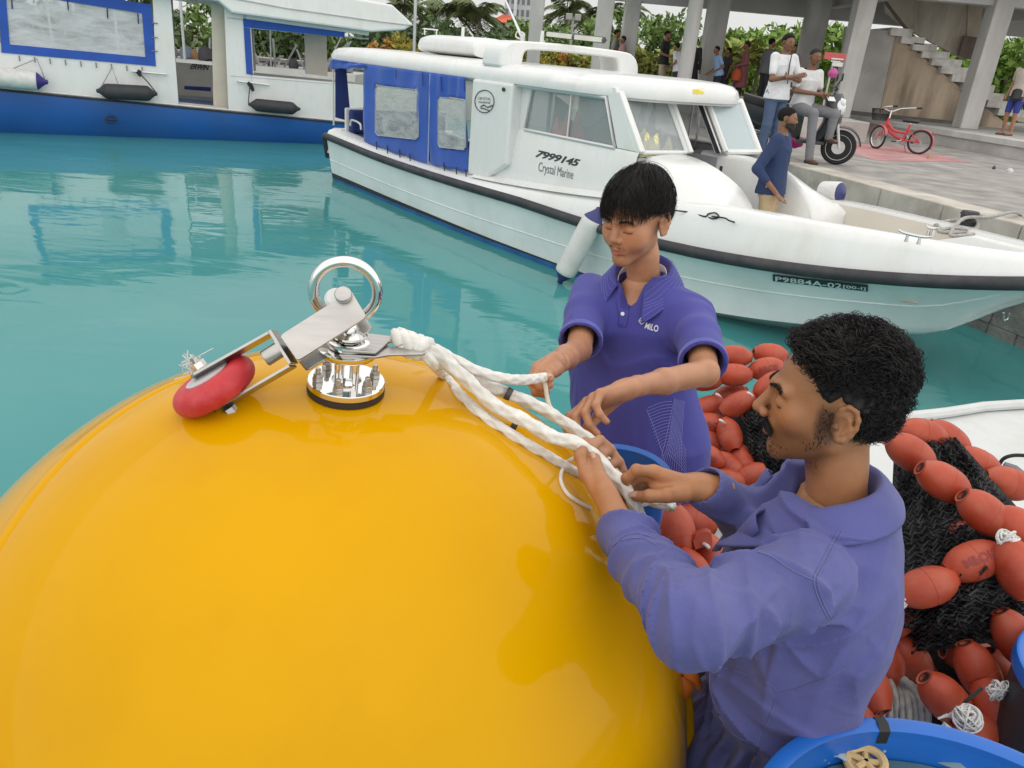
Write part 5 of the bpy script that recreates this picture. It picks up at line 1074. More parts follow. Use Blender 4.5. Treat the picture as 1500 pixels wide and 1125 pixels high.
# net: two families of zigzag twine over a bulging mound
def net_mound(label, pxpoly, dfun, rows, cols, cell, seed, layers=3, tw=.0016):
    t = thing('fishing_net', label, 'net', at(*np.mean(pxpoly, 0), dfun(*np.mean(pxpoly, 0)) + .1)); g = np.random.default_rng(seed)
    q = np.asarray(pxpoly, float)                    # four corners TL TR BR BL in picture pixels, mound depth from dfun
    def S(s, v, off=0.0):
        p = (1 - v) * ((1 - s) * q[0] + s * q[1]) + v * ((1 - s) * q[3] + s * q[2]); return at(p[0], p[1], dfun(p[0], p[1]) + off)
    n1, n2 = 40, 40; V = []
    ph = g.random(6) * 6
    wr = lambda s, v: .018 * math.sin(9 * s + 4 * v + ph[0]) + .014 * math.sin(17 * v - 6 * s + ph[1]) + .010 * math.sin(31 * s + 11 * v + ph[2]) + .007 * math.sin(43 * v + 25 * s + ph[3])
    for j in range(n2 + 1):
        for i in range(n1 + 1):
            s, v = i / n1, j / n2; e = max(abs(2 * s - 1), abs(2 * v - 1)); V.append(S(s, v, wr(s, v) + .012 + .25 * max(0, e - .93)))
    F = [(j * (n1 + 1) + i, j * (n1 + 1) + i + 1, (j + 1) * (n1 + 1) + i + 1, (j + 1) * (n1 + 1) + i) for j in range(n2) for i in range(n1)]
    mesh_obj('net_folds', np.array(V), F, net_fold, t)
    m = MB()
    for L_ in range(layers):
        ox, oy, sk = g.random(), g.random(), g.normal() * .25
        for r_ in range(rows):
            P = []
            for c_ in range(cols + 1):
                s = (c_ + ox) / (cols + 1); v = (r_ + .5 + (.46 if c_ % 2 else -.46) * (.55 + .6 * math.sin(c_ * .7 + r_ * .9 + L_) ** 2) + .5 * math.sin(c_ * .33 + r_ * .21 + 2 * L_) + oy) / (rows + 1.5)
                s += g.normal() * .006 + .012 * math.sin(v * 19 + L_ * 2 + c_ * .15) + sk * (v - .5) * .2; v += .02 * math.sin(s * 13 + L_ * 3) + g.normal() * .006
                s, v = min(max(s, 0), 1), min(max(v, 0), 1); P.append(S(s, v, wr(s, v) - .004 - .006 * g.random() + .004 * L_))
            m.tube(P, tw * g.uniform(.8, 1.3), 4, caps=False)
            for p in P[1:-1:2]:
                k = g.normal(size=3) * .0012; m.tube([p - RG * .0018 + k, p + RG * .0018 - k], tw * 1.7, 5)
    o = m.build('twine_mesh', net_black, t, smooth=False); o['kind'] = 'stuff'
    return t
net_mound('black fishing net bundled behind the face of the near man', [(1086, 588), (1190, 560), (1200, 720), (1104, 712)], lambda x, y: 2.86 - .16 * max(0, 1 - ((x - 1140) / 70) ** 2 - ((y - 640) / 90) ** 2), 17, 17, .03, 2, 2, .0023)
def dnear(x, y): return 2.10 - .36 * min(1, max(0, (y - 660) / 190)) + .06 * max(0, (y - 870) / 100) - .05 * math.sin((x - 1320) / 60)
net_mound('heap of black fishing net on the near pile right of the near man', [(1310, 650), (1400, 640), (1540, 800), (1300, 860)], lambda x, y: dnear(x, y) + .02, 20, 22, .02, 3, 2, .0020)
net_mound('lower fold of black fishing net hanging over the floats', [(1318, 868), (1520, 800), (1530, 930), (1322, 960)], lambda x, y: 1.79 - .06 * math.sin((x - 1300) / 70) + .10 * max(0, (y - 900) / 60), 12, 20, .02, 9, 2, .0020)

def heap(name, parentname, px, py, d, r, seed, zlo):
    t = next(o for o in bpy.data.objects if o.get('label') == parentname); c = at(px, py, d); g = np.random.default_rng(seed); ph = g.random(8) * 6; V = []; F = []; nu, nv = 36, 14
    for j in range(nv + 1):
        f = j / nv; z = c[2] + (zlo - c[2]) * f; rr = math.sin(min(1, f * 2.2 + .02) * math.pi / 2)
        for i in range(nu):
            a = 2 * math.pi * i / nu; k = 1 + .09 * math.sin(3 * a + ph[0] + 3 * f) + .06 * math.sin(7 * a + ph[1] - 5 * f) + .03 * math.sin(13 * a + ph[2] + 9 * f); V.append((c[0] + r[0] * rr * k * math.cos(a), c[1] + r[1] * rr * k * math.sin(a), z))
    F = [(j * nu + i, j * nu + (i + 1) % nu, (j + 1) * nu + (i + 1) % nu, (j + 1) * nu + i) for j in range(nv) for i in range(nu)]
    mesh_obj(name, np.array(V), F, net_fold, t)
heap('net_heap', 'black fishing net bundled behind the face of the near man', 1120, 585, 3.12, (.30, .17), 1, NETDECK)
heap('net_heap', 'heap of black fishing net on the near pile right of the near man', 1440, 740, 2.12, (.30, .30), 2, NETDECK)
heap('net_heap', 'lower fold of black fishing net hanging over the floats', 1420, 930, 1.98, (.24, .18), 3, NETDECK)
heap('net_heap', 'heap of black fishing net on the near pile right of the near man', 1010, 850, 2.0, (.14, .12), 4, NETDECK)
# white twine ties, knots and rope bits between the floats
def scribble(label, x, y, d, r, n, seed, rr=.0016, name='twine_tie', el=1.0):
    g = np.random.default_rng(seed); m = MB()
    for k in range(n):
        a0 = g.random() * 6; c = at(x + g.normal() * 2, y + g.normal() * 2, d); n_ = nrm(g.normal(size=3)); u = nrm(np.cross(n_, FW)); w_ = np.cross(n_, u); R_ = r * g.uniform(.55, 1.05)
        m.tube([c + u * R_ * math.cos(t + a0) + w_ * R_ * math.sin(t + a0) * el for t in np.linspace(0, 5.5, 22)], rr, 5)
    return tag(m.build(name, tie_white), label, 'tie', 'white twine ties on the floats')
scribble('large bunched white twine tie at the foot of the near pile', 1418, 1052, 1.56, .025, 30, 1, .0022)
m = MB()
for k in range(7): m.tube(spline([at(1374 + 2 * k, 1050 - 1.2 * k + g_, 1.585 - .0 * k) for g_ in (3,)] + [at(1392 + k, 1046 + k, 1.575), at(1404 + k, 1036 + 2 * k, 1.565), at(1416, 1042, 1.56)], 14), .0022, 5)
tag(m.build('twine_tie', tie_white), 'white twine turns drawn across the wound red float', 'tie')
scribble('small white twine tie above the dark tub', 1462, 1012, 1.60, .022, 18, 4, .0018, el=.6); scribble('white knot between two floats near the right edge', 1475, 791, 1.70, .020, 20, 5, .0026)
scribble('white twine end at the top left of the far pile', 1049, 522, 2.93, .022, 10, 6, .004); scribble('white rope bit showing between the shoulder floats and net', 1318, 886, 1.70, .012, 8, 7, .003)
for x, y, d, lab in [(1098, 577, 2.74, 'white rope end in the hole of the slanted float'), (1052, 579, 2.88, 'white rope bit behind the slanted float'), (1057, 617, 2.76, 'white rope end in the upright float'), (1005, 826, 1.69, 'white rope end below the big float between the men'), (1034, 799, 1.74, 'white rope end in the dark open hole')]:
    m = MB(); m.tube(spline([at(x - 3, y - 2, d), at(x + 1, y, d - .01), at(x + 4, y + 3, d)], 8), .0045, 7); tag(m.build('rope_bit', tie_white), lab, 'rope')
m = MB(); m.tube(spline([at(1412, 1030, 1.585), at(1424, 1020, 1.58), at(1438, 1008, 1.585)], 6), .004, 6); tag(m.build('rope_bit', cord_black), 'short dark cord joining the two white ties', 'rope')
# coil of grey white rope below the near pile
coil_m = pbr('grey_white_rope', (.42, .41, .385), .9, var=.2, vs=50, bump=.8, bs=260, dirt=(.28, .27, .24), dirt_amt=.5, ds=14); coil = thing('rope_coil', 'coil of grey white rope hanging in bights beside the round float', 'rope', at(1310, 1030, 1.8))
for k in range(9):
    o_ = k * 8.6; m = MB(); P = [at(1248 + k * 3, 950 + k * 2, 1.88), at(1268 + o_ * .75, 968 + k * 3, 1.84 - .006 * k), at(1283 + o_ * .95, 1000 + 2 * k, 1.80 - .008 * (k % 4)), at(1285 + o_ * 1.08, 1040, 1.76 - .01 * (k % 3)), at(1280 + o_ * 1.12, 1085, 1.75)]
    m.add(*braid(spline(P, 40), .0072, seg=10, step=.004)); m.build('bight', coil_m, coil, auto=0)
# tubs
tub_blue = pbr('blue_plastic_tub', (.012, .13, .52), .35, var=.06, vs=4, spec=.5, dirt=(.02, .10, .34), dirt_amt=.4, ds=6); tub_dark = pbr('dark_plastic_tub', (.025, .03, .035), .5, var=.2, vs=5)
def tub(label, far, r, h, wall, body, name='tub', rimr=.012, taper=.86, z0=None):
    hd = nrm((far[0], far[1], 0)); c = np.asarray(far) - hd * r; t = thing(name, label, 'tub', (c[0], c[1], c[2] - h))
    m = MB(); m.lathe([(r * taper, -h), (r * .985, -.02), (r * .985, -.002)], c, (0, 0, 1), 64, caps=False); m.lathe([(r * .985 - wall, -.002), (r * taper - wall, -h + wall), (.001, -h + wall)], c, (0, 0, 1), 64, caps=False); m.build('body', body, t)
    m = MB(); m.lathe([(r * .985 - wall, -.022), (r * .98 - wall, .0), (r * .985, .006), (r * 1.01, .004), (r * 1.02, -.006), (r * 1.02, -.026), (r * 1.0, -.028), (r * .985, -.022)], c, (0, 0, 1), 96, caps=False); m.build('rim', tub_blue, t, auto=50)
    return t, c
t1, tc1 = tub('round blue plastic tub of murky water in the lower right corner', np.array([.646 * (1 + .309 / .8858), .606 * (1 + .309 / .8858), 1.3]), .309, 1.0, .014, tub_blue)
wm = pbr('murky_tub_water', (.075, .14, .16), .05, var=.3, vs=7, spec=.5, bump=.15, bs=16, bdist=.01)
m = MB(); m.lathe([(.001, 0), (.285, 0)], tc1 - (0, 0, .055), (0, 0, 1), 48, caps=False); tag(m.build('tub_water', wm), 'murky grey blue water filling the front tub', 'water')
bv_ = bvh_of(*[o for o in t1.children if o.name.startswith('rim')]) if False else None
for x, y, s, lab in [(1293, 1063, 5, 'square black tape mark on the far rim of the front tub')]:
    pz = at_z(x, y, 1.3025); rad = nrm((pz[0] - tc1[0], pz[1] - tc1[1], 0)); tn = np.cross((0, 0, 1), rad); pb = tc1 + rad * .309 * .985
    m = MB(); m.loft([[pb + tn * a * .0085 + rad * dr + (0, 0, dz) for dr, dz in [(-.0165, -.024), (-.0165, .0), (-.006, .0070), (.007, .0064), (.0112, -.004), (.0112, -.02)]] for a in (-1, 0, 1)], closed=False); o = m.build('tape_mark', pbr('black_tape', (.015, .015, .015), .6), t1)
z_ = tc1[2] - .052
fr = thing('broken_float_ring', 'cream broken float ring drifting in the front tub', 'float piece', at_z(1266, 1112, z_)); cream_f = pbr('cream_float', (.58, .42, .20), .6, var=.15, vs=30, dirt=(.35, .2, .08), dirt_amt=.5, ds=30)
cp = at_z(1268, 1116, z_ + .012); m = MB(); m.tube([cp + np.array([.026 * math.cos(a), .023 * math.sin(a), .006 * math.sin(a + 1)]) for a in np.linspace(0, 2 * math.pi, 30, endpoint=False)], .0065, 8, closed=True); m.build('ring', cream_f, fr); m = MB(); m.lathe([(.022, 0), (.023, .006), (.021, .008)], cp - (0, 0, .012), (0, 0, 1), 24); m.build('web', cream_f, fr)
for k in range(5):
    a = k * 1.26; m = MB(); m.tube([cp, cp + np.array([.023 * math.cos(a), .020 * math.sin(a), 0])], .005, 6); m.build('spoke', cream_f, fr)
def scrap(label, x, y, r, seed, mat_):
    g = np.random.default_rng(seed); c = at_z(x, y, z_ + .004); n = 9; V = [c + (g.normal() * .1 * r, 0, .01)] + [c + np.array([r * math.cos(a) * g.uniform(.5, 1.2), r * math.sin(a) * g.uniform(.5, 1.2), g.uniform(-.004, .012)]) for a in np.linspace(0, 6.28, n, endpoint=False)]
    o = mesh_obj('plastic_scrap', np.array(V), [(0, 1 + k, 1 + (k + 1) % n) for k in range(n)], mat_, smooth=False); s_ = o.modifiers.new('t', 'SOLIDIFY'); s_.thickness = .002; return tag(o, label, 'scrap', 'scraps floating in the front tub')
clearp = glass('clear_plastic', (.6, .68, .7), .55, .2)
scrap('crumpled clear plastic scrap left of the cream ring', 1228, 1108, .022, 3, clearp); scrap('clear plastic scrap right of the cream ring', 1288, 1100, .012, 6, clearp); scrap('tiny white flake near the middle of the front tub', 1383, 1112, .006, 8, tie_white); scrap('tiny white flake against the right inner wall of the front tub', 1410, 1089, .006, 9, tie_white); scrap('pale submerged sheet on the right side of the front tub', 1400, 1104, .05, 12, pbr('pale_sheet', (.24, .33, .33), .4)); scrap('pale blue sheet at the left inside of the front tub', 1196, 1100, .03, 14, pbr('pale_blue_sheet', (.16, .33, .40), .4))
m = MB(); m.tube(spline([at_z(1158, 1122, z_ + .006), at_z(1180, 1108, z_ + .01), at_z(1197, 1097, z_ + .02), at_z(1208, 1104, z_ + .01), at_z(1214, 1118, z_)], 30), .0012, 6); tag(m.build('fishing_line', tie_white), 'pale fishing line curling over the water of the front tub', 'line')
t2, tc2 = tub('dark tub with blue rim at the right edge', at(1685, 950, 1.62), .19, .55, .012, tub_dark)
t3, tc3 = tub('blue tub between the two men behind the buoy', at(916, 655, 1.66), .10, .5, .010, tub_blue, rimr=.01)
# bits on the net deck
m = MB(); m.tube(spline([at(1462, 684, 2.5), at(1470, 672, 2.46), at(1486, 667, 2.44), at(1512, 668, 2.42)], 20), .006, 8); tag(m.build('black_cable', cord_black), 'black cable on the white deck at the right edge', 'cable')
gp = thing('cable_grip', 'dark grey hinged grip lying on the white deck at the right', 'clamp', at(1480, 690, 2.44)); m = MB(); m.tube([at(1470, 682, 2.43), at(1484, 688, 2.42), at(1506, 704, 2.40)], [.014, .018, .015], 8); m.build('handle', pbr('dark_grey_plastic', (.14, .15, .17), .5), gp); m = MB(); m.tube([at(1458, 682, 2.46), at(1468, 688, 2.45)], .008, 8); m.build('jaw', cord_black, gp)
# ================================================================ people: implicit surfaces
def smin(a, b, k):
    h = np.clip(.5 + .5 * (b - a) / k, 0, 1); return b + (a - b) * h - k * h * (1 - h)
def smax(a, b, k): return -smin(-a, -b, k)
def cone(P, a, b, ra, rb):
    a = np.asarray(a, float); b = np.asarray(b, float); d = b - a; t = np.clip((P - a) @ d / max(1e-9, d @ d), 0, 1)
    return np.linalg.norm(P - a - t[:, None] * d, axis=1) - (ra + (rb - ra) * t)
def ball(P, c, r): return np.linalg.norm(P - np.asarray(c), axis=1) - r
def ell(P, c, r, M=None):
    q = P - np.asarray(c, float)
    if M is not None: q = q @ np.asarray(M).T
    r = np.asarray(r, float); k0 = np.linalg.norm(q / r, axis=1); k1 = np.linalg.norm(q / (r * r), axis=1); return k0 * (k0 - 1) / np.maximum(k1, 1e-9)
def chain(P, pts, rad, k=.01):
    d = None
    for i in range(len(pts) - 1):
        c = cone(P, pts[i], pts[i + 1], rad[i], rad[i + 1]); d = c if d is None else smin(d, c, k)
    return d
def surface(f, lo, hi, h):
    lo = np.asarray(lo, float); hi = np.asarray(hi, float); B = 6; n = np.maximum(1, np.ceil((hi - lo) / (h * B)).astype(int)); N = n * B + 1
    bc = np.stack(np.meshgrid(*[lo[i] + (np.arange(n[i]) + .5) * B * h for i in range(3)], indexing='ij'), -1).reshape(-1, 3)
    v = f(bc); keep = np.abs(v) < B * h * 1.25
    G = np.full(N, 1.0, np.float32); ib = np.stack(np.unravel_index(np.arange(len(bc)), n), 1)
    neg = (v < 0) & ~keep
    for i in ib[neg]: G[i[0] * B:i[0] * B + B + 1, i[1] * B:i[1] * B + B + 1, i[2] * B:i[2] * B + B + 1] = -1
    o = np.stack(np.meshgrid(*[np.arange(B + 1)] * 3, indexing='ij'), -1).reshape(-1, 3); kb = ib[keep]
    for s in range(0, len(kb), 400):
        I = (kb[s:s + 400, None] * B + o[None]).reshape(-1, 3); G[I[:, 0], I[:, 1], I[:, 2]] = f(lo + I * h)
    S = G < 0; c = [S[x:N[0] - 1 + x, y:N[1] - 1 + y, z:N[2] - 1 + z] for x in (0, 1) for y in (0, 1) for z in (0, 1)]
    cnt = sum(a.astype(np.int8) for a in c); act = (cnt > 0) & (cnt < 8); idx = -np.ones(act.shape, np.int64); cells = np.argwhere(act); idx[act] = np.arange(len(cells))
    acc = np.zeros((len(cells), 3)); w_ = np.zeros(len(cells)); corners = [(x, y, z) for x in (0, 1) for y in (0, 1) for z in (0, 1)]
    for a in corners:
        for ax in range(3):
            if a[ax] == 0:
                b = list(a); b[ax] = 1; A = cells + a; Bc = cells + b; va = G[A[:, 0], A[:, 1], A[:, 2]]; vb = G[Bc[:, 0], Bc[:, 1], Bc[:, 2]]; x = (va < 0) != (vb < 0)
                t = np.where(x, va / np.where(x, va - vb, 1), 0); p = np.array(a, float)[None] + t[:, None] * np.eye(3)[ax]; acc += np.where(x[:, None], p, 0); w_ += x
    V = lo + (cells + acc / np.maximum(w_, 1)[:, None]) * h; F = []
    for ax in range(3):
        sl0 = [slice(None)] * 3; sl1 = [slice(None)] * 3; sl0[ax] = slice(0, -1); sl1[ax] = slice(1, None)
        E = np.argwhere(S[tuple(sl0)] != S[tuple(sl1)]); u, v_ = [(1, 2), (2, 0), (0, 1)][ax]
        E = E[(E[:, u] > 0) & (E[:, v_] > 0) & (E[:, u] < N[u] - 1) & (E[:, v_] < N[v_] - 1)]
        q = []
        for du, dv in ((-1, -1), (0, -1), (0, 0), (-1, 0)):
            e = E.copy(); e[:, u] += du; e[:, v_] += dv; q.append(idx[e[:, 0], e[:, 1], e[:, 2]])
        q = np.stack(q, 1); fl = S[E[:, 0], E[:, 1], E[:, 2]]; q[~fl] = q[~fl][:, ::-1]; F.append(q[(q >= 0).all(1)])
    return V, np.concatenate(F)
def fast_mesh(name, V, F, m, parent=None, col=None):
    me = bpy.data.meshes.new(name); F = np.asarray(F); me.vertices.add(len(V)); me.vertices.foreach_set('co', np.asarray(V, np.float32).ravel())
    me.loops.add(F.size); me.loops.foreach_set('vertex_index', F.ravel().astype(np.int32)); me.polygons.add(len(F)); k = F.shape[1]
    me.polygons.foreach_set('loop_start', (np.arange(len(F)) * k).astype(np.int32)); me.update(calc_edges=True); me.validate()
    me.shade_smooth()
    if col is not None:
        a = me.color_attributes.new('Col', 'FLOAT_COLOR', 'POINT'); a.data.foreach_set('color', np.c_[col, np.ones(len(V))].astype(np.float32).ravel())
    return link(name, me, m, parent, smooth=False)
def stack(parts):
    V, F, n = [], [], 0
    for v, f in parts: V.append(v); F.append(np.asarray(f) + n); n += len(v)
    return np.concatenate(V), np.concatenate(F)
def strands(paths, r, seg=3):
    """many thin tapering hairs as one mesh; paths (n, k, 3)"""
    P = np.asarray(paths); n, k = P.shape[:2]; T = np.gradient(P, axis=1); T /= np.maximum(np.linalg.norm(T, axis=2, keepdims=True), 1e-9)
    a = np.cross(T, np.array([.31, .52, .8])); a /= np.maximum(np.linalg.norm(a, axis=2, keepdims=True), 1e-9); b = np.cross(T, a); th = np.linspace(0, 2 * np.pi, seg, endpoint=False)
    R = (r * np.interp(np.linspace(0, 1, k), [0, .6, 1], [1, .85, .12]))[None, :, None, None]
    V = P[:, :, None] + R * (np.cos(th)[None, None, :, None] * a[:, :, None] + np.sin(th)[None, None, :, None] * b[:, :, None])
    i, j, s = np.meshgrid(np.arange(n), np.arange(k - 1), np.arange(seg), indexing='ij'); s2 = (s + 1) % seg; base = lambda jj, ss: i * k * seg + jj * seg + ss
    return V.reshape(-1, 3), np.stack([base(j, s), base(j, s2), base(j + 1, s2), base(j + 1, s)], -1).reshape(-1, 4)
def frame_of(fwd, up=(0, 0, 1), roll=0.0):
    f = nrm(fwd); x = nrm(np.cross(f, up)); z = np.cross(x, f)          # x: the figure's right
    if roll: x, z = x * math.cos(roll) + z * math.sin(roll), z * math.cos(roll) - x * math.sin(roll)
    return np.stack([x, f, z])                                            # rows: local axes in world space

def head_sdf(P, jaw=1.0, nose=1.0, lips=1.0, neck=None, nr=(.050, .050, .056), ear=1.0):
    Q = P.copy(); Q[:, 0] = np.abs(Q[:, 0])
    d = ell(Q, (0, -.016, .036), (.0745, .096, .083)); d = smin(d, ell(Q, (0, .022, -.018), (.0615, .069, .083)), .03)
    d = smin(d, cone(Q, (.047 * jaw, -.004, -.052), (.012, .066, -.092), .020, .016), .022); d = smin(d, ball(Q, (0, .071, -.093), .0165), .016)
    d = smin(d, ball(Q, (.043, .052, -.014), .022), .022); d = smin(d, ell(Q, (0, .070, -.054), (.028, .024, .026)), .018)
    d = smin(d, cone(Q, (.010, .087, .024), (.043, .073, .026), .0095, .0085), .012)
    d = smax(d, -ell(Q, (.031, .097, .006), (.019, .018, .0125)), .013)
    d = smin(d, ell(Q, (.0315, .0735, .004), (.0155, .0135, .0125)), .004)
    d = smax(d, -cone(Q, (.018, .0895, -.0025), (.044, .078, -.002), .0011, .0011), .0022)        # closed lid line
    d = smin(d, cone(Q, (0, .088, .018), (0, .1085 * nose, -.020), .0070, .0105), .010)
    d = smin(d, ball(Q, (.0115, .0985 * nose, -.0265), .0082), .005); d = smax(d, -ell(Q, (.0062, .1035, -.0335), (.0035, .0048, .003)), .003)
    d = smax(d, -cone(Q, (0, .0965, -.037), (0, .094, -.046), .0022, .0026), .005)
    d = smin(d, cone(Q, (0, .0935, -.0525), (.021, .083, -.0565), .0048 * lips, .0022), .0045)
    d = smin(d, cone(Q, (0, .0915, -.0645), (.018, .082, -.0605), .0064 * lips, .0025), .005)
    d = smax(d, -cone(Q, (0, .0995, -.0580), (.023, .0855, -.0585), .0010, .0012), .0025)
    d = smax(d, -cone(Q, (0, .092, -.0755), (.014, .085, -.0735), .003, .002), .010)
    E = np.array([.0765, -.012, -.004]); e = ell(Q, E + (.001, -.004, 0), (.0055, .0175 * ear, .029 * ear), frame_tilt); e = smax(e, -ell(Q, E + (.0065, .001, -.002), (.006, .0095, .0165), frame_tilt), .003)
    hx = [E + np.array([.002 + .30 * -(y + .0), y, z]) * (1, ear, ear) for y, z in [(.006, .004), (.007, .014), (.002, .026), (-.008, .032), (-.019, .027), (-.024, .013), (-.023, -.002), (-.017, -.015), (-.008, -.026), (.001, -.028)]]
    e = smin(e, chain(Q, hx, [.0032, .0036, .0040, .0042, .0042, .0040, .0038, .0042, .0064, .0058], .003), .004)
    e = smin(e, chain(Q, [E + np.array([.0065, -.013, .010]), E + np.array([.0075, -.014, -.006]), E + np.array([.006, -.004, -.016])], [.0026, .0030, .0026], .003), .003); e = smin(e, ball(Q, E + (.003, .006, -.006), .0042), .003); d = smin(d, e, .004)
    nk = np.asarray(neck if neck is not None else (0, -.068, -.21)); a = np.array([0, -.030, -.050])
    return smin(d, chain(P, [a, a * .5 + nk * .5 + (0, .004, 0), nk], nr, .02), .018)
ct, st_ = math.cos(.22), math.sin(.22); frame_tilt = np.array([[1, 0, 0], [0, ct, st_], [0, -st_, ct]])
def skin_color(L, base, lip, stub=None, seed=0):
    n = len(L); c = np.tile(np.asarray(base, float), (n, 1)); x = np.abs(L[:, 0]); y, z = L[:, 1], L[:, 2]
    blotch = 1 + .03 * np.sin(31 * L[:, 0] + 17 * z + seed) * np.sin(27 * z + 3) + .04 * np.sin(70 * x + 41 * y)
    c *= blotch[:, None]
    red = np.exp(-((x - .04) ** 2 + (z + .02) ** 2) / .0009) * (y > .02); c[:, 0] *= 1 + .05 * red; c[:, 1] *= 1 - .01 * red
    m = (np.clip(1 - ((x / .0225) ** 2 + ((z + .0583) / .0098) ** 2), 0, 1) > .02) & (y > .078); m = np.where(y > .078, np.clip(1.6 * (1 - ((x / .023) ** 2 + ((z + .0583) / .0102) ** 2)), 0, 1), 0)
    c = c * (1 - m[:, None]) + np.asarray(lip) * m[:, None]
    lash = np.where(y > .07, np.exp(-(((z + .003 + .06 * (x - .031) ** 2 * 20) / .0014) ** 2)) * (np.abs(x - .031) < .0130), 0); c *= 1 - .85 * lash[:, None]
    brow = np.where(y > .06, np.exp(-((z - (.0265 - 18 * (x - .028) ** 2)) / .0026) ** 2) * np.clip((.0215 - np.abs(x - .030)) / .004, 0, 1), 0); c *= 1 - .55 * brow[:, None]
    if stub is not None:
        k = np.clip((-.028 - z) / .02, 0, 1) * np.clip((y + .012) / .02, 0, 1) * (1 - m); k = k * np.clip((z + .135) / .02, 0, 1); mo = np.exp(-((z + .0435) / .006) ** 2) * np.clip((.026 - x) / .006, 0, 1) * (y > .07)
        sb = np.clip((.02 - np.abs(y - .008)) / .01, 0, 1) * np.clip((.03 - z) / .02, 0, 1) * np.clip((z + .06) / .02, 0, 1) * (x > .05)
        c *= 1 - (stub * np.maximum(.55 * k, np.maximum(.95 * mo, .8 * sb)))[:, None]
    return c
HL_Y = np.array([-.13, -.10, -.07, -.045, -.025, -.008, .010, .022, .034, .05, .068, .09]); 
def hair_cap(P, line, off, amp, seed, fr=70.0):
    o = np.broadcast_to(off, (3,)); d = ell(P, (0, -.016, .036), (.0745 + o[0], .096 + o[1], .083 + o[2])); g = np.interp(P[:, 1], HL_Y, line)
    d = d - amp * (1.5 * np.sin(31 * P[:, 0] + 2 * seed) * np.sin(29 * P[:, 1] + 1) * np.sin(33 * P[:, 2] + seed) + np.sin(fr * P[:, 0] + seed) * np.sin(fr * .9 * P[:, 1] + 2) * np.sin(fr * 1.1 * P[:, 2]) + .6 * np.sin(fr * 2.1 * P[:, 0] + 1) * np.sin(fr * 1.9 * P[:, 2] + seed) + .4 * np.sin(fr * 3.7 * P[:, 1] + fr * 2.2 * P[:, 2]))
    ea = ell(np.c_[np.abs(P[:, 0]), P[:, 1:]], (.086, -.012, -.006), (.032, .026, .039)); return smax(smax(d, (g - P[:, 2]) * .8, .012), -ea, .006)

def hand_parts(W, D, N, side, curl, thumb, s=1.0, spread=.06, px=None):
    """W wrist, D towards the knuckles, N out of the palm, side +1: thumb lies on the D x N side; curl: three bends per finger (degrees)"""
    D = nrm(D); N = nrm(N - D * np.dot(N, D)); T = np.cross(D, N) * side; W = np.asarray(W, float)
    base = [W + D * q * s + T * t * s - N * .002 * s for q, t in [(.088, .029), (.092, .0095), (.087, -.0105), (.079, -.028)]]
    lens = [(.042, .025, .021), (.046, .029, .022), (.042, .027, .021), (.033, .020, .019)]; rad = [.0092, .0094, .0088, .0080]; F = []
    for i in range(4):
        p = base[i]; pts = [p]; a = 0.0; sd = (1.5 - i) * spread; dirs = nrm(D + T * sd)
        for k in range(3):
            a += math.radians(curl[i][k]); v = dirs * math.cos(a) + N * math.sin(a); p = p + v * lens[i][k] * s; pts.append(p)
        F.append((pts, [rad[i] * s * 1.04, rad[i] * s, rad[i] * .92 * s, rad[i] * .80 * s]))
    p = W + D * .022 * s + T * .022 * s + N * .010 * s; pts = [p]
    for (a, b, c), L_ in zip(thumb, (.044, .034, .027)): p = p + nrm(D * a + T * b + N * c) * L_ * s; pts.append(p)
    F.append((pts, [.0145 * s, .0115 * s, .0102 * s, .0084 * s]))
    if px is not None:
        F = [([at(*q) for q in row], F[i][1]) for i, row in enumerate(px)]; base = [f[0][0] for f in F[:4]]
    return dict(W=W, D=D, N=N, T=T, base=base, F=F, s=s)
def hand_sdf(P, H):
    W, D, N, T, s = H['W'], H['D'], H['N'], H['T'], H['s']; d = None
    for i in range(4):
        c = cone(P, W + T * (.012 - .008 * i) * s, H['base'][i] + N * .001, .0165 * s, .0108 * s); d = c if d is None else smin(d, c, .012)
    d = smin(d, ell(P, W + D * .05 * s + N * .008 * s, (.030 * s, .040 * s, .013 * s), np.stack([T, D, N])), .012)
    for i, (pts, r) in enumerate(H['F']):
        c = chain(P, pts, r, .0025)
        for k in (1, 2): c = smin(c, ball(P, np.asarray(pts[k]) - N * .0015 * s, r[k] * 1.03), .003)
        d = smin(d, c, .010 if i == 4 else .0055)
    return d
def nails(H, m, parent):
    for i, (pts, r) in enumerate(H['F']):
        a, b = np.asarray(pts[2]), np.asarray(pts[3]); t = nrm(b - a); N = H['N']
        up = -nrm(N - t * np.dot(N, t)) if i < 4 else nrm(-(H['D'] * .2 + N * 1.0) + H['T'] * .6); up = nrm(up - t * (up @ t)); x = np.cross(t, up); R_ = r[3]
        V = []
        for u in np.linspace(-1, 1, 7):
            for w_ in np.linspace(-1, 1, 6):
                an = u * .95; rr = R_ * 1.045; L_ = R_ * .95; V.append(b + t * (L_ * (w_ * .9) * (1 - .12 * u * u) + R_ * .12) + up * rr * math.cos(an) * (1 - .10 * max(0, w_) ** 2) + x * rr * math.sin(an))
        mesh_obj('fingernail', np.array(V), [(i_ * 6 + j, i_ * 6 + j + 1, (i_ + 1) * 6 + j + 1, (i_ + 1) * 6 + j) for i_ in range(6) for j in range(5)], m, parent)

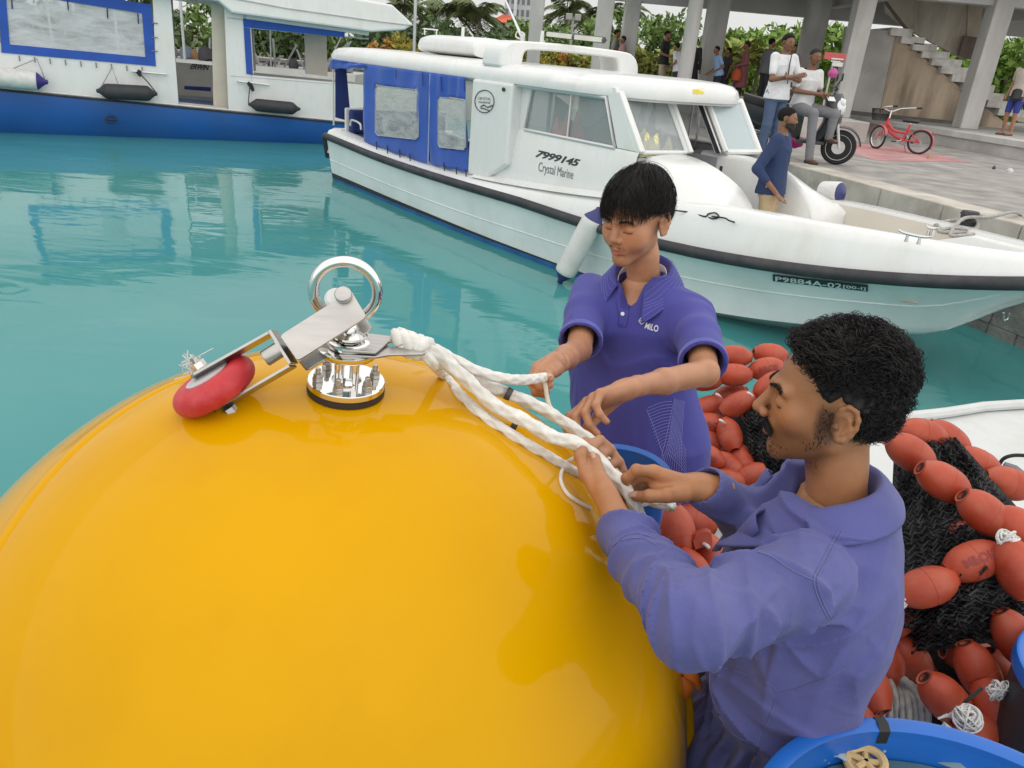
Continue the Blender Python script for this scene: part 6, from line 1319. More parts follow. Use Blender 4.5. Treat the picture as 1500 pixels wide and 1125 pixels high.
def tube_torso(P, lv, Lx, Fx, e=2.3):
    """lv: list of (centre, half width, half depth) from bottom to top"""
    C = np.array([l[0] for l in lv]); ax = C[-1] - C[0]; L_ = np.linalg.norm(ax); ax = ax / L_; t = (P - C[0]) @ ax; ts = (C - C[0]) @ ax
    cx = np.stack([np.interp(t, ts, C[:, k]) for k in range(3)], 1); q = P - cx; x = np.abs(q @ Lx); y = np.abs(q @ Fx); rx = np.interp(t, ts, [l[1] for l in lv]); ry = np.interp(t, ts, [l[2] for l in lv])
    k = ((x / rx) ** e + (y / ry) ** e) ** (1 / e); d = (k - 1) * np.minimum(rx, ry) * .9
    return np.maximum(d, np.maximum(-t, t - L_) - .012)
def wob(P, k, seed):
    a = np.random.default_rng(seed); o = np.zeros(len(P)); Q = P + .03 * np.sin(P[:, [1, 2, 0]] * 9 + seed)
    for i in range(5):
        v = a.normal(size=3); v *= k * a.uniform(.6, 1.5) / np.linalg.norm(v); o += np.sin(Q @ v + a.random() * 6)
    return o / 5
skin_mat = pbr('skin', (.3, .16, .09), .43, var=.10, vs=26, bump=.30, bs=380, attr='Col', sss=.12, spec=.42, rvar=.25, bdist=.0012)
nail_light = pbr('nail', (.50, .30, .22), .35, var=.05, spec=.5)
hair_mat = pbr('black_hair', (.012, .010, .010), .5, var=.3, vs=90, spec=.3)

def ridge(P, k, seed):                                # sharp-crested cloth creases
    a = np.random.default_rng(seed); Q = P + .030 * np.sin(P[:, [2, 0, 1]] * 13 + seed) + .010 * np.sin(P[:, [1, 2, 0]] * 37 + seed); o = None
    for i in range(3):
        v = a.normal(size=3); v *= k * 1.9 * a.uniform(.75, 1.3) / np.linalg.norm(v); q = (1 - np.abs(np.sin(Q @ v + a.random() * 6))) ** 2.0 * (.5 + .5 * np.sin(Q @ np.roll(v, 1) * .35 + i)); o = q if o is None else np.maximum(o, q)
    return o - .25
# ================================================================ the near man in the faded blue coverall
up = np.array([0, 0, 1.0])
NM = thing('person', 'man with curly black hair and moustache in faded blue coverall splicing the rope', 'person', (.52, 1.03, SOLE))
def near_man():
    FH = nrm([-.965, .25, -.075]); M = frame_of(FH); S = .885
    HC = at(1233, 622, 1.08) - np.array([-.0785, -.014, -.004]) @ M * S
    F = nrm([-.93, .36, 0]); L = nrm([-.36, -.93, 0]); NB = HC - F * .045 + up * -.15
    LS = NB + L * .175 + F * .02 - up * .035; RS = NB - L * .175 + F * .02 - up * .035
    LE, LW = at(1014, 914, .93), at(908, 774, 1.165); RE, RW = at(1150, 800, 1.385), at(1030, 715, 1.245)
    WA, HI = np.array([.522, 1.065, 1.16]), np.array([.505, 1.115, .98])
    loc = lambda P: ((P - HC) @ M.T) / S
    nk = (NB - HC) @ M.T / S
    # hands
    HL = hand_parts(LW, at(862, 684, 1.235) - LW, RG * 1.0 + FW * .15 - DN * .15, -1, [(22, 48, 34)] * 4, [(.80, .50, .30), (.86, .02, .52), (.70, -.25, .66)], 1.0, px=[
        [(857, 694, 1.228), (850, 668, 1.245), (858, 648, 1.272), (874, 650, 1.287)], [(866, 688, 1.246), (866, 656, 1.268), (879, 645, 1.288), (893, 656, 1.292)], [(876, 692, 1.260), (882, 664, 1.280), (895, 660, 1.296), (905, 673, 1.294)], [(886, 702, 1.270), (896, 680, 1.286), (908, 678, 1.297), (914, 690, 1.294)],
        [(896, 748, 1.170), (886, 718, 1.188), (877, 692, 1.222), (872, 671, 1.243)]])
    HR = hand_parts(RW, at(945, 702, 1.24) - RW, DN * 1.0 + FW * .35 - RG * .1, 1, [(38, 52, 30)] * 4, [(.70, .62, .34), (.93, .18, .30), (.97, -.05, .2)], 1.0, px=[
        [(958, 690, 1.232), (932, 689, 1.228), (918, 701, 1.238), (913, 716, 1.252)], [(961, 696, 1.250), (934, 699, 1.252), (918, 714, 1.262), (911, 730, 1.268)], [(967, 704, 1.266), (941, 711, 1.272), (922, 727, 1.280), (912, 742, 1.280)], [(975, 712, 1.278), (952, 722, 1.286), (932, 736, 1.290), (920, 748, 1.288)],
        [(1003, 722, 1.222), (977, 726, 1.210), (951, 727, 1.217), (932, 727, 1.233)]])
    base = (.35, .155, .068); lip = (.19, .062, .045)
    hd = lambda P: head_sdf(loc(P), jaw=1.0, nose=1.02, lips=1.1, neck=nk, nr=(.045, .046, .052)) * S
    V1, F1 = surface(hd, HC - .17 - up * .12, HC + .17, .0024); c1 = skin_color(loc(V1), base, lip, .80, 2)
    fa = lambda P: smin(hand_sdf(P, HL), chain(P, [LW + HL['D'] * .012, LW - HL['D'] * .03, LW * .6 + LE * .4, LE], [.0205, .0215, .029, .032], .012), .014)
    fb = lambda P: smin(hand_sdf(P, HR), chain(P, [RW + HR['D'] * .012, RW - HR['D'] * .03, RW * .6 + RE * .4, RE], [.0205, .0215, .0265, .029], .012), .014)
    def hc(V, H): 
        k = np.zeros(len(V))
        for pts, r in H['F']:
            for q in pts[1:3]: k = np.maximum(k, np.exp(-((np.linalg.norm(V - q, axis=1)) / .009) ** 2))
        c = np.tile(np.array(base) * 1.12, (len(V), 1)); c *= (1 - .22 * k)[:, None]; pal = np.clip(((V - H['W']) @ H['N']) / .02 - .2, 0, 1); return c * (1 - .5 * pal[:, None]) + np.array((.36, .19, .125)) * .5 * pal[:, None]
    PA = np.array([p for pts, r in HL['F'] for p in pts] + [LW, LE]); V2, F2 = surface(fa, PA.min(0) - .045, PA.max(0) + .045, .0019)
    PB = np.array([p for pts, r in HR['F'] for p in pts] + [RW, RE]); V3, F3 = surface(fb, PB.min(0) - .045, PB.max(0) + .045, .0019)
    def bod(P):
        d = tube_torso(P, [(HI - up * .05, .15, .10), (WA, .135, .095), (NB - up * .2, .165, .105), (NB - up * .07, .14, .075), (NB - up * .02, .07, .05)], L, F)
        for s, a in ((1, LS), (-1, RS)): d = smin(d, cone(P, a, LE if s == 1 else RE, .044, .032), .05)
        d = smin(d, ball(P, NB - up * .01, .044), .03)
        for s in (-1, 1): d = smin(d, chain(P, [HI + L * s * .085, HI + L * s * .095 - up * .42 + F * .03, HI + L * s * .095 - up * .70], [.085, .055, .045], .03), .04)
        return d
    V4, F4 = surface(bod, np.array([.1, .6, .28]), np.array([.85, 1.45, 1.75]), .012)
    V, Fc = stack([(V1, F1), (V2, F2), (V3, F3), (V4, F4)]); col = np.concatenate([c1, hc(V2, HL), hc(V3, HR), np.tile(base, (len(V4), 1))])
    body = fast_mesh('body', V, Fc, skin_mat, NM, col)
    nails(HL, nail_light, body); nails(HR, nail_light, body)
    # hair: dense cap and curls
    line = np.array([-.066, -.062, -.048, -.030, -.010, .040, .026, .036, .058, .078, .090, .105])
    cap = lambda P: hair_cap(loc(P), line, (.010, .014, .022), .0042, 1.0, 85.0) * S
    Vh, Fh = surface(cap, HC - .16, HC + .17, .0032); hair = fast_mesh('hair', Vh, Fh, hair_mat, NM)
    g = np.random.default_rng(21); Lh = loc(Vh); out = (Lh[:, 2] > np.interp(Lh[:, 1], HL_Y, line) + .001) & (np.linalg.norm((Lh - (0, -.016, .036)) / (.0825, .108, .103), axis=1) > .92)
    out &= np.linalg.norm((np.c_[np.abs(Lh[:, 0]), Lh[:, 1:]] - (.080, -.010, .004)) / (.03, .033, .047), axis=1) > 1
    idx = g.choice(np.where(out)[0], 5200); k = 11; th = np.linspace(0, 1, k); paths = []
    for i in idx:
        p = Lh[i]; n = nrm((p - (0, -.016, .036)) / np.array([.0745, .096, .083]) ** 2); t = nrm(np.cross(n, np.sin(p[[1, 2, 0]] * 55 + [0, 2, 4]) + .35 * g.normal(size=3))); b = np.cross(n, t); tp = min(1, max(.35, (p[2] - .02) / .07)); r = g.uniform(.0030, .0095) * tp; turns = g.uniform(.7, 1.6); ph = g.random() * 6; ax = nrm(t * 1.0 + n * g.uniform(-.1, .7)); u = nrm(np.cross(ax, b)); w_ = np.cross(ax, u); Ln = g.uniform(.008, .022)
        a = ph + th * turns * 6.28; q = p + n * .002 + ax[None] * (th * Ln)[:, None] + (u[None] * np.cos(a)[:, None] + w_[None] * np.sin(a)[:, None]) * r - (u * math.cos(ph) + w_ * math.sin(ph)) * r * .4; paths.append(HC + (q * S) @ M)
    Vc, Fc2 = strands(paths, .00062, 3); fast_mesh('curls', Vc, Fc2, hair_mat, hair)
    # moustache, brow, stubble strands
    bv = BVHTree.FromPolygons([Vector(v) for v in V1], [tuple(f) for f in F1.tolist()]); ps = []
    def shoot(lx, lz, ly=.2, d=(0, -1, 0)):
        o = HC + (np.array([lx, ly, lz]) * S) @ M; h, n, i, t = bv.ray_cast(Vector(o), Vector(np.array(d, float) @ M)); return None if h is None else (np.array(h), np.array(n))
    for kk in range(1700):
        s = 1 if kk % 2 else -1; u = g.random(); x = s * (.002 + .026 * u); z = -.0425 - .010 * u * u + g.normal() * .0024; h = shoot(x, z)
        if h: p, n = h; dl = nrm(np.array([s * (.3 + .9 * u), .1, -.8]) + g.normal(size=3) * .12) @ M; ps.append([p + dl * t * .0085 + n * (.0008 + .0016 * math.sin(t * 2.6)) for t in np.linspace(0, 1, 5)])
    for kk in range(420):
        s = 1 if kk % 2 else -1; u = g.random(); x = s * (.010 + .038 * u); z = .0262 + .005 * math.sin(u * 2.6) - .008 * max(0, u - .7) + g.normal() * .0016; h = shoot(x, z)
        if h: p, n = h; dl = nrm(np.array([s * 1.0, 0, .35 - .7 * u]) + g.normal(size=3) * .1) @ M; ps.append([p + dl * t * .007 + n * (.0006 + .001 * math.sin(t * 2.6)) for t in np.linspace(0, 1, 5)])
    for kk in range(280):                           # sideburn and short beard
        s = 1 if kk % 2 else -1; u = g.random(); lz = .02 - .115 * u + g.normal() * .003; ly = .010 + .055 * max(0, u - .55) / .45 + g.normal() * .006; h = shoot(s * .2, lz, ly, (-s, 0, 0)) if u < .72 else shoot(s * g.uniform(0, .04), -.075 - .03 * g.random())
        if h: p, n = h; dl = nrm(np.array([0, .15, -1.0]) + g.normal(size=3) * .2) @ M; ps.append([p + dl * t * .0035 + n * (.0004 + .0007 * t) for t in np.linspace(0, 1, 5)])
    Vm, Fm = strands(ps, .00040, 3); fast_mesh('moustache', Vm, Fm, hair_mat, body)['kind'] = 'stuff'
    # ------------------------------------------------ coverall
    cov = pbr('faded_blue_cotton', (.082, .088, .262), .85, var=.16, vs=5, bump=.5, bs=260, bdist=.0014, sheen=.08, dirt=(.135, .14, .33), dirt_amt=.75, ds=6)
    ladir = nrm(LE - LS); lfdir = nrm(LW - LE); radir = nrm(RE - RS); rfdir = nrm(RW - RE); LC = LW - HL['D'] * .018; RC = RW - HR['D'] * .012
    def fold_arm(P, A, Bp, C, seed):
        da, db = nrm(Bp - A), nrm(C - Bp); sa = (P - Bp) @ da; sb = (P - Bp) @ db; inn = nrm(nrm(A - Bp) + nrm(C - Bp)); q = (P - Bp) @ inn; r = np.linalg.norm(P - Bp, axis=1); w = np.exp(-(r / .085) ** 2)
        f = -w * .024 * ridge((P - Bp) @ np.stack([da, db, np.cross(da, db)]).T * np.array([1.0, 1.0, .35]), 42, seed) * (.75 + .25 * np.clip(q / .05, -1, 1))
        lf = np.linalg.norm(C - Bp); w2 = np.exp(-((sb - lf * .72) / .075) ** 2); f -= w2 * np.clip((lf * .93 - sb) / .03, 0, 1) * .011 * ridge(np.stack([sb, .4 * q, .4 * ((P - Bp) @ np.cross(da, db))], 1), 45, seed + 3); w3 = np.exp(-((sa + .13) / .11) ** 2) * (r < .4); f -= w3 * .018 * ridge(np.stack([sa * .55, q, (P - Bp) @ np.cross(da, db)], 1), 24, seed + 5)
        return f
    def cover(P):
        t = tube_torso(P, [(HI - up * .16, .185, .145), (HI + up * .02, .180, .140), (WA - up * .015 + F * .012, .146, .094), (WA + up * .045 + F * .01, .158, .110), (NB - up * .30 + F * .004, .185, .136), (NB - up * .16 + F * .0, .192, .140), (NB - up * .06 + F * .0, .175, .116), (NB + up * .0, .115, .088)], L, F, 2.2)
        z = P[:, 2]; yl = (P - WA) @ F; th = np.arctan2((P - WA) @ L, yl)
        wz = np.exp(-((z - WA[2]) / .045) ** 2); t = t + wz * .0075 * np.sin(30 * th + 9 * wob(P, 14, 8)) + .004 * np.exp(-((z - WA[2] + .03) / .09) ** 2) * np.sin(17 * th + 5 * wob(P, 10, 9))
        wz2 = np.exp(-((z - WA[2] - .12) / .09) ** 2); t = t - wz2 * .020 * ridge(np.stack([.3 * yl, .3 * ((P - WA) @ L), z - .45 * yl], 1), 26, 4)      # drag folds down the side
        t = t + .0038 * wob(P, 16, 12) - .010 * np.exp(-((z - WA[2] - .30) / .14) ** 2) * ridge(np.stack([yl, (P - WA) @ L, .5 * z], 1), 15, 14)
        ls = chain(P, [LS - up * .005, LS * .5 + LE * .5, LE, LE * .45 + LC * .55, LC + lfdir * .004], [.060, .051, .0455, .0415, .0385], .02); rs = chain(P, [RS, RE, RE * .45 + RC * .55, RC + rfdir * .004], [.060, .049, .044, .0385], .02)
        ls = ls + fold_arm(P, LS, LE, LC, 31) + .0030 * wob(P, 26, 33); rs = rs + fold_arm(P, RS, RE, RC, 37)
        w = np.exp(-(np.linalg.norm(P - (LS - up * .05 + F * .02), axis=1) / .10) ** 2); d = smin(t, ls, .028) + w * -.016 * ridge((P - LS) @ np.stack([F, L * .3, up]).T, 24, 40); d = smin(d, rs, .028)
        for a, v in ((LC, lfdir), (RC, rfdir)): d = smax(d, -cone(P, a - v * .010, a + v * .12, .0285, .031), .003)
        d = smax(d, -ell(P, NB + F * .085 + up * .03, (.042, .065, .09), np.stack([L, F, up])), .008); d = smax(d, -cone(P, NB - up * .03, HC - up * .02, .062, .060), .006)
        return d
    Vs, Fs = surface(cover, np.array([.08, .62, .80]), np.array([.90, 1.46, 1.76]), .0036); sh = fast_mesh('coverall', Vs, Fs, cov, NM)
    # trouser legs below the picture
    m = MB()
    for s in (-1, 1): m.tube([HI + L * s * .09 - up * .08, HI + L * s * .095 - up * .4 + F * .03, HI + L * s * .095 - up * .69], [.105, .085, .075], 16)
    m.build('trousers', cov, NM)
    for s in (-1, 1): m = MB(); m.loft([[HI + L * (s * .095 + .04 * math.cos(a)) + F * (.05 + .12 * math.sin(a)) + up * (SOLE - HI[2] + z) for a in np.linspace(0, 6.28, 16, endpoint=False)] for z in (.004, .05, .08)]); m.build('shoe', rubber, NM)
    bs = BVHTree.FromPolygons([Vector(v) for v in Vs], [tuple(f) for f in Fs.tolist()])
    # collar
    colr = MB(); rows = []
    for phi in np.linspace(-148, 148, 40):
        a = math.radians(phi); r = -F * math.cos(a) + L * math.sin(a); fr = abs(phi) / 148; c = NB + F * .018; zz = .046 - .080 * fr ** 2.2
        p0 = c + r * (.068 + .012 * fr) + up * (zz - .045); p1 = c + r * (.068 + .014 * fr) + up * zz; p2 = c + r * (.076 + .014 * fr) + up * (zz + .003); pt = .035 * max(0, fr - .72) / .28
        p3 = c + r * (.094 + .016 * fr) + up * (zz - .016 - .3 * pt); p4 = c + r * (.116 + .026 * fr + .3 * pt) + up * (zz - .040 - .75 * pt) + F * pt * .6
        rows.append([p0, p1, p2, p3, p4])
    colr.loft(rows, closed=False); co = colr.build('collar', cov, NM, auto=0); so = co.modifiers.new('t', 'SOLIDIFY'); so.thickness = .0045; so.offset = 0; sb_ = co.modifiers.new('s', 'SUBSURF'); sb_.levels = sb_.render_levels = 1
    # lapel flaps folded open at the front
    for s in (-1, 1):
        a0 = NB + F * .115 + L * s * .055 - up * .035; V = []
        for i, t in enumerate(np.linspace(0, 1, 9)):
            for j, u_ in enumerate(np.linspace(0, 1, 5)):
                V.append(NB + F * (.098 + .055 * t + .012 * math.sin(u_ * 3)) + L * s * (.055 - .03 * t + .05 * u_ * (1 - .6 * t)) + up * (-.02 - .14 * t - .02 * u_ + .010 * math.sin(u_ * 2.5 + t * 4)))
        o = mesh_obj('lapel', np.array(V), [(i * 5 + j, i * 5 + j + 1, (i + 1) * 5 + j + 1, (i + 1) * 5 + j) for i in range(8) for j in range(4)], cov, NM, auto=0); q = o.modifiers.new('t', 'SOLIDIFY'); q.thickness = .004
    # stitched seams, pocket edges (laid on the cloth)
    thr = pbr('pale_stitching', (.14, .15, .33), .8)
    def seam(pts, r=.00075, mat_=thr, n=50, name='seam'):
        P = line_on(bs, pts, n=n, lift=.0006)
        if len(P) > 3: m = MB(); m.tube(P, r, 5); m.build(name, mat_, sh)
    for pts in ([(1252, 742), (1226, 782), (1202, 826), (1192, 850), (1200, 880), (1213, 906)], [(1257, 744), (1231, 784), (1207, 828), (1197, 850), (1205, 880), (1218, 906)], [(1192, 850), (1160, 835), (1130, 815), (1110, 808)], [(1052, 976), (1085, 985), (1125, 1000), (1142, 1016)], [(1142, 1016), (1175, 1006), (1212, 992), (1238, 978)],
                [(1040, 985), (1041, 1010), (1052, 1045), (1075, 1075), (1104, 1090)], [(1137, 1024), (1126, 1055), (1112, 1082), (1100, 1125)], [(906, 792), (918, 784), (940, 782), (962, 790)], [(898, 800), (912, 791), (938, 788), (960, 797)]): seam(pts)
    return locals()
NMD = near_man()
# ================================================================ the young man in the purple polo shirt
YM = thing('person', 'young man with straight black fringe in a purple blue polo shirt holding a rope end', 'person', (.27, 1.95, SOLE))
def young_man():
    FH = nrm([-.64, -.77, -.26]); M = frame_of(FH); S = .89
    HC = at(971, 329, 1.84) - np.array([-.0785, -.014, -.004]) @ M * S
    F = nrm([-.52, -.85, 0]); L = nrm([.85, -.52, 0]); NB = HC - F * .05 - up * .155
    NB = NB + RG * .022; LS = NB + L * .150 - up * .068; RS = NB - L * .150 - up * .068; nk = (NB - HC) @ M.T / S
    LE, LW = at(1033, 546, 1.67), at(916, 571, 1.50); RE, RW = at(848, 512, 1.83), at(812, 534, 1.565)
    WA, HM = at(936, 640, 2.07), at(934, 706, 2.12)
    loc = lambda P: ((P - HC) @ M.T) / S
    HL = hand_parts(LW, at(878, 583, 1.47) - LW, DN * .9 - FW * .35 + RG * .15, -1, [(18, 34, 22), (30, 44, 28), (36, 48, 30), (40, 48, 30)], [(.75, .55, .35), (.9, .2, .4), (.9, 0, .45)], .95, .10)
    HR = hand_parts(RW, at(790, 543, 1.50) - RW, RG * .95 + DN * .25 - FW * .2, 1, [(52, 78, 44)] * 4, [(.62, .40, .62), (.55, .0, .82), (.35, -.3, .85)], .95, px=[
        [(789, 545, 1.492), (782, 558, 1.474), (793, 567, 1.464), (806, 564, 1.470)], [(786, 540, 1.506), (777, 558, 1.492), (786, 573, 1.482), (801, 574, 1.486)], [(787, 537, 1.522), (777, 557, 1.512), (785, 575, 1.503), (799, 579, 1.506)], [(792, 538, 1.537), (781, 557, 1.531), (787, 573, 1.525), (798, 578, 1.526)],
        [(816, 540, 1.530), (810, 545, 1.500), (803, 548, 1.468), (806, 554, 1.450)]])
    base = (.47, .225, .122); lip = (.36, .12, .09)
    hd = lambda P: smin(head_sdf(loc(P), jaw=.92, nose=.95, lips=1.25, neck=nk, nr=(.043, .044, .048)), np.minimum(ball(loc(P), (.038, .052, -.036), .0245), ball(loc(P), (-.038, .052, -.036), .0245)), .020) * S
    V1, F1 = surface(hd, HC - .165 - up * .12, HC + .165, .0026); c1 = skin_color(loc(V1), base, lip, .22, 5)
    fa = lambda P: smin(hand_sdf(P, HL), chain(P, [LW + HL['D'] * .012, LW - HL['D'] * .03, LW * .55 + LE * .45, LE, LE * .5 + LS * .5], [.0178, .0190, .0262, .0290, .036], .012), .014)
    fb = lambda P: smin(hand_sdf(P, HR), chain(P, [RW + HR['D'] * .012, RW - HR['D'] * .03, RW * .55 + RE * .45, RE, RE * .5 + RS * .5], [.0178, .0190, .0262, .0290, .036], .012), .014)
    PA = np.array([p for pts, r in HL['F'] for p in pts] + [LW, LE, LE * .5 + LS * .5]); V2, F2 = surface(fa, PA.min(0) - .05, PA.max(0) + .05, .0021)
    PB = np.array([p for pts, r in HR['F'] for p in pts] + [RW, RE, RE * .5 + RS * .5]); V3, F3 = surface(fb, PB.min(0) - .05, PB.max(0) + .05, .0021)
    HI = np.array([HM[0], HM[1], .98])
    def bod(P):
        d = tube_torso(P, [(HI - up * .05, .14, .09), (WA, .13, .085), (NB - up * .2, .155, .10), (NB - up * .08, .12, .07), (NB - up * .03, .06, .045)], L, F)
        for s, a in ((1, LS), (-1, RS)): d = smin(d, cone(P, a, a * .5 + (LE if s == 1 else RE) * .5, .040, .036), .05)
        d = smin(d, ball(P, NB - up * .01, .040), .03)
        for s in (-1, 1): d = smin(d, chain(P, [HI + L * s * .08, HI + L * s * .09 - up * .40, HI + L * s * .09 - up * .70], [.078, .05, .04], .03), .04)
        return d
    V4, F4 = surface(bod, np.array([-.05, 1.5, .26]), np.array([.62, 2.4, 1.8]), .012)
    def hc(V, H):
        k = np.zeros(len(V))
        for pts, r in H['F']:
            for q in pts[1:3]: k = np.maximum(k, np.exp(-((np.linalg.norm(V - q, axis=1)) / .009) ** 2))
        return np.tile(np.array(base) * .94, (len(V), 1)) * (1 - .2 * k)[:, None]
    V, Fc = stack([(V1, F1), (V2, F2), (V3, F3), (V4, F4)]); body = fast_mesh('body', V, Fc, skin_mat, YM, np.concatenate([c1, hc(V2, HL), hc(V3, HR), np.tile(base, (len(V4), 1))]))
    nails(HL, nail_light, body); nails(HR, nail_light, body)
    line = np.array([-.060, -.056, -.045, -.026, -.004, .046, .042, .046, .048, .042, .038, .038])
    cap = lambda P: hair_cap(loc(P), line + np.where(HL_Y > .03, .024, .004), (.010, .014, .018), .0012, 1.0, 55.0) * S
    Vh, Fh = surface(cap, HC - .16, HC + .17, .0036); hair = fast_mesh('hair', Vh, Fh, hair_mat, YM)
    g = np.random.default_rng(5); paths = []; E0 = np.array([0, -.016, .036]); k = 9; whorl = nrm([.15, -.55, .85])
    for i in range(7600):
        az = g.random() * 6.283; u = nrm(np.cross(whorl, (1, .2, 0))); w_ = np.cross(whorl, u); azc = (math.floor(az * 11) + .5) / 11 + .05 * math.sin(az * 37); t0 = g.uniform(0, 1.75); Ln = g.uniform(.45, 1.0); P = []
        sp_ = g.normal() * .20 + .25 * math.sin(3 * az); lift = g.uniform(.008, .022) + .004 * g.normal() + .005 * math.sin(4 * az + 1) * math.sin(3 * t0 + 2)
        for j in range(k):
            s = j / (k - 1); a_ = azc + (az - azc) * (1 - .75 * s * s); side = u * math.cos(a_) + w_ * math.sin(a_); t = t0 + Ln * s; sd = nrm(side * math.cos(sp_ * s) + np.cross(whorl, side) * math.sin(sp_ * s)); d = whorl * math.cos(t) + sd * math.sin(t); r_ = 1 / math.sqrt((d[0] / (.0745 + lift * .62)) ** 2 + (d[1] / (.096 + lift)) ** 2 + (d[2] / (.083 + lift)) ** 2); p = E0 + d * r_
            if p[1] > .045 and p[2] < .062: p = p + np.array([0, .006, 0]) * s
            P.append(p)
        P = np.array(P); e = P[-1]; hl = np.interp(e[1], HL_Y, line - np.where(HL_Y > .04, .018, .006))
        if e[2] < hl - .008 * g.random(): 
            ok = P[:, 2] > np.interp(P[:, 1], HL_Y, line - np.where(HL_Y > .04, .016, .006)) - .012 * g.random() ** 2 - .010 * math.sin(azc * 47) ** 2
            if ok.sum() < 3: continue
            last = np.where(ok)[0].max(); P = np.stack([np.interp(np.linspace(0, last, k), np.arange(k), P[:, c]) for c in range(3)], 1)
        paths.append(HC + (P * S) @ M)
    for i in range(700):                               # stray tufts standing up on the crown
        p = E0 + nrm(whorl + g.normal(size=3) * .4) * np.array([.086, .108, .097]); d = nrm(nrm(p - E0) + g.normal(size=3) * .5); paths.append(HC + ((p + d[None] * (np.linspace(0, 1, k) * g.uniform(.006, .022))[:, None]) * S) @ M)
    Vc, Fc2 = strands(paths, .00055, 3); fast_mesh('strands', Vc, Fc2, hair_mat, hair)
    bv = BVHTree.FromPolygons([Vector(v) for v in V1], [tuple(f) for f in F1.tolist()]); ps = []
    def shoot(lx, lz):
        o = HC + (np.array([lx, .2, lz]) * S) @ M; h, n, i, t = bv.ray_cast(Vector(o), Vector(np.array([0, -1.0, 0]) @ M)); return None if h is None else (np.array(h), np.array(n))
    for kk in range(300):
        s = 1 if kk % 2 else -1; u = g.random(); h = shoot(s * (.012 + .034 * u), .0275 + .0025 * math.sin(u * 2.9) - .005 * max(0, u - .7) + g.normal() * .0013)
        if h: p, n = h; dl = nrm(np.array([s, 0, .12 - .3 * u]) + g.normal(size=3) * .1) @ M; ps.append([p + dl * t * .006 + n * (.0005 + .0008 * math.sin(t * 2.6)) for t in np.linspace(0, 1, 5)])
    for kk in range(44):
        s = 1 if kk % 2 else -1; u = g.random(); h = shoot(s * (.004 + .022 * u), -.0435 - .006 * u + g.normal() * .0016)
        if h: p, n = h; dl = nrm(np.array([s * .5, .1, -.8]) + g.normal(size=3) * .2) @ M; ps.append([p + dl * t * .003 + n * .0005 for t in np.linspace(0, 1, 5)])
    Vm, Fm = strands(ps, .00034, 3); fast_mesh('facial_hair', Vm, Fm, hair_mat, body)['kind'] = 'stuff'
    # ------------------------------------------------ polo shirt
    polo = pbr('purple_blue_polo', (.050, .050, .27), .82, var=.10, vs=4, bump=.45, bs=330, bdist=.0012, sheen=.08, dirt=(.085, .08, .36), dirt_amt=.4, ds=5)
    LH, RH = LE - nrm(LE - LS) * .045, RE - nrm(RE - RS) * .035
    def shirt(P):
        t = tube_torso(P, [(HM - up * .02, .188, .134), (WA, .182, .130), (NB - up * .26, .178, .128), (NB - up * .13, .172, .112), (NB - up * .055, .140, .085), (NB + up * .0, .078, .066)], L, F, 2.25)
        z = P[:, 2]; x = (P - NB) @ L; y = (P - NB) @ F
        t = t + .006 * np.sin(20 * x + 5 * np.sin(6 * z) + 3 * wob(P, 6, 2)) * np.clip((NB[2] - .10 - z) / .25, 0, 1) + .0035 * wob(P, 14, 3)
        w = np.exp(-((z - NB[2] + .17) / .07) ** 2); t = t - w * .008 * ridge(np.stack([x, y, z - .5 * np.abs(x)], 1), 22, 4) - .007 * np.clip((NB[2] - .2 - z) / .2, 0, 1) * ridge(np.stack([x, .5 * y, .35 * z], 1), 20, 8)
        ls = chain(P, [LS, LS * .5 + LH * .5, LH], [.047, .0505, .0535], .02) + .0025 * wob(P, 24, 5) + .003 * np.sin(60 * ((P - LS) @ nrm(LH - LS)) + 22 * wob(P, 16, 6)) * np.exp(-(np.linalg.norm(P - LS, axis=1) / .14) ** 2); rs = chain(P, [RS, RS * .5 + RH * .5, RH], [.047, .0500, .0525], .02) + .0035 * wob(P, 24, 7)
        ls = smax(ls, (P - LH) @ nrm(LE - LS), .003); rs = smax(rs, (P - RH) @ nrm(RE - RS), .003); d = smin(smin(t, ls, .055), rs, .055)
        for a, e in ((LH, nrm(LE - LS)), (RH, nrm(RE - RS))): d = smax(d, -cone(P, a - e * .05, a + e * .1, .0435, .0455), .003)
        d = smax(d, -cone(P, NB - up * .03, HC - up * .02, .058, .056), .006); return smax(d, -ell(P, NB + F * .085 + up * .03, (.033, .06, .10), np.stack([L, F, up])), .005)
    Vs, Fs = surface(shirt, np.array([-.10, 1.45, 1.02]), np.array([.66, 2.42, 1.82]), .0052); sh = fast_mesh('polo_shirt', Vs, Fs, polo, YM)
    m = MB()
    for s in (-1, 1): m.tube([HI + L * s * .08 + up * .1, HI + L * s * .09 - up * .4, HI + L * s * .09 - up * .68], [.11, .085, .075], 16)
    m.build('trousers', pbr('dark_trousers', (.03, .03, .05), .8), YM)
    for s in (-1, 1): m = MB(); m.loft([[HI + L * (s * .09 + .04 * math.cos(a)) + F * (.05 + .12 * math.sin(a)) + up * (SOLE - HI[2] + z) for a in np.linspace(0, 6.28, 16, endpoint=False)] for z in (.004, .05, .08)]); m.build('shoe', rubber, YM)
    bs = BVHTree.FromPolygons([Vector(v) for v in Vs], [tuple(f) for f in Fs.tolist()])
    rows = []; cen = NB + F * .008
    def collar_pt(phi, k):
        a = math.radians(phi); r = -F * math.cos(a) + L * math.sin(a); fr = abs(phi) / 160; zz = .052 - .075 * fr ** 2; pt = max(0, fr - .70) / .30
        return [cen + r * (.060 + .010 * fr) + up * (zz - .04), cen + r * (.060 + .012 * fr) + up * zz, cen + r * (.066 + .012 * fr) + up * (zz + .003), cen + r * (.084 + .016 * fr) + up * (zz - .026 - .010 * pt), cen + r * (.099 + .022 * fr + .006 * pt) + up * (zz - .05 - .026 * pt)][k]
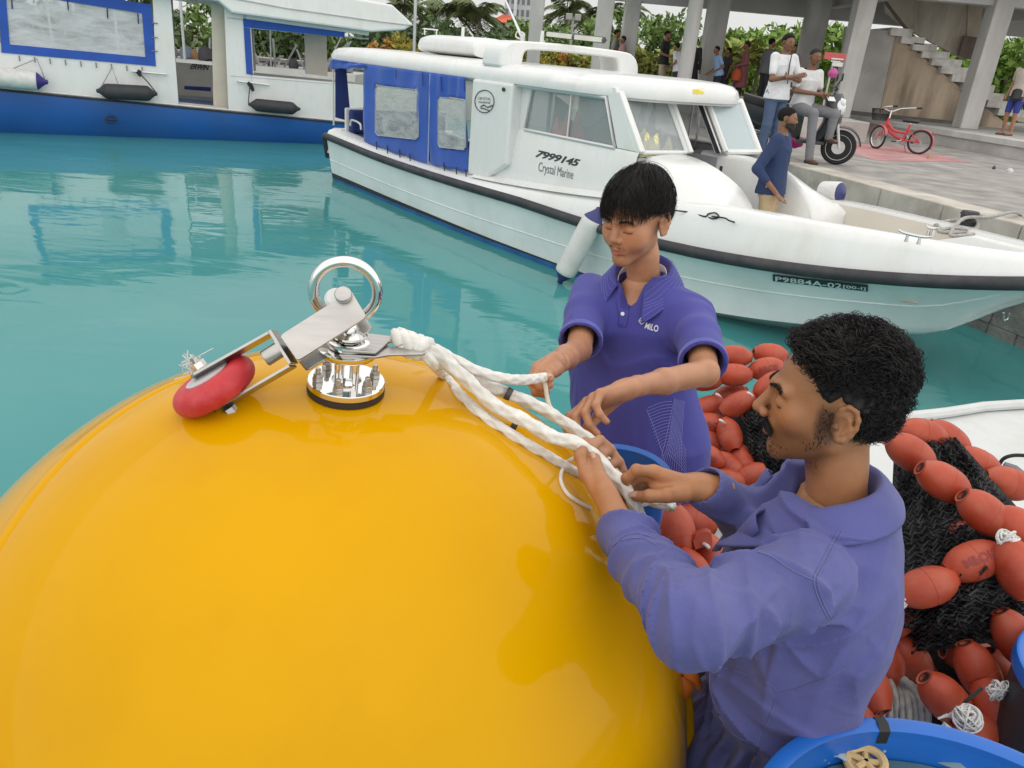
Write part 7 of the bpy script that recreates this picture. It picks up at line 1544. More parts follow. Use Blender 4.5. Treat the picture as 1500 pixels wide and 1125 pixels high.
    for phi in np.linspace(-152, 152, 44): rows.append([collar_pt(phi, k) for k in range(5)])
    m = MB(); m.loft(rows, closed=False); co = m.build('collar', polo, YM, auto=0); q = co.modifiers.new('t', 'SOLIDIFY'); q.thickness = .004; q.offset = 0; q = co.modifiers.new('s', 'SUBSURF'); q.levels = q.render_levels = 1
    pale = pbr('pale_blue_print', (.20, .21, .58), .8); m = MB()
    for j in range(7):                                # fine pale lines round the collar
        P = []
        for phi in np.linspace(-150, 150, 60):
            f = 2.15 + 1.8 * j / 6.5 + .12 * math.sin(phi * .09 + j); i = int(f); a, b = collar_pt(phi, min(i, 4)), collar_pt(phi, min(i + 1, 4)); p = a + (b - a) * (f - i); P.append(p + nrm(p - (cen - up * .03)) * .0027)
        m.tube(P, .00045, 4)
    o = m.build('collar_lines', pale, co); o['kind'] = 'stuff'
    und = pbr('white_undershirt', (.72, .72, .74), .85); m = MB()
    m.loft([[cen + (-F * math.cos(a) + L * math.sin(a)) * (.055 + .010 * fr + .006 * k) + up * (.034 - .115 * fr ** 2.4 - .022 * k) for k in range(3)] for a, fr in [(math.radians(p), abs(p) / 178) for p in np.linspace(-178, 178, 40)]], closed=False); uo = m.build('undershirt', und, YM, auto=0); q = uo.modifiers.new('t', 'SOLIDIFY'); q.thickness = .002
    # placket, buttons, hems, printed fan of lines and chest mark
    def seam(pts, r=.0010, mat_=pale, n=40, name='seam', par=sh):
        P = line_on(bs, pts, n=n, lift=.0007)
        if len(P) > 3: m = MB(); m.tube(P, r, 5); m.build(name, mat_, par)
    dk = pbr('polo_stitching', (.045, .04, .22), .8)
    seam([(902, 440), (906, 462), (905, 478)], mat_=dk); seam([(922, 440), (921, 462), (918, 478)], mat_=dk); seam([(905, 477), (912, 479), (918, 478)], mat_=dk)
    for x, y in [(912, 460), (911, 474)]:
        p = on_surf(bs, x, y, .0005)
        if p is not None: m = MB(); m.lathe([(.0005, .0022), (.0042, .0022), (.0052, .0012), (.005, 0)], p, -FW, 16); m.build('button', pbr('pearl_button', (.75, .74, .72), .3) if y < 470 else polo, sh)
    fan = MB()
    def add(pts, n=26):
        P = line_on(bs, pts, n=n, lift=.0009)
        if len(P) > 3: fan.tube(P, .0009, 4)
    for k in range(15): f = k / 14; add([(948 + 6 * f + 14 * f * f, 598 + 62 * f), (968 + 4 * f, 596 + 58 * f - 6 * (1 - f)), (984 + 2 * f, 588 + 62 * f)])
    add([(988, 583), (982, 610), (976, 640), (968, 672)]); add([(947, 600), (955, 618), (966, 650), (974, 676)])
    for k in range(10): f = k / 9; add([(988 + 14 * f, 584 + 4 * f), (984 + 16 * f, 616), (978 + 20 * f, 650), (964 + 34 * f, 690)])
    for k in range(9): f = k / 8; add([(984 - 6 * f, 610 + 54 * f), (994, 634 + 46 * f), (1005, 660 + 34 * f)])
    o = fan.build('printed_lines', pale, sh); o['kind'] = 'stuff'
    wl = pbr('white_print', (.68, .68, .74), .7)
    P, Ff = text_quad('MiLO', [(946, 472), (965, 477), (964, 487), (944, 481)], lambda x, y: (lambda q: q if q is not None else at(x, y, 1.85))(on_surf(bs, x, y, .0012)), shear=.15, bold=.02); mesh_obj('lettering', np.array(P), Ff, wl, sh, smooth=False)
    m = MB()
    for pts in ([(936, 470), (941, 465), (945, 470), (940, 475), (936, 470)], [(938, 470), (943, 471)], [(942, 464), (949, 467)]):
        Q = line_on(bs, pts, n=14, lift=.001)
        if len(Q) > 3: m.tube(Q, .0012, 4)
    o = m.build('fish_mark', wl, sh); o['kind'] = 'stuff'
    m = MB()
    for A_, B_, C_ in ((LS, LE, LH), (RS, RE, RH)):
        e = nrm(B_ - A_); u = nrm(np.cross(e, up)); w_ = np.cross(e, u)
        for j in range(4): m.tube([C_ - e * (.004 + .004 * j) + (u * math.cos(t) + w_ * math.sin(t)) * (.0543 if A_ is LS else .0533) for t in np.linspace(0, 6.283, 40, endpoint=False)], .0008, 4, closed=True)
    o = m.build('sleeve_lines', pale, sh); o['kind'] = 'stuff'
    return locals()
YMD = young_man()
# ================================================================ people on the quay, scooter, bicycle
def stand(feet, yaw, h=1.70, hands=None, elbows=None, lean=0.0, look=None, sit=None):
    """joints of a standing figure; yaw: facing in degrees (0 = +X, 90 = +Y); hands / elbows in local right, forward, up (metres at 1.70 m)"""
    k = h / 1.70; a = math.radians(yaw); f = np.array([math.cos(a), math.sin(a), 0]); r = np.array([math.sin(a), -math.cos(a), 0]); o = np.asarray(feet, float)
    P = lambda x, y, z: o + (r * x + f * y + np.array([0, 0, z])) * k
    J = dict(f=f, r=r, k=k, head=P(0, .02 + lean * .30, 1.565), neck=P(0, lean * .22, 1.42), sR=P(.175, lean * .2, 1.375), sL=P(-.175, lean * .2, 1.375), hR=P(.085, 0, .90), hL=P(-.085, 0, .90), kR=P(.10, .03, .48), kL=P(-.10, .02, .48), aR=P(.11, -.01, .07), aL=P(-.11, 0, .07))
    el = elbows or ((.235, -.03, 1.10), (-.235, -.03, 1.10)); ha = hands or ((.24, .05, .84), (-.24, .05, .84)); J.update(eR=P(*el[0]), eL=P(*el[1]), wR=P(*ha[0]), wL=P(*ha[1]))
    lk = math.radians(look if look is not None else yaw); J['look'] = np.array([math.cos(lk), math.sin(lk), -.06]); return J
def figure(J, label, shirt, legs, skin=(.26, .12, .065), sleeve='short', legwear='long', hair=(.012, .010, .010), hairstyle='short', h=.012, extra=None, group='people on the quay', dress=None, grey=0.0, shoes=(.05, .04, .04)):
    k = J['k']; t = thing('person', label, 'person', ((J['aR'] + J['aL']) / 2)[:2].tolist() + [min(J['aR'][2], J['aL'][2]) - .07 * k], group); f, r = J['f'], J['r']; M = frame_of(J['look']); S = .93 * k; H = J['head']
    loc = lambda P: ((P - H) @ M.T) / S; nk = (J['neck'] - up * .03 - H) @ M.T / S; low = min(J['aR'][2], J['aL'][2]) - .09 * k
    def handg(P, w, e):
        D = nrm(w - e); d = ell(P, w + D * .045 * k, np.array((.034, .020, .055)) * k, np.stack([nrm(np.cross(D, f + up * .3)), nrm(np.cross(D, np.cross(D, f + up * .3))), D]))
        s = nrm(np.cross(D, f + up * .3))
        for i in range(4): b = w + D * .07 * k + s * (.027 - .018 * i) * k; d = smin(d, cone(P, b, b + D * (.075 - .012 * abs(i - 1.3)) * k + np.cross(s, D) * .02 * k, .0095 * k, .0075 * k), .004)
        return smin(d, cone(P, w + D * .02 * k + s * .03 * k, w + D * .06 * k + s * .055 * k, .011 * k, .009 * k), .008)
    def bodyf(P):
        d = head_sdf(loc(P), neck=nk) * S; c = (J['sR'] + J['sL']) / 2; hp = (J['hR'] + J['hL']) / 2
        d = smin(d, tube_torso(P, [(hp - up * .04, .145 * k, .10 * k), (hp * .6 + c * .4, .125 * k, .088 * k), (hp * .2 + c * .8, .155 * k, .10 * k), (c + (c - hp) * .04, .10 * k, .06 * k)], r, f), .03)
        for s_ in 'RL':
            d = smin(d, chain(P, [J['s' + s_], J['e' + s_], J['w' + s_]], [.046 * k, .036 * k, .024 * k], .015), .03); d = smin(d, handg(P, J['w' + s_], J['e' + s_]), .012)
            d = smin(d, chain(P, [J['h' + s_], J['k' + s_], J['a' + s_]], [.078 * k, .050 * k, .034 * k], .02), .03); d = smin(d, cone(P, J['a' + s_] - up * .035 * k - f * .03 * k, J['a' + s_] - up * .045 * k + f * .14 * k, .034 * k, .028 * k), .015)
        return d
    A = np.array([v for kk, v in J.items() if kk not in ('f', 'r', 'k', 'look')]); lo, hi = A.min(0) - .20, A.max(0) + .20
    V, F = surface(bodyf, lo, hi, h); L_ = loc(V); col = skin_color(L_, skin, np.array(skin) * (.75, .5, .5), .3); hd = (np.linalg.norm(L_, axis=1) < .17); col[~hd] = skin
    fast_mesh('body', V, F, skin_mat, t, col)
    line = np.array([-.075, -.07, -.06, -.045, -.03, .03, .022, .03, .045, .062, .075, .09]) if hairstyle != 'long' else np.array([-.16, -.16, -.13, -.10, -.06, .0, .02, .03, .045, .062, .075, .09])
    off = {'short': .012, 'crop': .006, 'long': .022}[hairstyle]; hc_ = lambda P: hair_cap(loc(P), line, off, .002, 3.0, 90) * S
    Vh, Fh = surface(hc_, H - .2, H + .2, min(h, .009)); hm = pbr('hair_%02d' % int(grey * 100), tuple(np.array(hair) * (1 - grey) + np.array((.16, .15, .14)) * grey), .85, var=.3, vs=90, spec=.2)
    fast_mesh('hair', Vh, Fh, hm, t)
    c = (J['sR'] + J['sL']) / 2; hp = (J['hR'] + J['hL']) / 2; sh_ = nrm(c - hp)
    def shirtf(P):
        lv = [(hp - sh_ * (.06 if not dress else .0) * k, .192 * k, .152 * k), (hp * .6 + c * .4, .155 * k, .120 * k), (hp * .2 + c * .8, .178 * k, .122 * k), (c + sh_ * .025 * k, .13 * k, .08 * k)]
        if dress: lv = [(np.array([hp[0], hp[1], J['kR'][2] - .02 * k]), .25 * k, .20 * k)] + [(hp, .185 * k, .145 * k)] + lv[1:]
        d = tube_torso(P, lv, r, f) + .004 * wob(P, 20, 3) - .006 * k * ridge(P, 24, 5)
        for s_ in 'RL':
            a, b, w_ = J['s' + s_], J['e' + s_], J['w' + s_]; q = chain(P, [a, b, b * .08 + w_ * .92] if sleeve == 'long' else ([a, b * .3 + w_ * .7 if False else b, b * .55 + w_ * .45] if sleeve == 'three' else [a, a * .32 + b * .68]), [.062 * k, .052 * k, .040 * k], .02); d = smin(d, q, .03)
        return smax(d, -cone(P, J['neck'] - up * .03, H, .058 * k, .056 * k), .006)
    V, F = surface(shirtf, lo, hi, h); so = fast_mesh('dress' if dress else 'shirt', V, F, shirt, t)
    def legf(P):
        d = tube_torso(P, [(hp - up * .09 * k, .155 * k, .115 * k), (hp + sh_ * .10 * k, .150 * k, .108 * k)], r, f)
        for s_ in 'RL':
            b, e = J['k' + s_], J['a' + s_]; d = smin(d, chain(P, [J['h' + s_], b, e + up * .0] if legwear == 'long' else [J['h' + s_], J['h' + s_] * .1 + b * .9], [.094 * k, .070 * k, .058 * k], .02), .03)
        return d + .003 * wob(P, 22, 9) - .005 * k * ridge(P, 30, 6)
    if legs is not None:
        V, F = surface(legf, lo, hi, h); fast_mesh('trousers' if legwear == 'long' else 'shorts', V, F, legs, t)
    sm = pbr('shoe_leather', shoes, .6)
    for s_ in 'RL':
        a = J['a' + s_]; m = MB(); m.loft([[a + f * (.055 + q * 1.0) * k * 1 + (r * math.cos(x) * wd_ + f * math.sin(x) * ln_) * k + up * (z - .075) * k for x in np.linspace(0, 6.28, 14, endpoint=False)] for q, wd_, ln_, z in [(0, .046, .135, 0), (0, .048, .138, .025), (-.01, .044, .125, .035)]]); m.build('shoe', sm, t)
    return t, so
cl = lambda n, c, **k_: pbr(n, c, .85, var=.1, vs=6, bump=.3, bs=200, **k_)
# man in navy on the bow walk-through
p = at_z(1128, 352, .44); q = uvz(p); ft = SB(7.86, 1.28, .36)
J = stand(ft, -28, 1.62, hands=((.20, .10, .86), (-.22, .02, .88)), elbows=((.27, -.12, 1.08), (-.26, -.14, 1.10)), look=-22)
navy = cl('navy_shirt', (.022, .042, .115)); fN, soN = figure(J, 'bearded man in navy long sleeved shirt standing at the walk-through of the speedboat', navy, cl('khaki_trousers', (.47, .36, .22)), skin=(.24, .12, .07), sleeve='three', hairstyle='crop', h=.010, group='people around the boats')
hz = J['head']; Mh = frame_of(J['look'])
bd = lambda P: smax(smax(head_sdf(((P - hz) @ Mh.T) / (.93 * J['k']), neck=(0, -.05, -.2)) * .9 - .0035, ((P - hz) @ Mh.T)[:, 2] + .028, .006), -((P - hz) @ Mh.T)[:, 1] - .0, .006)
V_, F_ = surface(bd, hz - .16, hz + .16, .007); bcol = pbr('beard', (.03, .022, .018), .8); V_, F_ = V_, F_; ok = (((V_ - hz) @ Mh.T)[:, 2] > -.11); F_ = F_[ok[F_].all(1)]; fast_mesh('beard', V_, F_, bcol, fN)
# standing man in white, arms crossed
p2 = at_z(1119, 233, QZ); J = stand((p2[0], p2[1], QZ), -62, 1.70, hands=((-.06, .23, 1.15), (.08, .22, 1.13)), elbows=((.25, .10, 1.08), (-.26, .10, 1.10)), look=-70)
white_sh = cl('white_cotton_shirt', (.68, .69, .70)); fW, sW = figure(J, 'standing man in white short sleeved shirt and jeans with folded arms', white_sh, cl('blue_jeans', (.075, .11, .20)), skin=(.20, .095, .052), h=.010)
m = MB(); c_ = J['neck'] + J['f'] * .125 + up * -.04; m.tube(spline([c_ + up * .06, c_ - up * .1, c_ - up * .34 + J['f'] * .03], 10), .008, 5); m.build('dark_placket', pbr('dark_trim', (.05, .05, .07), .8), sW)
# scooter: local x forward, y left, z up
def scooter(label, pos, heading, body_col, group=None):
    a = math.radians(heading); X = np.array([math.cos(a), math.sin(a), 0]); Y = np.array([-X[1], X[0], 0]); o = np.asarray(pos, float); t = thing('scooter', label, 'scooter', o, group)
    G = lambda x, y, z: o + X * x + Y * y + up * z; bm_ = pbr('scooter_plastic_' + label.split()[0], body_col, .35, coat=.3); tyre = pbr('tyre_rubber', (.02, .02, .022), .85, bump=.4, bs=60); alloy = pbr('alloy_wheel', (.66, .66, .64), .4, .1)
    def wheel(x, r, w_, yaw=0.0):
        ax = nrm(Y + X * yaw); c = G(x, 0, r); fx = nrm(np.cross(ax, up)); m = MB(); m.lathe([(r * .72, -w_ * .5), (r * .9, -w_ * .55), (r * .985, -w_ * .3), (r, 0), (r * .985, w_ * .3), (r * .9, w_ * .55), (r * .72, w_ * .5)], c, ax, 36); wo_ = m.build('wheel', tyre, t, auto=50)
        m = MB(); m.lathe([(r * .62, -w_ * .42), (r * .73, -w_ * .52), (r * .735, w_ * .52), (r * .62, w_ * .42), (r * .62, -w_ * .42)], c, ax, 36, caps=False); m.build('rim', alloy, wo_, auto=40)
        m = MB(); m.lathe([(r * .17, -w_ * .5), (r * .17, w_ * .5)], c, ax, 16); m.build('hub', alloy, wo_)
        for k_ in range(5):
            an = k_ * 2 * math.pi / 5 + .3; dv = fx * math.cos(an) + up * math.sin(an); sd = np.cross(ax, dv); m = MB()
            for s_ in (-1, 1): m.tube([c + dv * r * .14 + sd * s_ * r * .06, c + dv * r * .66 + sd * s_ * r * .13], r * .05, 6)
            m.build('spoke', alloy, wo_)
        m = MB(); m.lathe([(r * .36, w_ * .5), (r * .38, w_ * .54), (r * .2, w_ * .54)], c, -ax, 20); m.build('brake_disc', steel, wo_)
    wheel(.62, .245, .10, .12); wheel(-.62, .245, .11)
    m = MB(); m.loft([[G(.62 + .30 * math.cos(f_), y * (1 - .2 * abs(math.cos(f_))), .245 + .285 * math.sin(f_) + .02 * (1 - abs(y) / .08)) for y in (-.085, -.06, 0, .06, .085)] for f_ in np.linspace(.15, 2.7, 14)], closed=False); o_ = m.build('front_mudguard', bm_, t); so_ = o_.modifiers.new('t', 'SOLIDIFY'); so_.thickness = .012
    for s_ in (-1, 1): m = MB(); m.tube([G(.62, s_ * .075, .245), G(.52, s_ * .075, .60)], .022, 8); m.build('fork_leg', alloy, t)
    m = MB(); m.tube([G(.52, 0, .58), G(.40, 0, .98)], .03, 8); m.build('steering_column', bm_, t)
    m = MB(); m.loft([[G(x + dx, y, z) for dx, y, z in [(.0, -w_, z0 - .02), (.10, -w_ * .8, z0), (.16, 0, z0 + .01), (.10, w_ * .8, z0), (.0, w_, z0 - .02), (-.08, w_ * .7, z0), (-.10, 0, z0), (-.08, -w_ * .7, z0)]] for x, w_, z0 in [(.30, .10, .30), (.36, .17, .42), (.42, .21, .58), (.42, .20, .76), (.38, .17, .90), (.35, .12, .97)]]); m.build('leg_shield', bm_, t, auto=50)
    m = MB(); m.lathe([(.001, .09), (.08, .075), (.125, .03), (.13, -.03)], G(.50, -.05, .80), nrm(X * .9 - Y * .35 + up * .25), 20); m.build('headlight', pbr('headlamp', (.78, .80, .82), .08, coat=.5), t)
    for s_ in (-1, 1): m = MB(); m.lathe([(.001, .05), (.045, .035), (.05, 0)], G(.52, s_ * .12, .86), nrm(X + Y * s_ * .5), 14); m.build('indicator', pbr('headlamp', (.78, .80, .82)), t)
    m = MB(); m.tube(spline([G(.36, -.34, 1.06), G(.40, -.20, 1.04), G(.40, 0, 1.01), G(.40, .20, 1.04), G(.36, .34, 1.06)], 14), .016, 8); m.build('handlebar', pbr('black_plastic', (.02, .02, .022), .5), t)
    for s_ in (-1, 1): m = MB(); m.tube([G(.37, s_ * .27, 1.05), G(.42, s_ * .33, 1.17)], .007, 6); m.lathe([(.001, .012), (.05, .008), (.055, -.008), (.04, -.012)], G(.42, s_ * .34, 1.19), -X, 14); m.build('mirror', pbr('black_plastic', (.02, .02, .022)), t)
    m = MB(); m.loft([[G(x, y, z + dz) for y, dz in [(-w_, 0), (-w_ * .9, .06), (0, .08), (w_ * .9, .06), (w_, 0), (w_ * .6, -.10), (-w_ * .6, -.10)]] for x, w_, z in [(.02, .10, .66), (-.10, .14, .70), (-.40, .15, .72), (-.75, .13, .78), (-.85, .06, .80)]]); m.build('seat', pbr('black_seat', (.022, .02, .02), .6), t, auto=50)
    m = MB(); m.loft([[G(x, y, z) for y, z in [(-w_, z1), (-w_ * .9, z0 + .05), (-w_ * .5, z0), (w_ * .5, z0), (w_ * .9, z0 + .05), (w_, z1)]] for x, w_, z0, z1 in [(.05, .13, .30, .62), (-.25, .15, .34, .64), (-.6, .15, .42, .70), (-.9, .09, .58, .76)]]); m.build('rear_body', bm_, t, auto=50)
    m = MB(); m.prism([G(.40, -.15, .26), G(.40, .15, .26), G(.0, .16, .26), G(.0, -.16, .26)], up * .05); m.build('footboard', bm_, t, bevel=.01)
    m = MB(); m.tube([G(-.2, -.14, .3), G(-.75, -.17, .36)], [.04, .06], 10); m.build('exhaust', steel, t)
    m = MB(); m.prism([G(-.9, -.09, .50), G(-.9, .09, .50), G(-.92, .09, .62), G(-.92, -.09, .62)], -X * .006); m.build('number_plate', pbr('plate_white', (.7, .7, .7)), t)
    return t
fw = at_z(1222, 241, QZ); hd_ = -14; aX = np.array([math.cos(math.radians(hd_)), math.sin(math.radians(hd_)), 0]); sp0 = fw - aX * .62; scooter('dark grey motor scooter parked at the quay edge under the seated man', (sp0[0], sp0[1], QZ), hd_, (.035, .037, .042))
m = MB(); c_ = at(1165, 208, 11.9); m.lathe([(.001, -.11), (.07, -.10), (.1, 0), (.07, .10), (.001, .11)], c_, nrm(RG), 14); tag(m.build('magenta_bag', cl('magenta_cloth', (.42, .03, .20))), 'magenta bag on the scooter footboard', 'bag')
# man seated sideways on the scooter
G = lambda x, y, z: np.array([sp0[0], sp0[1], QZ]) + aX * x + np.array([-aX[1], aX[0], 0]) * y + up * z
fy = nrm([.45, -.89, 0]); ry_ = np.array([fy[1], -fy[0], 0]) * 1.0; ry_ = np.array([-.89, -.45, 0]); hipc = G(-.02, -.06, .74)
J = dict(f=fy, r=nrm(ry_), k=1.0, neck=hipc + up * .52 + fy * .03, head=hipc + up * .68 + fy * .07, look=nrm([.2, -.96, -.1]))
rr_ = nrm(ry_); J['sR'] = J['neck'] - up * .05 + rr_ * .18; J['sL'] = J['neck'] - up * .05 - rr_ * .18; J['hR'] = hipc + rr_ * .09; J['hL'] = hipc - rr_ * .09
J['kR'] = hipc + fy * .36 + rr_ * .10 - up * .05; J['kL'] = hipc + aX * .36 + fy * .16 - up * .04; J['aR'] = np.r_[(hipc + fy * .42 + rr_ * .05)[:2], QZ + .09]; J['aL'] = np.r_[(hipc + aX * .38 + fy * .12)[:2], QZ + .38]
J['eR'] = J['sR'] - up * .25 + rr_ * .07 + fy * .02; J['eL'] = J['sL'] - up * .25 - rr_ * .06 + fy * .03; J['wR'] = hipc + up * .20 + fy * .27 - rr_ * .06; J['wL'] = hipc + up * .19 + fy * .28 - rr_ * .12
figure(J, 'seated man in white polo and grey trousers sitting on the dark scooter', cl('white_polo', (.66, .66, .66)), cl('grey_trousers', (.20, .20, .215)), skin=(.20, .095, .055), hairstyle='crop', grey=.12, h=.010)
m = MB(); c_ = J['wL'] + fy * .10 - up * .01; m.prism([c_ + rr_ * .06, c_ - rr_ * .08, c_ - rr_ * .08 + fy * .05 - up * .05, c_ + rr_ * .06 + fy * .05 - up * .05], up * .006); tag(m.build('paper', pbr('white_paper', (.7, .7, .7))), 'folded white paper held by the seated man', 'paper')
# people under the building
def far(px, ytop, Y, yaw, h, label, **k_):
    c = at_y(px, ytop, Y); ft = (c[0], c[1], c[2] - h); return stand(ft, yaw, h, **{q: k_.pop(q) for q in ('hands', 'elbows', 'lean', 'look') if q in k_}), label, k_
FH_ = .016
def add_far(px, ytop, Y, yaw, h, label, shirt, legs, **k_):
    J, lab, kk = far(px, ytop, Y, yaw, h, label, **k_); J2 = J
    dz = PZ - min(J['aR'][2], J['aL'][2]) + .075 * J['k']
    for q in J:
        if q not in ('f', 'r', 'k', 'look'): J[q] = J[q] + up * dz
    return figure(J, lab, shirt, legs, h=FH_, group='people under the building', **kk)[0]
bl = cl('black_tshirt', (.018, .018, .02)); add_far(978, 48, 23.3, -25, 1.72, 'man in black t-shirt and beige shorts standing under the building', bl, cl('beige_shorts', (.42, .34, .25)), legwear='short', hands=((.18, .30, 1.02), (-.2, .3, 1.0)), hairstyle='crop')
add_far(998, 68, 22.6, 140, 1.42, 'man in white shirt seen from behind in front of the round column', cl('white_back_shirt', (.66, .66, .72)), cl('dark_cloth', (.03, .03, .04)), lean=.5, hands=((.2, .25, .9), (-.2, .25, .9)))
add_far(1019, 61, 23.0, 60, 1.60, 'woman in long black dress beside the round column', cl('black_dress', (.015, .015, .017)), None, sleeve='long', hairstyle='long', dress=1)
add_far(1059, 70, 22.6, 190, 1.42, 'man in light blue shirt leaning forward under the building', cl('light_blue_shirt', (.26, .42, .66)), cl('dark_cloth', (.03, .03, .04)), lean=.6, hands=((.1, .35, .85), (-.1, .35, .85)))
add_far(1069, 69, 23.2, 200, 1.42, 'dark haired person half hidden behind the light blue shirt', cl('dark_top', (.035, .03, .035)), cl('dark_cloth', (.03, .03, .04)), hairstyle='long')
fr_ = add_far(1095, 66, 23.0, 175, 1.62, 'woman in dusty red tunic and black leggings with an orange bag', cl('dusty_red', (.24, .085, .09)), cl('black_leggings', (.02, .02, .02)), sleeve='long', dress=1, grey=.1, hands=((.1, .25, 1.0), (-.1, .25, 1.0)))
c_ = at_y(1079, 110, 22.8); m = MB(); m.lathe([(.05, .16), (.10, .13), (.14, 0), (.12, -.13), (.04, -.17)], c_, up, 16); bg_ = m.build('orange_bag', cl('orange_cloth', (.55, .10, .04))); tag(bg_, 'round orange red bag carried by the woman in dusty red', 'bag')
add_far(1131, 60, 22.4, 20, 1.72, 'man in grey shirt partly hidden behind the standing man in white', cl('grey_shirt', (.13, .14, .15)), cl('dark_cloth', (.03, .03, .04)), sleeve='long')
add_far(1163, 70, 21.5, 250, 1.60, 'person whose head shows between the two men in white', cl('mauve_top', (.3, .2, .22)), cl('dark_cloth', (.03, .03, .04)))
add_far(904, 46, 25.5, -10, 1.72, 'man in grey shirt standing left beside the third column', cl('olive_grey', (.20, .20, .18)), cl('dark_cloth', (.03, .03, .04)))
add_far(914, 53, 25.2, 190, 1.55, 'person in pinkish shirt next to the third column', cl('pinkish_shirt', (.32, .18, .17)), cl('dark_cloth', (.03, .03, .04)))
pr = add_far(1500, 112, 18.4, 200, 1.66, 'person at the right edge in beige shirt and blue shorts with black bag', cl('beige_shirt', (.45, .40, .34)), cl('royal_blue_shorts', (.03, .05, .25)), legwear='short', skin=(.34, .16, .09))
c_ = at_y(1489, 140, 18.3); m = MB(); m.lathe([(.05, .14), (.10, .10), (.11, -.06), (.05, -.12)], c_, up, 14); m.tube(spline([c_ + up * .1, c_ + (.1, 0, .3), c_ + (.2, .05, .42)], 8), .015, 5); tag(m.build('shoulder_bag', pbr('black_plastic', (.02, .02, .022))), 'black shoulder bag of the person at the right edge', 'bag')
c_ = at_z(1108, 152, PZ); scooter('black and white motor scooter parked beyond the woman in dusty red', (c_[0], 21.4, PZ), 250, (.06, .06, .065))
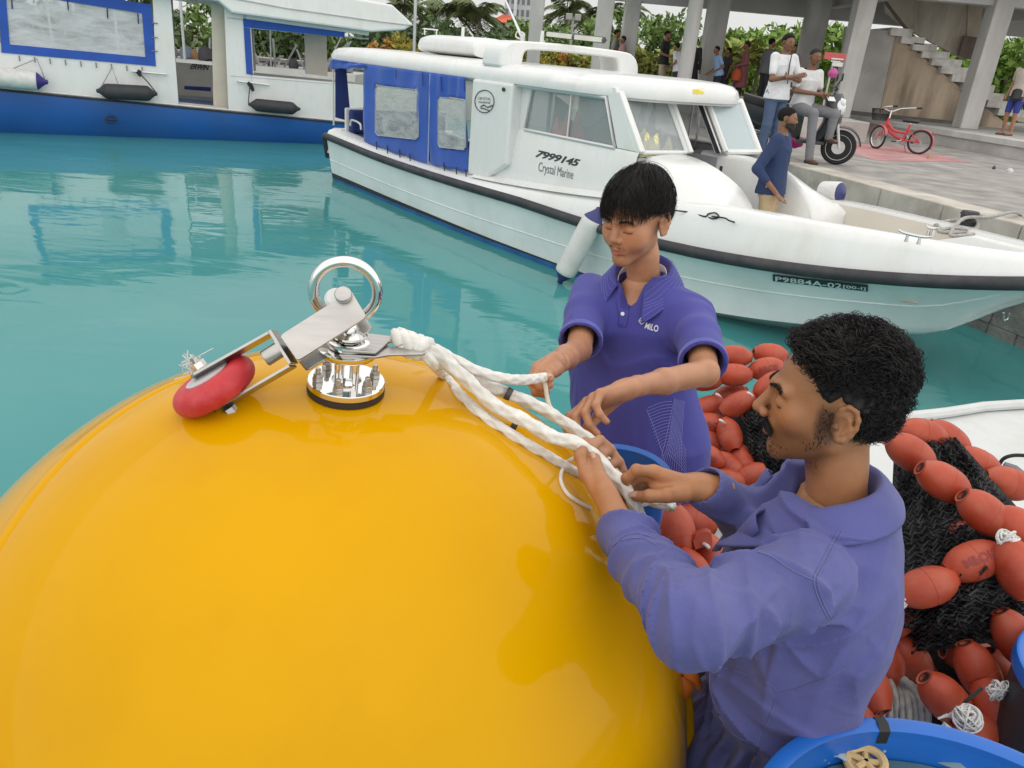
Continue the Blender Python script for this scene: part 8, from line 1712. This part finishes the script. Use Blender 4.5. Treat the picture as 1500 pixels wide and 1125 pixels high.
# red bicycle against the platform
def bicycle():
    r0 = at_z(1342, 226, QZ); f0 = at_z(1281, 218, QZ); X = nrm((f0[0] - r0[0], f0[1] - r0[1], 0)); Ln = np.linalg.norm((f0 - r0)[:2]); t = thing('bicycle', 'small red step-through bicycle leaning by the platform edge', 'bicycle', r0); R_ = .262 * .83
    Yv = nrm(np.cross(up, X)); tilt = np.array([0, 0, 1.0]) + Yv * -.12; Up = nrm(tilt); o = np.array([r0[0], r0[1], QZ]); G = lambda x, y, z: o + X * x * Ln + Yv * y + Up * z * .83
    red = pbr('red_bike_paint', (.50, .03, .035), .35, coat=.3, var=.15); pink = pbr('faded_red_guard', (.52, .13, .13), .5); blk = pbr('black_plastic', (.02, .02, .022)); chromeb = pbr('bike_chrome', (.6, .6, .6), .25, .9)
    def wh(c, ax):
        m = MB(); u = nrm(np.cross(ax, up)); w_ = np.cross(u, ax); P = [c + (u * math.cos(a) + w_ * math.sin(a)) * (R_ - .018) for a in np.linspace(0, 6.283, 40, endpoint=False)]; m.tube(P, .020, 8, closed=True); o_ = m.build('wheel', pbr('tyre_rubber', (.02, .02, .022)), t)
        m = MB(); m.tube([c + (u * math.cos(a) + w_ * math.sin(a)) * (R_ - .04) for a in np.linspace(0, 6.283, 40, endpoint=False)], .010, 6, closed=True); m.build('rim', chromeb, o_)
        m = MB()
        for k in range(18): a = k * 6.283 / 18; m.tube([c, c + (u * math.cos(a) + w_ * math.sin(a)) * (R_ - .04)], .0022, 4)
        q = m.build('spokes', chromeb, o_); q['kind'] = 'stuff'; m = MB(); m.tube([c - ax * .045, c + ax * .045], .02, 8); m.build('hub', chromeb, o_)
    wh(G(0, 0, .262), Yv); fx = nrm(Yv + X * .75); fc = G(1, 0, .262); wh(fc, fx)
    def bar(n, pts, r, mt=red, k=10): m = MB(); m.tube(spline(pts, k), r, 8); return m.build(n, mt, t)
    bb_ = G(.40, 0, .27); st = G(.33, 0, .62); hd_ = G(.86, 0, .68); hl_ = G(.90, 0, .50)
    bar('frame', [hl_, G(.62, 0, .34), bb_], .030); bar('frame_tube', [hd_ * .6 + hl_ * .4, G(.66, 0, .45), G(.38, 0, .42)], .024); bar('seat_tube', [bb_, st], .024, k=4); bar('head_tube', [hl_, hd_ + Up * .02], .028, k=4)
    for s_ in (-1, 1): bar('chain_stay', [bb_ + Yv * s_ * .03, G(0, s_ * .05, .262)], .014, k=4); bar('seat_stay', [G(.35, s_ * .03, .50), G(0, s_ * .05, .262)], .013, k=4); bar('fork_blade', [hl_ + Yv * s_ * .035, fc + fx * s_ * .05], .016, pink, 5)
    bar('stem', [hd_, hd_ + Up * .16], .016, chromeb, 4); hb_ = hd_ + Up * .14; bar('handlebar', [hb_ - fx * .27 - X * .22 + Up * .10, hb_ - fx * .20 + Up * .06, hb_, hb_ + fx * .20 + Up * .06, hb_ + fx * .27 - X * .22 + Up * .10], .014, chromeb, 18)
    for s_ in (-1, 1): bar('grip', [hb_ + fx * s_ * .27 - X * .22 + Up * .10, hb_ + fx * s_ * .28 - X * .31 + Up * .11], .02, blk, 3)
    m = MB(); m.loft([[st + Up * (.06 + dz) + X * x + Yv * y * w_ for y, dz in [(-1, 0), (-.6, .035), (.6, .035), (1, 0), (.5, -.035), (-.5, -.035)]] for x, w_ in [(-.14, .09), (-.06, .10), (.05, .05), (.15, .025)]]); m.build('saddle', blk, t); bar('seat_post', [st, st + Up * .05], .015, chromeb, 3)
    for c, a0, a1, nm in ((G(0, 0, .262), 1.0, 3.6, 'rear_mudguard'), (fc, .6, 2.9, 'front_mudguard')):
        d1 = X if nm[0] == 'r' else nrm(np.cross(fx, up) * (1 if np.cross(fx, up) @ X > 0 else -1)); s_ax = Yv if nm[0] == 'r' else fx; m = MB(); m.loft([[c + (d1 * math.cos(a) + Up * math.sin(a)) * (R_ + .025 - .012 * abs(y)) + s_ax * y * .035 for y in (-1, 0, 1)] for a in np.linspace(a0, a1, 16)], closed=False); o_ = m.build(nm, pink, t); q = o_.modifiers.new('t', 'SOLIDIFY'); q.thickness = .008
    m = MB(); bc_ = hd_ + X * .17 + Up * .08; m.loft([[bc_ + X * math.cos(a) * .12 * w_ + fx * math.sin(a) * .15 * w_ + Up * z for a in np.linspace(0, 6.283, 18, endpoint=False)] for w_, z in [(.75, -.12), (.95, .0), (1.05, .09)]], caps=False); o_ = m.build('basket', blk, t); q = o_.modifiers.new('w', 'WIREFRAME'); q.thickness = .018
    m = MB(); m.lathe([(.09, -.012), (.095, 0), (.09, .012)], bb_ + Yv * -.05, Yv, 18); m.build('chainring', chromeb, t)
    for s_ in (-1, 1): bar('crank', [bb_ + Yv * s_ * .06, bb_ + Yv * s_ * .07 + X * s_ * .13 - Up * .05], .010, chromeb, 3); m = MB(); c = bb_ + Yv * s_ * .11 + X * s_ * .13 - Up * .05; m.prism([c - X * .04 - Yv * .04, c + X * .04 - Yv * .04, c + X * .04 + Yv * .04, c - X * .04 + Yv * .04], Up * .02); m.build('pedal', blk, t)
    bar('kickstand', [bb_ - Yv * .05, G(.32, -.22, .01)], .010, chromeb, 3); m = MB(); m.lathe([(.001, .012), (.025, .01), (.03, 0)], G(-.24, 0, .48), -X, 12); m.build('reflector', pbr('red_reflector', (.5, .02, .02), .2), t)
bicycle()
for lab, x, y, r, c in [('crumpled white litter at the foot of the platform', 1480, 250, .06, (.6, .6, .62)), ('small brown litter below the rear bicycle wheel', 1360, 231, .05, (.35, .22, .12)), ('dark pebble of litter on the quay paving', 1456, 246, .03, (.06, .06, .06))]:
    g_ = np.random.default_rng(int(x)); c0 = at_z(x, y, QZ + .02); m = MB(); m.loft([[c0 + np.array([r * w_ * math.cos(a) * g_.uniform(.6, 1.3), r * w_ * math.sin(a) * g_.uniform(.6, 1.2), z + .01 * g_.normal()]) for a in np.linspace(0, 6.28, 9, endpoint=False)] for w_, z in [(1, -.018), (.9, .01), (.4, .03)]]); tag(m.build('litter', pbr('litter_' + str(int(x)), c, .7), smooth=False), lab, 'litter')
